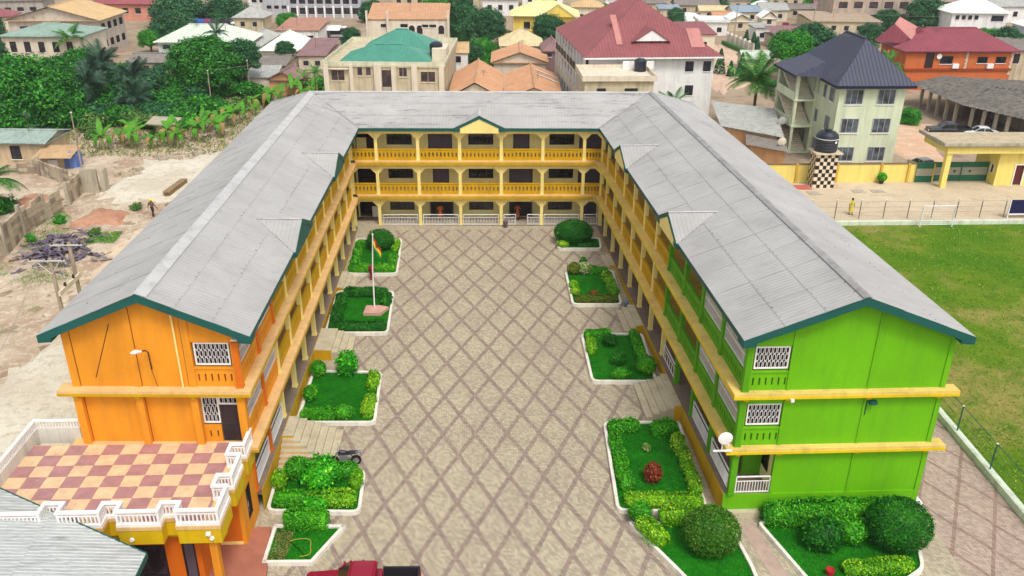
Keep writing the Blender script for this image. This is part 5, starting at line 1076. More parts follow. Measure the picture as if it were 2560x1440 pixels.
# brown roofs just behind the school ridge
house('low house with a brown hipped-gable roof right of the unfinished house', -3.4, 117, 6.6, 17, 3.0, -2, CWALL, BRW, 'gy', 2.1, .5, [], pitch=.35); hb2, Fb2, _ = house('low house with a brown roof and two pale roof strips beside the long maroon block', 4.3, 116, 7.2, 17, 3.0, -2, CWALL, BRW, 'gy', 1.6, .5, [], pitch=.35)
for b in (9.5, 13.0): P1('roof_strip', WHTR, hb2, lambda m: m.add([Fb2.pt(a, bb, 4.72 - (a - 3.6) * .39 + .05) for a, bb in ((4.2, b), (7.6, b), (7.6, b + .5), (4.2, b + .5))], [(0, 1, 2, 3)]))
house('low house with a broad brown roof in front of the white house', 2.9, 137, 8.2, 9, 4.2, -2, CWALL, BRW, 'gy', 1.6, .5, [], pitch=.35)
house('white house with a sand-coloured hipped roof among the trees', 4.6, 150.5, 6.8, 8, 4.6, -1, WWALL, CREAMR, 'hip', 2.3, .5, [('f', .4, 2.6, .9, 1.6), ('f', 1.5, 2.6, 1.5, 1.6), ('f', 5.6, 2.8, .6, 1.0)], pitch=.4)
house('small white house with a tan roof right behind the unfinished house', -4.3, 140, 3.1, 5, 5.1, 0, WWALL, TANR, 'gx', 1.2, .25, [('f', 1.0, 3.6, 1.0, 1.0)], pitch=.35)
house('small plum-roofed house beside the long maroon block', 11.3, 143.5, 3.2, 7, 4.8, 0, PURP, PURP, 'hip', 1.6, .3, [('f', .6, 3.9, .7, .5)], pitch=.35)
# long maroon-roofed three-storey block
mw = []
for z in (1.2, 4.3, 7.4): mw += row('l', 9, .6, 24.4, z, 1.3, 1.7)
mw += [('f', 12.6, 7.3, 1.1, 1.3), ('f', 15.0, 7.3, 1.0, 1.3), ('f', 12.8, 4.2, 1.1, 1.3)]
mb, Fm, fm = house('long white three-storey block with a huge maroon hipped roof', 14.8, 111.6, 16.4, 25, 9.3, 3.0, WWALL, MAR, 'hip', 6.0, .9, mw, 'apartment_block', 'building', pitch=.45, hipf=1.15, leftm=MARL)  # sheen on the left slope is painted in as a paler sheet colour
P1('gablet', WHITE, mb, lambda m: m.prism(Fm, [(6.0, 11.0), (10.4, 11.0), (8.2, 12.35)], 1.3, 1.6)); P1('gablet_roof', MAR, mb, lambda m: m.prism(Fm, [(5.6, 10.9), (8.2, 12.6), (10.8, 10.9), (10.4, 10.99), (8.2, 12.4), (6.0, 10.99)], 1.2, 5.0))
for z in (3.3, 6.4): P1('gallery', CWALL, mb, lambda m: m.box(fm['l'], 0, 25, -.9, 0, z - .15, z + .1)); P1('gallery_rail', BROWN if z > 6 else CWALL, mb, lambda m: [m.box(fm['l'], a, a + .9, -.95, -.85, z + .1, z + 1.0) for a in [i * 1.25 + .2 for i in range(20)]])
P1('gallery_post', WWALL, mb, lambda m: [m.box(fm['l'], a, a + .3, -.95, -.65, .2, 9.2) for a in [i * 2.75 for i in range(10)]]); P1('eave_band', WHITE, mb, lambda m: m.box(Fm, -.9, 17.3, -.95, -.7, 9.1, 9.3))
for a, b, c_, d_ in ((3.6, 4.4, 1.2, 6.5), (13.4, 15.2, .6, 4)): P1('faded_sheet', MARL, mb, lambda m: m.add([Fm.pt(x, q, 9.38 + (q + .9) * .575 + .03) for x, q in ((a, c_), (b, c_), (b, d_), (a, d_))], [(0, 1, 2, 3)]))
fb_, Ff, ff_ = house('flat-roofed bare block building in front of the maroon block', 13.2, 103.6, 8.4, 7, 7.8, 0, GWALL, CWALL, 'flat', .45, .35, [('f', 1.5, 5.4, 1.1, 1.5), ('f', 4.9, 5.4, 1.6, 1.5)], 'block_building', 'building', trim=CWALL)
P1('tank', BPL, fb_, lambda m: m.lathe(Ff.pt(7.6, 5.2, 8.0), [(.75, 0), (.8, 1.3), (.5, 1.55), (.15, 1.6)], 14)); P1('parapet_screen', WHITE, fb_, lambda m: m.box(Ff, 5.6, 9.6, 6.4, 6.6, 8.0, 9.0))
# far town, left
house('three-storey grey apartment house with a tan roof at the upper left', -85.5, 166, 16.2, 12.5, 6.7, 0, paint('dusty_grey_wall', (196, 182, 166), .9, .12, .5, .3), TANR, 'gy', 2.4, .7, row('r', 4, .5, 12, 4.6, 1.4, 1.3) + row('r', 4, .5, 12, 1.6, 1.4, 1.3) + [('f', 10.8, 4.4, 1.6, 1.2), ('f', 8.6, 4.2, 1.0, 1.3), ('f', 2.0, 4.4, 1.6, 1.2)], 'apartment_house', 'building', pitch=.5)
for z, q in ((3.2, 'lower'), (5.9, 'upper')): pass
house('cream house with arched openings and a grey-green roof below the tan-roofed apartment house', -79, 150, 13, 10, 6.2, -2, CWALL, paint('grey_green_sheet', (138, 160, 146), .6, .12, .5, .25), 'hip', 1.5, .6, row('f', 5, .6, 12.4, 3.6, 1.0, 1.7), pitch=.5)
house('long pale house with a wide pale-green hipped roof', -56.6, 159, 16, 9, 3.9, 0, paint('pale_aqua_wall', (206, 218, 208), .8, .08, .5, .2), LGRN, 'hip', 2.4, .7, row('f', 7, .6, 13, 2.6, 1.3, .8) + [('f', 13.6, 2.4, 1.0, 1.0)], pitch=.5)
house('low grey shed with a patched roof in front of the long pale house', -57.5, 147, 15, 7, 2.4, 2, GWALL, DGREY, 'gx', .9, .4, row('f', 4, 1, 14, 1.0, .9, .8), 'shed', 'shed', pitch=.6)
house('pink house with a dull red roof at the top left', -91.5, 216, 17, 9, 4.0, -3, PINKW, paint('dull_red_sheet', (150, 82, 84), .6, .14, .5, .25), 'hip', 2.3, .6, row('f', 5, 1, 16, 1.8, 1.3, 1.3), pitch=.6)
house('huge grey warehouse wall at the top left corner', -128, 216, 24, 12, 4.2, 12, paint('stained_grey_wall', (168, 160, 150), .9, .15, .4, .45), DGREY, 'gx', 1.6, .4, row('f', 8, 1, 23, 1.8, 1.4, .9), 'warehouse', 'building', pitch=.8)
house('small house with a red roof below the grey warehouse', -110, 196, 9, 7, 3.4, 8, CWALL, MAR, 'hip', 1.5, .5, row('f', 2, 1, 8, 1.4, 1.2, 1.0), pitch=.6)
house('small house with a bright white-green pyramid roof left of the unfinished house', -37.6, 155.5, 6.0, 12, 3.0, -4, CWALL, paint('bright_mint_sheet', (226, 238, 218), .5, .08, .5, .15), 'hip', 2.2, .5, row('f', 2, .5, 5.5, 1.2, 1.0, .9), pitch=.5)
house('low house with a flat-looking plum-brown roof beside the unfinished house', -30.6, 152, 4.6, 13, 2.7, -2, CWALL, PURP, 'mono', 1.0, .4, row('f', 2, .3, 4.3, 1.0, .9, .8), pitch=.5)
house('long low house with a plain grey roof behind the white-green pyramid roof', -44.8, 160, 5.5, 16, 2.8, -2, CWALL, GREYR, 'gy', 1.0, .4, [], pitch=.6)
house('white-fronted shop with a brown roof beyond the grey roofs', -39.4, 177, 8.2, 13, 3.4, -2, WWALL, paint('brick_brown_sheet', (172, 126, 106), .7, .14, .5, .25), 'mono', .8, .3, row('f', 3, .4, 7.8, 1.0, 1.4, 1.4), 'shop', 'shop', pitch=.6)
house('grey hut with a pyramid sheet roof near the road', -53.6, 200, 6.4, 7, 2.9, -4, GWALL, GREYR, 'hip', 2.2, .5, row('f', 2, .5, 5.9, 1.0, .9, 1.0), 'hut', 'hut', pitch=.5)
house('white building with a flat white roof edge above the pyramid-roofed hut', -58, 232, 11, 8, 5.2, -2, WWALL, WHTR, 'flat', .4, .5, row('f', 5, .5, 10.5, 2.6, 1.2, 1.2), pitch=.6)
house('grey multi-storey frame building with white ground-floor columns at the top', -52, 222, 24, 10, 8.5, -1, paint('cool_grey_wall', (178, 178, 182), .85, .12, .5, .3), GREYR, 'flat', .4, .3, row('f', 8, 6.4, 23.6, 3.4, 1.5, 1.3) + row('f', 8, 6.4, 23.6, 1.0, 1.5, 1.5) + row('f', 3, .5, 6.0, 2.2, 1.1, .8), 'office_building', 'building')
for i in range(9): P1('column', WHITE, bpy.data.objects['office_building'], lambda m: m.box(WF, -46 + i * 2.2, -45.6 + i * 2.2, 221.2, 221.6, .2, 3.0))
house('small brown-roofed hut behind the banana plants', -31.2, 131.5, 4.4, 5, 2.6, -8, TW_, PURP, 'gy', 1.2, .4, [], 'hut', 'hut', pitch=.4); house('long low shed with a weathered pale roof left of the brown-roofed hut', -38.5, 143, 7.5, 8, 2.7, -3, GWALL, DGREY, 'gx', 1.0, .4, row('f', 2, .5, 7, .9, .9, .8), 'shed', 'shed', pitch=.5)
house('low shed with a cream wall and sagging sheet roof below the weathered shed', -37.5, 134.5, 6.5, 6, 2.3, 3, CWALL, GREYR, 'mono', .7, .3, [], 'shed', 'shed', pitch=.5)
# cream block with arches
ca, Fca, fca = house('cream two-storey block with arched balconies and a flat pinkish roof', -19.2, 160, 14.4, 11, 7.7, 0, CWALL, BRW, 'mono', 1.6, .2, [('f', 2.3, 6.3, .9, .6), ('f', 5.8, 6.3, 1.3, .6), ('f', 9.6, 6.3, 1.2, .5), ('f', 11.0, 6.3, 1.2, .5)], 'apartment_block', 'building', pitch=.5)
for a, z in ((7.3, 5.2), (8.7, 5.2), (12.6, 5.2), (12.6, 2.4)):
    P1('arch_opening', BROWN, ca, lambda m: m.prism(fca['f'], [(a, z), (a + 1.05, z), (a + 1.05, z + 1.0)] + [(a + .525 + .525 * math.cos(t), z + 1.0 + .5 * math.sin(t)) for t in (.5, 1.05, 1.57, 2.1, 2.65)] + [(a, z + 1.0)], -.06, -.003)); P1('arch_rim', WHITE, ca, lambda m: m.path([fca['f'].pt(a - .04, -.07, z)] + [fca['f'].pt(a + .525 - .58 * math.cos(t), -.07, z + 1.0 + .55 * math.sin(t)) for t in (0, .5, 1.05, 1.57, 2.1, 2.65, 3.14)] + [fca['f'].pt(a + 1.09, -.07, z)], .05, 5))
for a in (-.3, 3.4, 14.2): P1('fin_wall', CWALL, ca, lambda m: m.box(fca['f'], a, a + .35, -.6, 0, .2, 9.2))
# yellow house
yh, Fy, fy = house('yellow house with a pale green-yellow hipped roof at the top centre', 8.0, 184, 13, 9, 5.4, -4, paint('yellow_ochre_wall', (236, 206, 96), .8, .1, .5, .15), paint('pale_lime_sheet', (214, 212, 150), .6, .1, .5, .2), 'hip', 2.6, .8, row('f', 3, 1, 12, 2.8, 1.3, 1.4), pitch=.5)
P1('front_gable', MATS['yellow_ochre_wall'], yh, lambda m: m.prism(Fy, [(5.6, 5.3), (12.6, 5.3), (9.1, 7.6)], -.9, -.3)); P1('gable_trim', CREAMR, yh, lambda m: m.prism(Fy, [(5.2, 5.3), (9.1, 7.9), (13.0, 5.3), (12.6, 5.3), (9.1, 7.6), (5.6, 5.3)], -1.0, -.901))
setp(P1('compound_wall', paint('apricot_wall', (236, 178, 112), .8, .1, .5, .2), None, lambda m: (m.box(WF, 5.0, 12, 196.4 - 18, 178.7, .1, 2.6), m.box(WF, 4.9, 5.1, 178.4, 186, .1, 2.61))), 'apricot compound wall in front of the yellow house', 'wall')
# far town, right
house('long bare concrete frame building with dark openings at the top right', 84, 206, 30, 10, 8.2, 0, paint('bare_tan_concrete', (184, 164, 146), .9, .15, .5, .35), CONCR, 'flat', .3, .2, row('f', 8, .5, 29.5, 4.4, 2.0, 1.5) + row('f', 8, .5, 29.5, 1.5, 2.0, 1.5), 'unfinished_building', 'building', pane=glass('brown_opening'))
house('white two-storey house with a pale mint roof at the top right', 104.2, 190, 12, 8, 5.4, -3, WWALL, WHTR, 'hip', 2.6, .6, row('f', 4, .5, 6, 4.0, .8, .9) + [('f', 8.6, 3.7, 2.6, 1.2)], pitch=.6)
house('pale blue house with a white-green roof at the right edge of the town', 113.5, 176, 12, 8, 4.2, -6, paint('pale_blue_wall', (176, 190, 200), .8, .1, .5, .2), WHTR, 'hip', 2.2, .6, row('f', 3, .8, 11, 2.2, 1.2, 1.0), pitch=.6)
house('grey workshop with barred openings right of the crimson-roofed house', 87.5, 140, 9, 8, 5.6, -5, GWALL, DGREY, 'mono', .8, .5, row('f', 4, .5, 8.5, 3.4, 1.0, 1.6), 'workshop', 'building', pitch=.6)
SHK = [('shop with a white fascia and yellow stripe beyond the dirt road', 49.4, 193, 6.2, 6, 3.0, WWALL, WHTR, 'flat', .4), ('small shack with a white gabled roof beside the yellow-striped shop', 57.6, 199, 5.6, 5, 2.4, GWALL, WHTR, 'gy', 1.5), ('small white shack with a dark doorway beside the compound wall', 59.4, 184.5, 3.0, 4, 3.0, WWALL, GREYR, 'mono', .4), ('shack with a broad plum roof below the green hedge tree', 60.5, 172, 7.5, 9, 2.6, GWALL, PURP, 'mono', 1.2), ('shack with a blue-grey roof in the market', 63, 214, 6.5, 6, 2.6, CWALL, paint('blue_grey_sheet', (142, 156, 168), .6, .12, .5, .25), 'gx', 1.2), ('small shack with a sharp white gable in the market', 67.5, 206, 3.4, 5, 2.2, CWALL, WHTR, 'gy', 1.6), ('shack with a grey gabled roof left of the red car', 70.5, 216, 6.5, 6, 2.8, CWALL, GREYR, 'gx', 1.4), ('long shack with a dark grey roof at the top of the market', 52, 228, 11, 6, 2.6, GWALL, DGREY, 'gx', 1.2), ('long white-roofed stall row at the top of the market', 82, 246, 15, 5, 2.8, GWALL, WHTR, 'gx', .9), ('long grey-roofed stall row behind the shacks', 66, 238, 13, 6, 2.8, GWALL, GREYR, 'gx', 1.2), ('pale yellow stall in front of the market shacks', 56, 219, 8, 5, 2.3, CWALL, CREAMR, 'gx', .9), ('small black-roofed stall left of the white tarpaulin', 44, 232, 6, 5, 2.6, GWALL, DGREY, 'hip', 1.2), ('wide shed with a flat tan roof above the hedge tree', 76, 196, 15, 13, 2.8, GWALL, paint('dust_tan_sheet', (176, 156, 134), .8, .12, .4, .3), 'mono', .7), ('small cream shack behind the compound wall with cypress trees', 47, 150, 5, 5, 2.4, CWALL, LGRN, 'gx', 1.0), ('maroon-roofed annex right of the huge maroon roof', 40, 172, 7.5, 9, 3.4, CWALL, MAR, 'mono', 1.2)]
SHK += [('small blue-grey lean-to at the left of the market', 46.5, 222, 5, 4, 2.4, GWALL, MATS['blue_grey_sheet'], 'mono', .6), ('low brown-roofed stall between the tarpaulin and the shacks', 57, 210, 4.5, 4, 2.2, CWALL, BRW, 'gx', .8), ('narrow white shack behind the street pole', 72.5, 226, 4.5, 5, 2.6, WWALL, WHTR, 'gy', 1.2), ('dark-roofed stall at the right of the market', 79, 222, 7, 5, 2.4, GWALL, DGREY, 'gx', 1.0), ('plum-roofed stall behind the wide tan shed', 88, 226, 6, 5, 2.6, CWALL, PURP, 'gx', 1.1), ('grey stall below the top edge left of the market', 40, 244, 7, 5, 2.6, GWALL, GREYR, 'gx', 1.0)]
for lab, x, y, w, d, h, wm, rm, rk, rs in SHK: house(lab, x, y, w, d, h, random.uniform(-5, 5), wm, rm, rk, rs, .4, row('f', max(1, int(w / 3)), .4, w - .4, .9, 1.0, 1.0), 'shack', 'shack', pitch=.5)
for lab, x, y, w, d, h, wm, rm, rk, rs in [('grey-roofed house at the top between the trees and the yellow house', 2, 226, 9, 8, 4.2, WWALL, GREYR, 'hip', 1.8), ('blue-grey roofed house behind the tall dark trees', -9, 238, 10, 8, 4.4, GWALL, MATS['blue_grey_sheet'], 'hip', 1.8), ('white-roofed house at the very top centre', 13, 244, 11, 8, 4.6, WWALL, WHTR, 'gx', 1.5), ('small tan house at the top right of the yellow house', 23, 208, 7, 7, 4.4, CWALL, TANR, 'hip', 1.8), ('grey house beyond the huge maroon roof', 34, 232, 9, 7, 4.0, WWALL, GREYR, 'hip', 1.8), ('dark-roofed house beyond the frame building at the top centre', -22, 240, 12, 8, 5, GWALL, DGREY, 'hip', 2), ('plum-roofed house at the far top right', 122, 236, 13, 9, 5, PINKW, PURP, 'hip', 2), ('long grey house in the far right corner', 128, 214, 14, 8, 4, WWALL, GREYR, 'gx', 1.6)]: house(lab, x, y, w, d, h, random.uniform(-6, 6), wm, rm, rk, rs, .5, row('f', max(2, int(w / 3)), .4, w - .4, 1.6, 1.1, 1.2), pitch=.6)
# ================================================================== TREES AND WILD PLANTS
TG = leafmat('mango_leaf', (8, 70, 14), (52, 140, 22), (104, 168, 50)); TD = leafmat('dark_tree_leaf', (14, 62, 34), (48, 112, 56), (88, 138, 76)); TB = leafmat('bright_tree_leaf', (10, 84, 10), (60, 160, 24), (120, 180, 50)); BARK = paint('bark', (104, 84, 66), .95, .2, 1.2, .3, .1, 0, .5)
PALMG = leafmat('palm_leaf', (20, 74, 20), (70, 134, 40), (150, 160, 60)); PALMD = leafmat('oil_palm_leaf', (20, 50, 34), (56, 92, 66), (90, 116, 90)); BANG = leafmat('banana_leaf', (28, 96, 10), (88, 150, 24), (160, 174, 60)); DRY = leafmat('dry_leaf', (110, 84, 44), (170, 140, 80), (190, 170, 120))
def crown_mesh(name, mat, ncl, per, seed, leaf, shape=1.0, rc=.24):
    g = np.random.default_rng(seed); C = []
    d = g.normal(0, 1, (ncl, 3)); d /= np.linalg.norm(d, axis=1)[:, None]; d[:, 2] = np.where(d[:, 2] < -.55, -d[:, 2], d[:, 2])
    C = d * (g.uniform(.45, 1, ncl) ** .5 * .80)[:, None] * np.array([1, 1, shape])
    cen, nr = [], []
    for c in C:
        q = g.normal(0, 1, (per, 3)); q /= np.linalg.norm(q, axis=1)[:, None]; r = rc * g.uniform(.7, 1.25)
        p = c + q * r * g.uniform(.55, 1.05, per)[:, None] * np.array([1.1, 1.1, .75]); cen.append(p); nr.append(q * .6 + np.array([0, 0, .7]) + c * .3)
    cen = np.concatenate(cen); nr = np.concatenate(nr); m = MB(); m.lathe((0, 0, 0), [(.1, -.62 * shape), (.55, -.35 * shape), (.66, .05 * shape), (.5, .42 * shape), (.1, .62 * shape)], 10)
    cv = [(x * (1 + .2 * math.sin(5 * z + 3 * x)), y, z) for x, y, z in m.v]
    return leaf_mesh(name, cen, nr, g.uniform(.6, 1.3, len(cen)) * leaf, mat, .5, (cv, m.f), .5)
CROWNS = {('g', 0): crown_mesh('crown', TG, 190, 190, 1, .032, .85, .19), ('g', 1): crown_mesh('crown', TG, 170, 190, 2, .032, .9, .19), ('d', 0): crown_mesh('crown', TD, 110, 150, 3, .042, .95, .22), ('d', 1): crown_mesh('crown', TD, 100, 150, 4, .042, 1.1, .22), ('b', 0): crown_mesh('crown', TB, 120, 160, 5, .036, .85, .2), ('b', 1): crown_mesh('crown', TB, 90, 140, 6, .045, .9, .24)}
def tree_(label, x, y, r, h, kind, v=0, name='tree', z0=.2, rz=None, sy=1.0):
    t = thing(name, label, 'tree', (x, y, z0)); zc = z0 + h - (rz or r) * .82
    P1('trunk', BARK, t, lambda m: (m.path([(x, y, z0 - .2), (x + .15, y, z0 + h * .25), (x, y + .1, zc)], [.05 * r + .12, .04 * r + .1, .1], 8), [m.path([(x, y, z0 + h * .3), (x + math.cos(a) * r * .3, y + math.sin(a) * r * .3, z0 + h * .5), (x + math.cos(a) * r * .6, y + math.sin(a) * r * .6, zc)], [.03 * r + .06, .025 * r + .04, .04], 6) for a in (.4, 1.7, 2.9, 4.1, 5.4)]))
    c = link('crown', CROWNS[(kind, v)], t, (0, 0, zc - z0), random.uniform(0, 6.28), (r, r * sy, (rz or r) * 1.0)); return t
tree_('huge spreading mango tree above the grey-green shed at the left edge', -58.5, 113, 8.2, 9.5, 'g', 0); tree_('big mango tree behind the one at the left edge', -70, 127, 7.6, 7.6, 'g', 1); tree_('mango tree under the coconut palm in the left grove', -60, 134, 6.0, 7.0, 'g', 0); tree_('small dark tree in front of the cream arched house', -75.5, 140, 2.6, 7.0, 'd', 0)
tree_('large rounded dense tree left of the unfinished house', -40.4, 131, 6.6, 9.0, 'g', 1, rz=5.8); tree_('smaller tree merging with the right of the rounded dense tree', -35.4, 134, 3.4, 8.0, 'd', 0)
tree_('slim dark tree beside the low house with the plum-brown roof', -31.8, 148, 2.0, 5.6, 'd', 0); tree_('dark spreading tree left of the long pale house', -62.5, 186, 6.0, 5.0, 'd', 1); tree_('broad blue-green tree at the top by the billboards', -69, 212, 8.5, 6.5, 'd', 0); tree_('blue-green tree behind the pyramid-roofed hut', -58, 212, 6, 6.2, 'd', 1)
tree_('tall dark tree right of the cream arched block', -2.6, 172, 4.6, 9.5, 'd', 1, rz=5.5); tree_('second tall dark tree nearer the yellow house', 2.6, 178, 4.4, 7.5, 'd', 0, rz=4.6); tree_('bright low tree left of the white house', 1.2, 158, 3.6, 4.6, 'b', 1); tree_('small dark tree in front of the white house', -.6, 149, 2.2, 5.2, 'd', 0); tree_('dark tree in front of the yellow house gable', 14.6, 176, 3.8, 6.6, 'd', 0); tree_('bushy tree beside the huge maroon roof', 17.4, 170, 3.4, 4.8, 'd', 1); tree_('green tree behind the cream arched block', -9, 214, 6, 6.4, 'b', 0)
tree_('bright tree left of the navy roof', 51.5, 141, 4.2, 8.8, 'b', 0); tree_('taller blue-green tree behind the navy roof', 57.5, 148, 5.0, 8.5, 'd', 0); tree_('bright tree on the top edge right of the market', 93, 236, 6, 5.8, 'b', 1); tree_('large tree in front of the bare concrete frame building', 103.5, 200, 6.0, 7.0, 'd', 1); tree_('small tree at the left of the bare concrete frame building', 94.5, 200, 3.6, 4.8, 'd', 0); tree_('green tree in the market at the top', 62.5, 236, 5.5, 6.0, 'd', 0); tree_('dark trees behind the crimson-roofed house', 93, 150, 4.0, 7.2, 'd', 1); tree_('bushy tree between the navy roof and the crimson-roofed house', 62.5, 128, 2.6, 5.0, 'b', 0)
for x, y, r, h, k, v, q in ((-46, 170, 2.6, 4.0, 'd', 0, 'behind the long pale house, right'), (-62, 170, 2.4, 4.4, 'b', 1, 'at the left end of the long pale house'), (-24, 172, 2.4, 4.2, 'd', 1, 'left of the cream arched block'), (-41, 196, 3.0, 4.6, 'b', 0, 'on the verge below the frame building'), (-24.5, 214, 4.0, 5.0, 'd', 0, 'right of the frame building'), (9.5, 168, 3.0, 4.2, 'b', 1, 'behind the white house'), (12.5, 160, 2.6, 4.4, 'd', 0, 'right of the white house'), (33, 184, 3.4, 5.4, 'd', 1, 'behind the maroon roof apex'), (40, 160, 2.6, 3.8, 'b', 0, 'between the maroon block and the dirt road'), (64, 160, 2.8, 4.4, 'b', 1, 'in front of the plum-roofed shack'), (82, 180, 3.2, 4.4, 'd', 0, 'beside the wide tan shed'), (68, 150, 2.8, 5.0, 'd', 1, 'behind the crimson gablet'), (100, 168, 3.4, 5.4, 'b', 0, 'behind the grey workshop'), (118, 206, 3.6, 5.0, 'd', 0, 'behind the white two-storey house'), (-99, 184, 4.0, 5.0, 'd', 1, 'left of the tan-roofed apartment house'), (-8, 196, 3.6, 5.2, 'd', 0, 'between the cream block and the tall dark trees'), (47, 206, 2.6, 4.0, 'd', 1, 'left of the white tarpaulin'), (75, 232, 3.0, 4.2, 'b', 0, 'behind the grey stall row'), (30, 214, 3.2, 4.8, 'b', 1, 'beside the small tan house')): tree_('small town tree ' + q, x, y, r, h, k, v)
tree_('green tree behind the arcade shed columns', 58.5, 112, 1.8, 2.4, 'b', 1)
# palms
def frond_mesh(L_, droop, mat, n=34, wl=.62):
    m = MB(); pts = []
    for i in range(n + 1):
        s_ = i / n; pts.append(Vector((L_ * (s_ - .12 * s_ * s_), 0, L_ * (.55 * s_ - droop * s_ * s_))))
    m.path(pts, [.035 * (1 - .8 * i / n) for i in range(n + 1)], 4, False)
    for i in range(2, n + 1):
        p = pts[i]; d = (pts[i] - pts[i - 1]).normalized(); w = wl * L_ * .36 * math.sin(math.pi * min(1, .12 + .86 * i / n)) + .12
        for sg in (-1, 1):
            tip = p + Vector((d.x * w * .55, sg * w, -w * .45 + d.z * w * .3)); b = d * (L_ / n * .5)
            m.add([p - b, p + b * .8, tip + b * .1, tip - b * .1], [(0, 1, 2, 3)])
    return m.mesh('frond', mat)
FRM = {k: frond_mesh(*k[:2], m_) for k, m_ in (((3.6, .75, 'g'), PALMG), ((3.6, .35, 'g'), PALMG), ((3.4, .7, 'd'), PALMD), ((3.4, .3, 'd'), PALMD))}
def palm(label, x, y, h, k, n=18, s=1.0, z0=.2, lean=0):
    t = thing('palm_tree', label, 'palm tree', (x, y, z0)); L_ = 3.6 if k == 'g' else 3.4
    P1('trunk', BARK, t, lambda m: m.path([(x, y, z0 - .2), (x + lean * .4, y, z0 + h * .5), (x + lean, y, z0 + h)], [.2 * s, .15 * s, .16 * s], 8))
    for i in range(n):
        me = FRM[(L_, (.75 if k == 'g' else .7) if i % 3 else (.35 if k == 'g' else .3), k)]; o = link('frond', me, t, (lean, 0, h)); o.rotation_euler = (random.uniform(-.2, .2), random.uniform(-.45, .35) - (.5 if i % 3 == 0 else 0), i * 2.4 + random.uniform(-.2, .2)); q = s * random.uniform(.85, 1.1); o.scale = (q, q, q)
    return t
palm('large coconut palm between the maroon block and the navy-roofed house', 36.6, 110.5, 6.0, 'g', 32, 1.3); palm('small palm at the right of the flat-roofed block building', 24.5, 104.5, 4.6, 'g', 14, .7); palm('coconut palm standing above the left grove', -67.5, 150, 5.6, 'g', 16, .95)
palm('dark oil palm in the left grove, nearest the mango', -53.5, 121, 3.6, 'd', 30, 1.05); palm('dark oil palm in the left grove, right of the nearest one', -49.0, 124, 4.2, 'd', 30, 1.1, lean=.5); palm('tall dark oil palm in the left grove with upright fronds', -55.0, 130, 5.2, 'd', 28, 1.1); palm('dark drooping oil palm beside the rounded dense tree', -46.6, 119, 2.2, 'd', 28, 1.0)
palm('palm half hidden behind the rounded dense tree', -40.0, 138, 8.2, 'd', 14, .75); palm('small palm at the left wall of the unfinished house', -22.6, 122.5, 5.0, 'g', 12, .5); palm('palm at the left edge beside the ruined wall', -45.6, 78.6, 3.2, 'g', 18, 1.0); palm('palm right of the navy-roofed house', 57.5, 117, 2.2, 'g', 12, .6); palm('palm right of the crimson-roofed house gable', 63.8, 131.5, 4.6, 'g', 14, .8)
# banana plants
def banana_leaf(bend, mat):
    m = MB(); n = 8
    for i in range(n + 1):
        s_ = i / n; x = 1.9 * (s_ - bend * .25 * s_ * s_); z = 1.9 * (.95 * s_ - bend * s_ * s_); w = .30 * math.sin(math.pi * min(1, .06 + .92 * s_)) ** .7 + .01
        m.v += [(x, -w, z + .04 * math.sin(i * 1.7)), (x, 0, z - .05), (x, w, z + .04 * math.sin(i * 2.3))]
    for i in range(n): a = 3 * i; m.f += [(a, a + 3, a + 4, a + 1), (a + 1, a + 4, a + 5, a + 2)]
    return m.mesh('leaf', mat)
BLM = [banana_leaf(.35, BANG), banana_leaf(.75, BANG), banana_leaf(1.15, BANG), banana_leaf(1.4, DRY)]
stemM = MB().path([(0, 0, -.2), (.03, 0, .8), (0, 0, 1.6)], [.14, .12, .07], 7).mesh('stem', paint('banana_stem', (146, 148, 80), .8, .2))
BANP = [(-44.3, 101, 'left end of the row'), (-43.2, 103.6, 'second at the left end'), (-41.2, 101.6, 'third from the left end'), (-42.4, 105.4, 'behind the left end'), (-38.6, 101.4, 'right of the concrete hut'), (-37.2, 103, 'second right of the concrete hut'), (-35.8, 101.8, 'above the rubble'), (-36.8, 105.6, 'behind the concrete hut'), (-34.6, 108.8, 'midway to the roof corner, nearest'), (-35.6, 111, 'midway to the roof corner, second'), (-33.4, 110.6, 'midway to the roof corner, third'), (-32.0, 112, 'near the roof corner, first'), (-33.2, 114.4, 'near the roof corner, second'), (-31.2, 115.6, 'near the roof corner, third'), (-30.2, 118, 'near the roof corner, fourth'), (-31.4, 121, 'near the roof corner, fifth'), (-29.6, 123.6, 'towards the unfinished house, first'), (-28.4, 126.6, 'towards the unfinished house, second'), (-27.4, 129.4, 'towards the unfinished house, third'), (-25.6, 127.2, 'towards the unfinished house, fourth'), (-26.6, 132.6, 'towards the unfinished house, fifth'), (-24.6, 130.4, 'left of the unfinished house wall'), (-34.2, 104.6, 'behind the rubble'), (-32.2, 106.6, 'right of the rubble'), (-24.0, 126.0, 'nearest the unfinished house wall')]
for i, (x, y, q) in enumerate(BANP):
    t = thing('banana_plant', 'banana plant with broad arching leaves, %s' % q, 'banana plant', (x, y, .25), 'banana plants on the waste ground'); s_ = random.uniform(.7, 1.3)
    link('stem', stemM, t, (0, 0, 0), 0, (s_, s_, s_))
    for k in range(8):
        o = link('leaf', BLM[3 if (k == 7 or (k == 5 and i % 2)) else k % 3], t, (0, 0, 1.5 * s_)); o.rotation_euler = (random.uniform(-.3, .3), random.uniform(-.3, .5), k * 2.4 + random.uniform(-.3, .3)); q_ = s_ * random.uniform(.8, 1.1); o.scale = (q_, q_, q_)
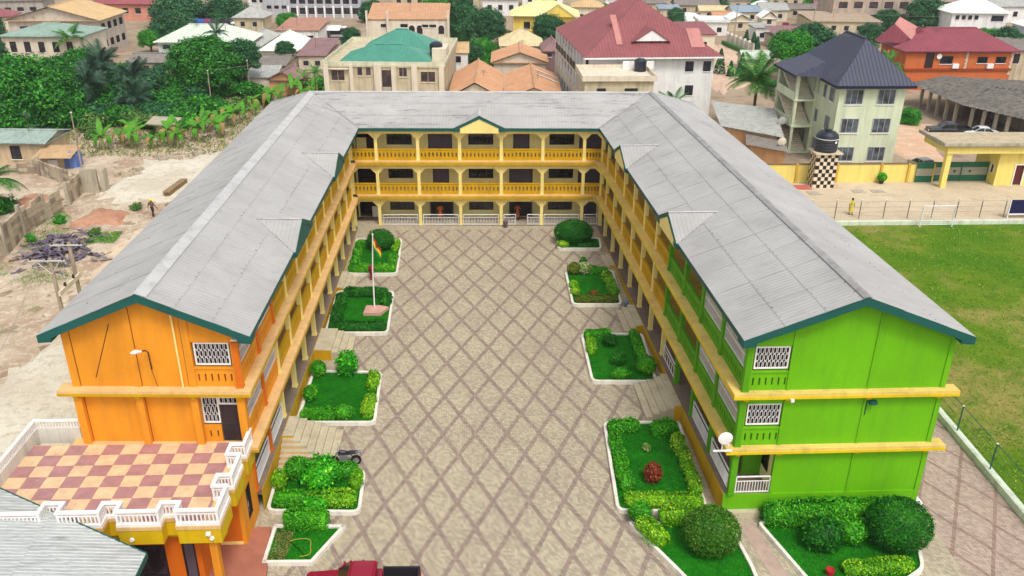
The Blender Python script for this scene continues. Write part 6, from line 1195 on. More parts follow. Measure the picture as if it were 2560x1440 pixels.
# scrub bushes
BUM = [crown_mesh('foliage', TG, 30, 60, 11, .1, .7, .36), crown_mesh('foliage', TB, 30, 60, 12, .1, .7, .36), crown_mesh('foliage', leafmat('scrub_leaf', (34, 80, 24), (96, 140, 60), (150, 150, 90)), 26, 55, 13, .1, .6, .38), crown_mesh('foliage', TD, 30, 60, 14, .1, .75, .36)]
BUS = [(-51.5, 112, 2.2, 0, 'below the mango tree'), (-49, 110.5, 1.8, 2, 'in front of the oil palms, left'), (-46.5, 113, 2.2, 0, 'in front of the oil palms, middle'), (-44, 111, 2.0, 2, 'in front of the oil palms, right'), (-43.5, 115.5, 2.0, 0, 'at the foot of the drooping oil palm'), (-41.5, 110.5, 1.9, 2, 'below the rounded dense tree, left'), (-39.5, 113.5, 2.1, 0, 'below the rounded dense tree, middle'), (-37.2, 111.5, 1.7, 1, 'below the rounded dense tree, right'), (-38.0, 118.5, 2.2, 1, 'against the rounded dense tree'), (-35.2, 117.5, 2.0, 0, 'behind the banana plants, left'), (-33.2, 120.5, 1.7, 2, 'behind the banana plants, middle'), (-30.8, 126, 1.6, 1, 'behind the banana plants, right'), (-27.6, 134.6, 1.9, 1, 'left of the unfinished house, rear'), (-24.2, 133, 2.1, 1, 'left of the unfinished house, front'), (-47.5, 106.5, 1.2, 2, 'beside the left path'), (-40.0, 106.8, .9, 2, 'behind the concrete hut'), (-32.9, 79.6, .6, 2, 'beside the worker'), (-34.2, 73.0, .55, 2, 'on the right of the scrap heap'), (-38.6, 76.0, .6, 1, 'at the foot of the ruined wall'), (-39.2, 71.5, .5, 1, 'beside the scrap heap at the ruined wall'), (6.6, 186, 1.8, 2, 'at the apricot wall'), (12, 177.5, 1.7, 0, 'right of the apricot wall'), (-47, 72, 1.2, 0, 'behind the ruined wall, lower'), (-45.2, 79, 1.4, 0, 'behind the ruined wall, upper'), (25.3, 106.5, 1.2, 0, 'at the white wall of the maroon block'), (27.8, 107, 1.4, 0, 'at the right of the white wall of the maroon block'), (-2.2, 146.5, 1.5, 0, 'right of the small white house'), (.2, 143.5, 1.5, 1, 'behind the brown roofs')]
for i, (x, y, r, k, q) in enumerate(BUS):
    t = thing('bush', 'wild green bush %s' % q, 'bush', (x, y, .25), 'wild bushes'); link('foliage', BUM[k], t, (0, 0, r * .55), random.uniform(0, 6), (r, r, r * random.uniform(.8, 1.1))); link('stem', stemM, t, (0, 0, 0), 0, (.4 * r, .4 * r, .3 * r))
GRD = leafmat('dry_weed_blade', (70, 104, 30), (140, 140, 70), (186, 164, 110))
for i in range(80):
    x, y = (random.uniform(-64, -33), random.uniform(114, 150)) if i < 40 else (random.uniform(-54, -38), random.uniform(113, 132))
    if x > -46 and y > 140: continue
    r = random.uniform(1.4, 2.6); t = thing('bush', 'dense dark bush in the undergrowth of the left grove', 'bush', (x, y, .25), 'undergrowth of the left grove'); link('foliage', BUM[3 if i % 2 else 0], t, (0, 0, r * .5), random.uniform(0, 6), (r, r, r * random.uniform(.7, 1.0)))
for nm, pl, dn, h, lab in (('weeds', [(-41, 62), (-33.5, 60), (-32.5, 66), (-38, 69)], 110, .07, 'weeds between the ruined wall and the electricity poles'), ('weeds', [(-39, 50), (-32, 52), (-33, 60), (-42, 62)], 60, .06, 'weeds on the verge left of the electricity poles'), ('weeds', [(-54, 98), (-30, 98), (-24, 122), (-26, 134), (-52, 122)], 9, .2, 'dry and green weeds under the banana plants'), ('weeds', [(-40, 70), (-37, 69), (-37, 76), (-40.5, 80)], 110, .08, 'weeds along the ruined wall'), ('weeds', [(-65, 96), (-50, 100), (-52, 124), (-80, 130)], 4, .35, 'weeds below the mango trees'), ('weeds', [(-34.5, 70.8), (-31.8, 71), (-32, 73.6), (-34.6, 73.4)], 160, .09, 'weed patch right of the scrap heap')): setp(blades(nm, pl, dn, h, GRD if h > .19 else GRW, None, lambda y: zg(y) + .08, 0 if h > .19 else 14), lab, 'weeds')
# cypress cones by the dirt road
for (x, y, h, q) in ((42.0, 147.5, 4.2, 'leftmost'), (43.2, 145.0, 2.6, 'shortest, in the middle'), (45.2, 145.6, 3.8, 'rightmost'), (56.6, 181.5, 2.6, 'first along the compound wall'), (57.2, 178.4, 2.6, 'second along the compound wall'), (56.4, 175.2, 2.6, 'third along the compound wall'), (56.0, 172.0, 2.6, 'fourth along the compound wall')):
    N = 700; zz = RNG.uniform(0, 1, N); a = RNG.uniform(0, 6.28, N); r = h * .24 * (1 - zz) ** .8 * RNG.uniform(.8, 1.1, N) + .04; c = np.stack([r * np.cos(a), r * np.sin(a), zz * h + .1], 1)
    t = thing('cypress', 'dark conical cypress by the dirt road, %s' % q, 'tree', (x, y, .25), 'cypresses by the dirt road'); link('crown', leaf_mesh('crown', c, np.stack([np.cos(a), np.sin(a), a * 0 + .4], 1), .2, TD, .5, None, .5), t); P1('trunk', BARK, t, lambda m: m.path([(x, y, .2), (x, y, h * .7)], [.1, .04], 6))
cw_ = thing('compound_wall', 'pale compound wall with pilasters beside the dirt road', 'wall', (54, 176, .25))
for i in range(6): f0, f1 = i / 6, (i + 1) / 6; a_ = Vector((52.6 + 1.4 * f0, 182 - 14 * f0)); b_ = Vector((52.6 + 1.4 * f1, 182 - 14 * f1)); P1('panel', CWALL, cw_, lambda m: m.slab(WF, [tuple(a_), tuple(b_), (b_.x + .2, b_.y), (a_.x + .2, a_.y)], .1, 2.2)); P1('pier', WWALL, cw_, lambda m: m.box(WF, a_.x - .1, a_.x + .3, a_.y - .2, a_.y + .2, .1, 2.5))
setp(P1('hedge', HD, None, lambda m: m.slab(WF, [(51.8, 181), (53.2, 168.5), (52.3, 168.3), (51.2, 180.6)], .2, .9)), 'low dark hedge at the foot of the compound wall', 'hedge')
# ================================================================== WASTE GROUND ON THE LEFT
BLK = paint('cement_block', (186, 170, 146), .95, .15, 1.0, .4, .1, 0, .4)
BLK2 = paint('cement_block_dark', (158, 142, 122), .95, .2, 1.0, .5, .1, 0, .4)
rw = thing('ruined_wall', 'broken cement-block wall with posts along the waste ground', 'wall', (-40, 74, 0))
segs = [((-40.6, 60.5), (-40.2, 64.4), 2.0), ((-40.2, 64.8), (-40.0, 68.4), 2.1), ((-40.0, 68.9), (-40.4, 72.6), 2.2), ((-40.4, 73.0), (-40.1, 76.4), 2.2), ((-40.1, 76.8), (-39.9, 79.6), 2.0), ((-40.0, 81.4), (-40.2, 85.0), 1.7), ((-40.2, 85.4), (-47.6, 91.4), 1.6), ((-47.6, 91.5), (-58, 90), 1.4)]
for i, (a, b, h) in enumerate(segs):
    A, B_ = Vector(a), Vector(b); L_ = (B_ - A).length; d = (B_ - A) / L_; F = Fr((A.x, A.y, zg((A.y + B_.y) / 2) - .1), (d.x, d.y), (-d.y, d.x))
    nc = max(1, round(L_ / .92)); h *= 1.2; nr_ = round(h / .44)
    for r_ in range(nr_):
        for c_ in range(nc):
            if r_ == nr_ - 1 and random.random() < .3: continue
            w_ = L_ / nc; P1('block', BLK if random.random() < .6 else BLK2, rw, lambda m: m.box(F, c_ * w_ + .016, (c_ + 1) * w_ - .016, -.1 + random.uniform(-.02, .02), .1, r_ * .44 + .012, (r_ + 1) * .44 - .012))
    P1('post', CONCR, rw, lambda m: m.box(F, -.32, -.02, -.16, .16, -.1, h + .35))
P1('post', CONCR, rw, lambda m: m.box(WF, -40.1, -38.5, 84.9, 85.2, .1, 2.7)); P1('post', CONCR, rw, lambda m: m.box(WF, -38.2, -37.8, 84.9, 85.9, .1, 2.6))
# scrap heap: crumpled dark sheets
sh_ = thing('scrap_heap', 'heap of crumpled dark purple sheeting and scrap', 'scrap heap', (-35.8, 69.5, 0)); PSH = paint('purple_plastic_sheet', (96, 84, 104), .5, .25, 1.2, .2, .4); PSG = paint('grey_scrap', (130, 120, 120), .6, .25, 1.2, .3)
for i in range(120):
    x, y = random.gauss(-35.9, 1.35), random.gauss(69.6, 1.9); n = 5; a = random.uniform(-.6, .9); L_ = random.uniform(.7, 2.6); w = random.uniform(.06, .4); zb = zg(y) + .12 + random.uniform(0, .25)
    def f(m):
        for q in range(n + 1):
            s_ = q / n - .5
            for e in (-.5, .5): m.v.append((x + math.cos(a) * s_ * L_ - math.sin(a) * e * w, y + math.sin(a) * s_ * L_ + math.cos(a) * e * w, zb + .14 * math.sin(q * 2.1 + i) + .1 * e * math.sin(q + i * 2)))
        m.f += [(2 * q, 2 * q + 1, 2 * q + 3, 2 * q + 2) for q in range(n)]
    P1('sheet', PSH if i % 3 else PSG, sh_, f)
# rubble: separate blocks
for cx, cy, n, sp_, lab in ((-37.2, 90.6, 16, 1.7, 'pile of grey cement blocks on the pale ground'), (-35.8, 96.3, 14, 1.6, 'pile of pale rubble behind the cement blocks'), (-33.0, 97.6, 12, 1.8, 'low strip of broken masonry beside the roof corner'), (-39.6, 55.2, 10, 1.0, 'small heap of pale stones at the left edge')):
    t = thing('rubble_pile', lab, 'rubble', (cx, cy, zg(cy)))
    for i in range(n):
        x, y = cx + random.gauss(0, sp_ * .5), cy + random.gauss(0, sp_ * .35); F = rotfr(x, y, zg(y) + random.uniform(.1, .55), random.uniform(0, 3)); F2 = F
        P1('block', BLK if i % 4 else CONCR, t, lambda m: m.slab(F, [(0, 0), (random.uniform(.5, .9), random.uniform(-.05, .05)), (random.uniform(.5, .85), .35), (random.uniform(0, .1), .38)], -.45, random.uniform(.1, .28)))
pk = thing('timber_stack', 'stack of weathered planks beside the left wing', 'timber', (-30.9, 85.3, .25)); WOOD = paint('weathered_timber', (150, 124, 92), .9, .25, 1.5, .4)
for i in range(9): F = rotfr(-31.3 + (i % 3) * .22, 82.9, .35 + (i // 3) * .2, math.radians(84)); P1('plank', WOOD, pk, lambda m: m.box(F, random.uniform(0, .3), 4.6, 0, .2, 0, .14))
hu = thing('concrete_hut', 'small concrete hut with a slanting slab roof among the banana plants', 'hut', (-39, 107, .25)); P1('wall', BLK, hu, lambda m: m.box(WF, -39.8, -38.0, 106.4, 108, .1, 2.0)); P1('roof', CONCR, hu, lambda m: m.add([(-40.6, 105.6, 2.15), (-37.1, 105.4, 1.95), (-37.1, 108.4, 2.2), (-40.6, 108.4, 2.4), (-40.6, 105.6, 2.3), (-37.1, 105.4, 2.1), (-37.1, 108.4, 2.35), (-40.6, 108.4, 2.55)], [(0, 3, 2, 1), (4, 5, 6, 7), (0, 1, 5, 4), (1, 2, 6, 5), (2, 3, 7, 6), (3, 0, 4, 7)])); P1('doorway', BROWN, hu, lambda m: m.box(WF, -39.2, -38.6, 106.36, 106.398, .2, 1.6))
house('mud-brown house with a grey-green sheet roof at the left edge', -54.5, 95.2, 6.4, 5.5, 2.8, -3, paint('sandy_block_wall', (196, 172, 138), .9, .14, .8, .35), paint('grey_green_roof', (150, 166, 156), .6, .14, .8, .3), 'gx', .7, .5, [('f', 2.6, .9, 1.1, 1.5)], pitch=.4)
bs = thing('blue_kiosk', 'little shed with a tan roof and bright blue end wall', 'kiosk', (-46.2, 94, .25)); P1('wall', paint('sandy_block_wall', (0, 0, 0)), bs, lambda m: m.box(WF, -48.0, -45.6, 93.4, 95.2, .1, 1.7)); BLU = paint('blue_paint', (96, 120, 190), .7, .1, .8, .2)
P1('blue_wall', BLU, bs, lambda m: m.prism(Fr((0, 0, 0)), [(-45.6, .1), (-44.2, .1), (-44.2, 1.7), (-44.9, 2.1), (-45.6, 1.7)], 93.6, 95.0)); P1('blue_door', paint('blue_door', (120, 150, 214), .6), bs, lambda m: m.box(WF, -45.0, -44.35, 93.54, 93.597, .15, 1.6)); sheet('roof_plane', [(-48.4, 92.2, 1.75), (-44.2, 92.2, 1.75), (-44.2, 95.6, 2.35), (-48.4, 95.6, 2.35)], .3, .03, paint('tan_roof_sheet', (186, 154, 116), .8, .15, .8, .3), bs); P1('counter', WHITE, bs, lambda m: m.box(WF, -47.2, -46.2, 93.2, 93.39, .5, 1.3))
for q in ((-49.5, 92.6, 'left'), (-47.0, 92.3, 'right')): setp(P1('cement_slab', CONCR, None, lambda m: m.slab(WF, [(q[0] - 1.6, q[1] - .2), (q[0] + 1.4, q[1] - .3), (q[0] + 1.5, q[1] + .2), (q[0] - 1.5, q[1] + .3)], .15, .55)), 'long low cement slab in front of the sheds, %s one' % q[2], 'slab')
# poles and wires
PC = paint('pole_concrete', (166, 150, 130), .9, .15, 1, .3)
ARM = paint('pale_steel_arm', (196, 192, 182), .7, .15)
def epole(label, x, y, top, arm=2.2, brace=True):
    t = thing('electricity_pole', label, 'utility pole', (x, y, zg(y))); P1('mast', PC, t, lambda m: m.path([(x, y, zg(y) - .3), (x, y, top + .1)], [.17, .11], 8)); P1('crossarm', ARM, t, lambda m: m.box(WF, x - arm / 2 - .15, x + arm / 2 - .15, y - .16, y - .1, top - .07, top + .02))
    if brace: P1('brace', ARM, t, lambda m: (m.path([(x - .8, y - .13, top - .08), (x, y - .13, top - .9)], .03, 5), m.path([(x + .6, y - .13, top - .08), (x, y - .13, top - .9)], .03, 5)))
    for dx in (-arm / 2, -.15, arm / 2 - .3): P1('insulator', BROWN, t, lambda m: m.lathe((x + dx, y - .13, top + .02), [(.05, 0), (.07, .08), (.04, .16)], 8))
    return t
epole('concrete electricity pole with braced white crossarm, nearer one', -25.77, 48.55, 8.0); epole('concrete electricity pole with white crossarm, farther one', -25.72, 51.08, 8.0, 2.0, False)
def cable(label, pts): setp(MB().path(pts, .016, 4).build('power_cable', paint('cable_grey', (150, 146, 138), .6)), label, 'cable')
def sag(a, b, s_, n=8): return [tuple(Vector(a).lerp(Vector(b), i / n) - Vector((0, 0, s_ * 4 * (i / n) * (1 - i / n)))) for i in range(n + 1)]
cable('cable from the nearer pole crossarm, outermost', sag((-27.0, 48.4, 8.1), (-36, 30, 6.5), .5)); cable('cable from the nearer pole crossarm, middle', sag((-26.0, 48.4, 8.1), (-33, 30, 6.6), .5)); cable('cable from the farther pole crossarm, outermost', sag((-26.7, 50.9, 8.1), (-44, 44, 7.6), .5)); cable('thick cable running down past the orange gable', sag((-26.5, 48.4, 7.6), (-24.6, 33, 4.5), .4))
lw = thing('pole_platform', 'pale beam with two dark insulators bolted between the electricity poles', 'beam', (-25.75, 49.8, 5.65)); P1('beam', CWALL, lw, lambda m: m.box(WF, -25.62, -25.5, 48.3, 51.3, 5.65, 5.95)); [P1('insulator', BROWN, lw, lambda m: m.lathe((-25.56, y, 5.95), [(.07, 0), (.1, .12), (.05, .25)], 8)) for y in (49.2, 50.4)]
for x, y, h, rr, lab in ((-43.5, 92.85, 6.7, .09, 'tall thin wooden pole beside the blue kiosk'), (-38.2, 124.9, 5.2, .09, 'pale pole in front of the rounded dense tree'), (-34.0, 130.8, 5.6, .07, 'thin wooden pole left of the small brown-roofed hut'), (38.2, 192, 3.6, .1, 'white T-shaped pole in the trees by the huge maroon roof'), (56.5, 190, 6.5, .12, 'tall street pole beside the dirt road'), (72.0, 186, 7, .12, 'tall street pole among the market shacks'), (-45.2, 162, 6.6, .08, 'thin mast on the long pale house')):
    t = thing('pole', lab, 'pole', (x, y, .25)); P1('mast', PC, t, lambda m: m.path([(x, y, 0), (x + .1, y, h)], [rr, rr * .7], 6)); P1('cap', WHITE, t, lambda m: m.box(WF, x - .5 if 'T-shaped' in lab else x, x + (.6 if 'T-shaped' in lab else .2), y - .06, y + .06, h - .1, h))
for a_, b_, q in (((56.5, 190, 6.4), (72, 186, 6.9), 'between the two street poles, left one'), ((72, 186, 6.9), (96, 176, 6.4), 'running right from the market street pole'), ((56.5, 190, 6.4), (38.2, 192, 5.4), 'running left from the dirt-road street pole'), ((-38.2, 124.9, 5.2), (-22, 140, 6.4), 'from the pale pole towards the unfinished house'), ((-45.2, 162, 6.4), (-60, 178, 6.0), 'from the mast of the long pale house')): cable('thin cable ' + q, sag(a_, b_, .6))
# billboard strip and far roadside
for i in range(9):
    x = -72 + i * 1.9; c_ = [(120, 70, 130), (150, 90, 150), (90, 60, 110), (110, 130, 200), (70, 110, 190), (140, 80, 120), (180, 110, 130), (100, 60, 100), (130, 80, 130)][i]
    t = thing('billboard', 'roadside hoarding at the top left, number %s from its left end' % ['one', 'two', 'three', 'four', 'five', 'six', 'seven', 'eight', 'nine'][i], 'hoarding', (x, 207.5, .25), 'roadside hoardings'); P1('panel', paint('hoarding%d' % i, c_, .6, .35, 1.2, .2), t, lambda m: m.box(WF, x, x + 1.8, 207.5, 207.6, .45, 1.7)); P1('leg', CHAR, t, lambda m: (m.box(WF, x + .2, x + .3, 207.6, 207.7, .1, 1.6), m.box(WF, x + 1.5, x + 1.6, 207.6, 207.7, .1, 1.6)))
t = thing('kiosk', 'black kiosk with a white awning behind the unfinished house', 'kiosk', (-28.8, 186.5, .25)); P1('body', paint('black_kiosk', (40, 36, 44), .6), t, lambda m: m.box(WF, -30.4, -27.2, 185.8, 188, .2, 2.3)); P1('awning', WHITE, t, lambda m: m.add([(-30.9, 185.2, 2.2), (-28.2, 185.2, 2.2), (-28.2, 188, 2.9), (-30.9, 188, 2.9)], [(0, 1, 2, 3)])); P1('shelf', GREYR, t, lambda m: m.box(WF, -30.2, -27.6, 185.6, 185.79, .9, 1.3))
t = thing('water_tank', 'orange-yellow water tank behind the unfinished house', 'water tank', (-26.6, 190, .25)); P1('body', paint('yellow_tank', (238, 170, 20), .5), t, lambda m: m.lathe((-26.6, 190, .25), [(.9, 0), (.95, 1.2), (.7, 1.6), (.3, 1.8)], 16)); P1('lid', paint('yellow_tank', (0, 0, 0)), t, lambda m: m.lathe((-26.6, 190, 2.04), [(.3, 0), (.3, .12), (.1, .16)], 10)); P1('stand', WHITE, t, lambda m: m.box(WF, -28.6, -27.4, 189.6, 191, .2, 2.3))
t = thing('tarpaulin', 'white domed tarpaulin beyond the maroon roof', 'tarpaulin', (52, 214, .25)); P1('cover', WHTR, t, lambda m: m.lathe((0, 0, 0), [(1, -1), (1, 0.05), (.96, .35), (.75, .75), (.4, .95), (.05, 1)], 16) and m.v.__setitem__(slice(None), [(52 + x * 3.2, 214 + y * 1.8, .3 + max(0, z) * 2.2) for x, y, z in m.v]), True); P1('hem', GREYR, t, lambda m: m.box(WF, 49.2, 54.8, 212.2, 212.3, .2, .5))
t = thing('parasol', 'yellow parasol by the roadside at the top', 'parasol', (-50, 212, .25)); P1('canopy', paint('yellow_cloth', (226, 206, 120), .8), t, lambda m: m.lathe((-50, 212, 1.7), [(1.1, 0), (.7, .3), (.05, .5)], 10)); P1('pole', CHAR, t, lambda m: m.path([(-50, 212, .2), (-50, 212, 2.2)], .04, 6))

st_ = MB()
for i in range(900):
    x, y = random.uniform(-42, -22.5), random.uniform(50, 104)
    if y < 78 and random.random() < .4: continue
    s_ = random.uniform(.04, .16) * (1.5 if random.random() < .1 else 1); z_ = zg(y) + .02 + wob(x, y); a = random.uniform(0, 3); F = rotfr(x, y, z_, a)
    st_.add([F.pt(-s_, -s_ * .7, -.05), F.pt(s_, -s_ * .8, -.05), F.pt(s_ * .9, s_ * .7, -.05), F.pt(-s_ * .8, s_ * .8, -.05), F.pt(-s_ * .5, -s_ * .3, s_ * .8), F.pt(s_ * .5, -s_ * .2, s_ * .7), F.pt(s_ * .3, s_ * .4, s_ * .75)], [(0, 1, 5, 4), (1, 2, 6, 5), (2, 3, 4, 6), (3, 0, 4), (4, 5, 6)])
o = st_.build('loose_stones', BLK); setp(o, 'loose stones and rubble bits scattered over the waste ground', 'stones', None, 'stuff')
# ================================================================== VEHICLES
TYRE = paint('tyre_rubber', (26, 26, 28), .9, .15, 2, 0); CHR = paint('chrome', (190, 192, 196), .25, .05, 1, 0, .6, .8); CGL = glass('car_glass', (20, 26, 26), .06); LAMPW = paint('lamp_glass', (220, 220, 214), .2, .05, 1, 0, .6); LAMPR = paint('lamp_red', (150, 16, 16), .3, .05, 1, 0, .5)
def wheel(root, F, a, b, r, w=.2):
    c = Vector(F.pt(a, b, r)); ax = Vector((F.eb[0], F.eb[1], 0)).normalized()
    o = P1('wheel', CHR, root, lambda m: m.path([c - ax * w * .52, c + ax * w * .52], r * .6, 14)); P1('tyre', TYRE, o, lambda m: m.path([c - ax * w * .5, c - ax * w * .42, c + ax * w * .42, c + ax * w * .5], [r * .88, r, r, r * .88], 18))
def loft(m, F, secs):
    """secs: list of (a, half-width, z0, z1, crown) sections along a; 8-point rounded sections"""
    base = len(m.v); n = 10
    for a, hw, z0, z1, cr_ in secs:
        for b, z in ((-hw * .92, z0), (-hw, z0 + (z1 - z0) * .3), (-hw, z0 + (z1 - z0) * .72), (-hw * .93, z1 - .03), (-hw * .45, z1 + cr_), (hw * .45, z1 + cr_), (hw * .93, z1 - .03), (hw, z0 + (z1 - z0) * .72), (hw, z0 + (z1 - z0) * .3), (hw * .92, z0)): m.v.append(F.pt(a, b, z))
    for i in range(len(secs) - 1):
        for k in range(n): q = base + i * n + k; p = base + i * n + (k + 1) % n; m.f.append((q, q + n, p + n, p))
    m.f.append(tuple(base + k for k in range(n))); m.f.append(tuple(base + (len(secs) - 1) * n + k for k in range(n - 1, -1, -1)))
def vehicle(label, x, y, z, ang, col, kind, name, cat, colm=None):
    F = rotfr(x, y, z, math.radians(ang)); t = thing(name, label, cat, (x, y, z)); P_ = colm or paint('car_' + name + str(col), col, .25, .06, 1, .04, .6, .1, 0)
    if kind == 'pickup':
        P1('body', P_, t, lambda m: loft(m, F, [(-2.62, .78, .45, .92, .02), (-2.5, .88, .4, .98, .03), (-1.2, .9, .36, 1.08, .03), (-1.0, .9, .36, 1.12, .02), (.75, .9, .36, 1.14, .0), (.9, .9, .36, 1.12, .0)]), False)
        P1('cab', P_, t, lambda m: loft(m, F, [(-.55, .78, 1.1, 1.62, .02), (-.38, .77, 1.1, 1.72, .03), (.55, .77, 1.1, 1.73, .03), (.7, .79, 1.1, 1.62, .02)]), False)
        P1('windscreen', CGL, t, lambda m: m.add([F.pt(-1.12, -.74, 1.14), F.pt(-1.12, .74, 1.14), F.pt(-.5, .66, 1.63), F.pt(-.5, -.66, 1.63)], [(0, 1, 2, 3)]))
        P1('side_window', CGL, t, lambda m: [m.add([F.pt(-.95, s_ * .85, 1.14), F.pt(.6, s_ * .85, 1.14), F.pt(.52, s_ * .785, 1.6), F.pt(-.45, s_ * .785, 1.6)], [(0, 1, 2, 3)]) for s_ in (-1, 1)]); P1('pillar', P_, t, lambda m: [m.path([F.pt(-1.15, s_ * .8, 1.12), F.pt(-.5, s_ * .74, 1.66)], .04, 5) for s_ in (-1, 1)] and [m.box(F, -.02, .06, s_ * .86 - .01, s_ * .86 + .01, 1.12, 1.62) for s_ in (-1, 1)]); P1('rear_window', CGL, t, lambda m: m.add([F.pt(.72, -.7, 1.16), F.pt(.72, .7, 1.16), F.pt(.712, .66, 1.58), F.pt(.712, -.66, 1.58)], [(0, 1, 2, 3)]))
        BD = paint('bed_black', (34, 32, 36), .6, .2); P1('cargo_bed', BD, t, lambda m: (m.box(F, .92, 2.6, -.78, .78, .55, .72), m.box(F, .92, 2.6, -.86, -.78, .5, 1.14), m.box(F, .92, 2.6, .78, .86, .5, 1.14), m.box(F, 2.52, 2.6, -.78, .78, .72, 1.12), [m.box(F, .95, 2.5, b, b + .06, .72, .75) for b in (-.6, -.36, -.12, .12, .36, .6)])); P1('bed_side', P_, t, lambda m: [m.box(F, .91, 2.62, s_ * .88 - .015, s_ * .88 + .015, .42, 1.10) for s_ in (-1, 1)]); P1('bed_rail', BD, t, lambda m: [m.box(F, .91, 2.62, s_ * .83 - .06, s_ * .83 + .06, 1.142, 1.19) for s_ in (-1, 1)] and m.box(F, 2.53, 2.62, -.77, .77, 1.14, 1.19))
        for s_ in (-1, 1): P1('headlight', LAMPW, t, lambda m: m.box(F, -2.66, -2.56, s_ * .64 - .14, s_ * .64 + .14, .68, .84)); P1('tail_light', LAMPR, t, lambda m: m.box(F, 2.6, 2.65, s_ * .8 - .06, s_ * .8 + .06, .7, 1.0)); P1('mirror', P_, t, lambda m: m.box(F, -.95, -.83, s_ * 1.02 - .1, s_ * 1.02 + .1, 1.12, 1.28))
        P1('bumper', CHR, t, lambda m: (m.box(F, -2.74, -2.63, -.84, .84, .42, .6), m.box(F, 2.62, 2.72, -.84, .84, .42, .58)))
        for a in (-1.75, 1.7):
            for b in (-.78, .78): wheel(t, F, a, b, .36)
    else:
        P1('body', P_, t, lambda m: loft(m, F, [(-2.2, .66, .4, .7, .02), (-2.0, .8, .32, .82, .03), (-1.0, .85, .28, .92, .03), (.9, .85, .28, .95, .02), (1.9, .8, .32, .92, .02), (2.2, .68, .4, .8, .0)])); P1('cabin_glass', CGL, t, lambda m: loft(m, F, [(-1.05, .7, .88, .93, 0), (-.4, .66, .9, 1.34, .02), (.75, .66, .9, 1.34, .02), (1.45, .7, .88, .96, 0)])); P1('roof', P_, t, lambda m: loft(m, F, [(-.42, .64, 1.33, 1.4, .02), (.2, .65, 1.34, 1.43, .03), (.78, .63, 1.33, 1.4, .02)])); P1('pillar', P_, t, lambda m: [m.path([F.pt(a, s_ * .715, .93), F.pt(b, s_ * .66, 1.36)], .035, 5) for s_ in (-1, 1) for a, b in ((-1.05, -.4), (.15, .15), (1.42, .76))])
        for s_ in (-1, 1): P1('headlight', LAMPW, t, lambda m: m.box(F, -2.2, -2.05, s_ * .58 - .13, s_ * .58 + .13, .6, .72)); P1('tail_light', LAMPR, t, lambda m: m.box(F, 2.08, 2.2, s_ * .58 - .12, s_ * .58 + .12, .62, .76))
        for a in (-1.35, 1.35):
            for b in (-.72, .72): wheel(t, F, a, b, .31)
    return t
vehicle('crimson pickup truck with a black cargo bed at the bottom of the yard', -5.45, 29.85, zg(29.85), -1.5, (142, 16, 46), 'pickup', 'pickup_truck', 'pickup')
vehicle('black pickup parked behind the gatehouse', 60.9, 106.2, .25, -8, (40, 42, 48), 'pickup', 'pickup_truck', 'pickup'); vehicle('white saloon car parked behind the gatehouse', 64.6, 105.0, .25, -12, (226, 228, 230), 'car', 'car', 'car'); vehicle('dark red car at the roadside at the top left', -51.5, 203.5, .25, 3, (140, 34, 50), 'car', 'car', 'car'); vehicle('red car among the market shacks', 72.2, 203, .25, 70, (190, 30, 50), 'car', 'car', 'car'); vehicle('white van-like car on the road near the yellow parasol', -54, 207, .25, 0, (232, 232, 230), 'car', 'car', 'car'); vehicle('dark car parked under the mango tree', -55.6, 107.4, .25, 10, (70, 72, 86), 'car', 'car', 'car'); vehicle('grey car behind the yellow wall beside the navy-roofed house', 50.2, 90.6, .25, 100, (176, 176, 166), 'car', 'car', 'car')
mc = thing('motorcycle', 'dark motorcycle parked behind the hedge at the foot of the left stairs', 'motorcycle', (-7.55, 39.75, zg(39.75))); F = rotfr(-7.55, 39.75, zg(39.75), math.radians(2)); BKM = paint('motor_black', (30, 30, 40), .35, .1, 1, 0, .5); SIL = paint('motor_silver', (170, 172, 180), .3, .1, 1, 0, .5, .6)
wheel(mc, F, -.62, 0, .29, .11); wheel(mc, F, .62, 0, .29, .12)
P1('fuel_tank', BKM, mc, lambda m: m.path([F.pt(-.36, 0, .74), F.pt(-.2, 0, .82), F.pt(.05, 0, .8), F.pt(.14, 0, .74)], [.06, .15, .14, .06], 10)); P1('seat', BKM, mc, lambda m: m.path([F.pt(.08, 0, .76), F.pt(.3, 0, .78), F.pt(.75, 0, .82)], [.1, .13, .08], 8)); P1('engine', SIL, mc, lambda m: (m.box(F, -.24, .16, -.13, .13, .26, .6), m.path([F.pt(-.1, .14, .36), F.pt(.75, .17, .34)], .045, 6))); P1('fork', SIL, mc, lambda m: [m.path([F.pt(-.62, s_ * .09, .29), F.pt(-.38, s_ * .09, .92)], .025, 6) for s_ in (-1, 1)]); P1('handlebar', SIL, mc, lambda m: m.path([F.pt(-.3, -.36, .98), F.pt(-.38, -.12, 1.0), F.pt(-.38, .12, 1.0), F.pt(-.3, .36, .98)], .02, 6)); P1('headlight', LAMPW, mc, lambda m: m.path([F.pt(-.5, 0, .86), F.pt(-.42, 0, .86)], [.07, .09], 10)); P1('frame', BKM, mc, lambda m: (m.path([F.pt(-.4, 0, .8), F.pt(-.1, 0, .3), F.pt(.3, 0, .3), F.pt(.62, 0, .29)], .03, 6), m.path([F.pt(.3, 0, .7), F.pt(.62, 0, .29)], .025, 6))); P1('rear_rack', SIL, mc, lambda m: (m.box(F, .62, .92, -.12, .12, .84, .87), m.path([F.pt(.9, 0, .84), F.pt(.95, 0, .5)], .03, 5))); P1('mirror', SIL, mc, lambda m: [m.path([F.pt(-.34, s_ * .28, .99), F.pt(-.38, s_ * .34, 1.16), F.pt(-.36, s_ * .36, 1.2)], [.01, .01, .05], 6) for s_ in (-1, 1)])
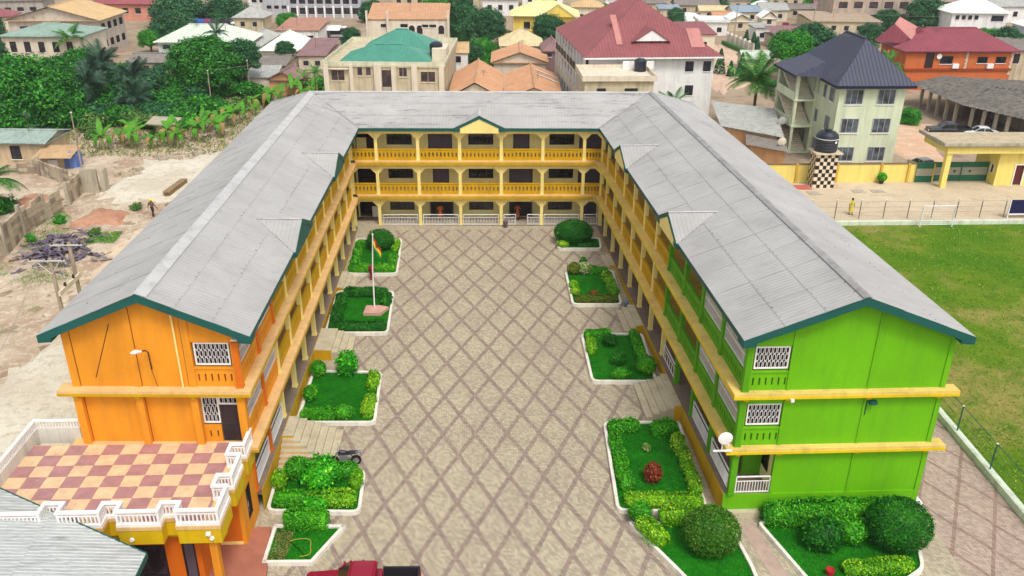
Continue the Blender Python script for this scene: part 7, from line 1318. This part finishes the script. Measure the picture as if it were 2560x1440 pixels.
# ================================================================== PEOPLE
SKIN = paint('brown_skin', (98, 62, 44), .6, .08, 2, 0, .3); HAIR = paint('black_hair', (20, 16, 14), .9, .1, 3, 0)
def person(label, x, y, z, ang, h, topc, botc, dress=False, stride=0., hat=None, arms=(.12, .12), group=None):
    """standing or walking figure, skinned as one body; clothes are separate shells"""
    k = h / 1.72; t = thing('person', label, 'person', (x, y, z)); rot = math.radians(ang)
    J = {'pel': (0, 0, .95), 'che': (0, .01, 1.32), 'nek': (0, .0, 1.47), 'hed': (0, -.02, 1.60), 'top': (0, -.01, 1.70)}
    for s_, n in ((-1, 'l'), (1, 'r')):
        st = stride * s_; ar_ = arms[0] if s_ < 0 else arms[1]
        J['hip' + n] = (s_ * .09, 0, .9); J['kne' + n] = (s_ * .10, -.02 - st * .5, .5); J['ank' + n] = (s_ * .10, .02 - st, .08); J['toe' + n] = (s_ * .11, -.14 - st, .03)
        J['sho' + n] = (s_ * .18, 0, 1.40); J['elb' + n] = (s_ * (.22 + ar_ * .5), .03 + st * .4, 1.12); J['wri' + n] = (s_ * (.22 + ar_), -.06 + st * .7, .88)
        J['pal' + n] = (s_ * (.225 + ar_), -.08 + st * .75, .81)
        for q in range(4): J['f%d' % q + n] = (s_ * (.225 + ar_ + .012 * (q - 1.5)), -.105 + .022 * q + st * .75, .70 - .008 * abs(q - 1.5))
        J['thu' + n] = (s_ * (.20 + ar_), -.13 + st * .75, .775)
    E_ = [('pel', 'che'), ('che', 'nek'), ('nek', 'hed'), ('hed', 'top')]
    for n in 'lr': E_ += [('pel', 'hip' + n), ('hip' + n, 'kne' + n), ('kne' + n, 'ank' + n), ('ank' + n, 'toe' + n), ('che', 'sho' + n), ('sho' + n, 'elb' + n), ('elb' + n, 'wri' + n), ('wri' + n, 'pal' + n)] + [('pal' + n, 'f%d' % q + n) for q in range(4)] + [('pal' + n, 'thu' + n)]
    R_ = {'pel': .12, 'che': .12, 'nek': .05, 'hed': .092, 'top': .065, 'hip': .085, 'kne': .055, 'ank': .04, 'toe': .035, 'sho': .055, 'elb': .04, 'wri': .028, 'pal': .028, 'thu': .009}
    ks = list(J); me = bpy.data.meshes.new('body'); me.from_pydata([tuple(c * k for c in J[q]) for q in ks], [(ks.index(a), ks.index(b)) for a, b in E_], []); me.materials.append(SKIN)
    o = link('body', me, t, (0, 0, 0), rot); md = o.modifiers.new('skin', 'SKIN'); md.use_smooth_shade = True
    for i, q in enumerate(ks): r = R_.get(q, R_.get(q[:3], .009)) * k; sv = o.data.skin_vertices[0].data[i]; sv.radius = (r, r); sv.use_root = (q == 'pel')
    sb = o.modifiers.new('sub', 'SUBSURF'); sb.levels = 1; sb.render_levels = 1
    F = rotfr(0, 0, 0, rot); w3 = lambda p: Vector(F.pt(p[0] * k, p[1] * k, p[2] * k)) + Vector((x, y, z)); jp = lambda q: w3(J[q])
    TM = paint('cloth%s' % (topc,), topc, .85, .15, 4, 0); BM = paint('cloth%s' % (botc,), botc, .85, .15, 4, 0)
    def el(m, prof):
        base = len(m.v); n = 12
        for rx, ry, zz, yo in prof:
            for q in range(n): t_ = 2 * math.pi * q / n; m.v.append(tuple(w3((rx * math.cos(t_), ry * math.sin(t_) + yo, zz))))
        for i in range(len(prof) - 1):
            for q in range(n): a = base + i * n + q; b = base + i * n + (q + 1) % n; m.f.append((a, b, b + n, a + n))
    P1('dress' if dress else 'shirt', TM, t, lambda m: (el(m, ([(.27, .24, .38, 0), (.23, .2, .6, 0)] if dress else []) + [(.17, .145, .86, 0), (.155, .13, 1.02, 0), (.19, .15, 1.25, 0), (.2, .14, 1.38, 0), (.12, .1, 1.46, 0), (.07, .07, 1.48, 0)]), [m.path([jp('sho' + n), jp('sho' + n).lerp(jp('elb' + n), .55), jp('elb' + n)], [.08 * k, .07 * k, .062 * k], 8) for n in 'lr']), True)
    if not dress: P1('trousers', BM, t, lambda m: (el(m, [(.155, .14, 1.0, 0), (.165, .145, .88, 0), (.12, .12, .8, 0)]), [m.path([jp('hip' + n), jp('kne' + n), jp('ank' + n)], [.105 * k, .08 * k, .065 * k], 8) for n in 'lr']), True)
    P1('hair', HAIR, t, lambda m: el(m, [(.098, .1, 1.60, .03), (.104, .112, 1.66, .015), (.09, .1, 1.715, .0), (.04, .045, 1.745, 0)]), True)
    P1('face', SKIN, t, lambda m: (m.path([w3((0, -.1, 1.615)), w3((0, -.128, 1.59)), w3((0, -.1, 1.58))], [.012 * k, .018 * k, .01 * k], 5), [m.path([w3((s_ * .094, -.01, 1.62)), w3((s_ * .108, 0, 1.60)), w3((s_ * .095, 0, 1.575))], .014 * k, 5) for s_ in (-1, 1)])); P1('eyes', HAIR, t, lambda m: [m.path([w3((s_ * .035, -.098, 1.622)), w3((s_ * .035, -.104, 1.622))], .011 * k, 6) for s_ in (-1, 1)] and m.path([w3((-.03, -.102, 1.545)), w3((.03, -.102, 1.545))], .006 * k, 4)); P1('shoes', BM if dress else HAIR, t, lambda m: [m.path([jp('ank' + n) + Vector((0, 0, -.03)), jp('toe' + n)], [.05 * k, .042 * k], 7) for n in 'lr'])
    if hat: P1('hard_hat', paint('hat%s' % (hat,), hat, .4, .05, 2, 0, .5), t, lambda m: el(m, [(.17, .2, 1.655, -.02), (.135, .15, 1.67, -.01), (.13, .145, 1.73, 0), (.08, .09, 1.79, 0), (.01, .01, 1.81, 0)]), True)
    return t
person('woman in a yellow dress walking on the concrete yard behind the fence', 36.12, 76.6, .26, 20, 1.66, (206, 186, 60), (60, 40, 30), True, .1, None, (.2, .14)); person('worker in a yellow hard hat and dark clothes walking beside the left wing', -30.6, 77.5, .3, 160, 1.7, (110, 84, 78), (40, 34, 44), False, .16, (240, 220, 10), (.2, .2))
pB = FB.pt(cb[2] + 1.75, 1.1, .205); person('person in an orange-brown gown at the left open door of the back wing', pB[0], pB[1], pB[2], 5, 1.7, (186, 96, 40), (60, 30, 20), True); pB = FB.pt(cb[4] + 1.55, 1.2, .205); person('person in a brown gown at the right open door of the back wing', pB[0], pB[1], pB[2], -10, 1.68, (150, 84, 50), (50, 30, 20), True)
pL = FL.pt(13.2, .55, 6.4); person('person in a pale lilac shirt on the top left balcony under the nearer gablet', pL[0], pL[1], pL[2], 60, 1.7, (206, 180, 196), (70, 50, 60), False)
# grey roof at the bottom left corner
br = thing('outbuilding', 'outbuilding with a pale grey sheet roof at the bottom left corner', 'outbuilding', (-18, 26, -1.4)); W4 = paint('outbuilding_wall', (190, 180, 160), .9)
P1('wall', W4, br, lambda m: m.slab(WF, [(-14.6, 26.6), (-14.4, 18.5), (-30, 18.5), (-30, 31.5), (-24, 31.0)], -1.6, 2.9)); rf = P1('roof', W4, br, lambda m: m.slab(WF, [(-14.3, 27.6), (-14.2, 18.2), (-30, 18.2), (-30, 31.6), (-23, 31.5)], 2.95, 3.0))
t = NT('galvanised_sheet'); a = t.noise(1.0, 6, .7, t.mapped((.7, 3.2, 1), (0, 0, .46))); b = t.noise(1.2, 5, .7)
cc_ = t.ramp(a, [(.32, lin((150, 153, 150))), (.55, lin((186, 189, 186))), (.75, lin((124, 124, 122)))]); cc_ = t.mix(t.math('MULTIPLY', t.ramp(b, [(.6, (0, 0, 0)), (.75, (1, 1, 1))]), .4), cc_, lin((140, 140, 134))); GALV = t.done(cc_, .45, .2, .4)
e0, e1 = Vector((-13.9, 28.16, 3.2)), Vector((-13.8, 17.5, 3.2)); up_ = Vector((-7.9, 3.93, 0.55))
for i in range(5):
    for j in range(3):
        d0, d1 = (e1 - e0) * (i / 5), (e1 - e0) * ((i + 1) / 5 + .004); u0, u1 = up_ * (j * .6), up_ * ((j + 1) * .6 + .01); dz = Vector((0, 0, .012 * j + random.uniform(0, .01)))
        sheet('roof_sheet', [e0 + d0 + u0 + dz, e0 + d1 + u0 + dz, e0 + d1 + u1 + dz, e0 + d0 + u1 + dz], .19, .018, GALV, rf)
def fboard(p, q, h): return P1('fascia_board', TEAL, rf, lambda m: m.add([tuple(v) for v in (p, q, q - Vector((0, 0, h)), p - Vector((0, 0, h)), p + Vector((.04, .05, 0)), q + Vector((.04, .05, 0)), q + Vector((.04, .05, -h)), p + Vector((.04, .05, -h)))], [(0, 1, 2, 3), (4, 7, 6, 5), (0, 4, 5, 1), (1, 5, 6, 2), (2, 6, 7, 3), (3, 7, 4, 0)]))
fboard(e0 + Vector((0, 0, .03)), e0 + up_ * 1.8 + Vector((0, 0, .05)), .22); fboard(e0, e1, .25)
# ================================================================== AIR
hz = NT('haze_air'); hz.t.nodes.remove(hz.b); vol = hz.n('ShaderNodeVolumePrincipled'); vol.inputs['Color'].default_value = (.86, .88, .9, 1); vol.inputs['Density'].default_value = .00025; vol.inputs['Anisotropy'].default_value = .2
hz.l(vol.outputs[0], hz.t.nodes['Material Output'].inputs['Volume'])
setp(P1('haze', hz.m, None, lambda m: m.box(WF, -420, 420, -58, 420, -6.5, 29.6)), kind='stuff')
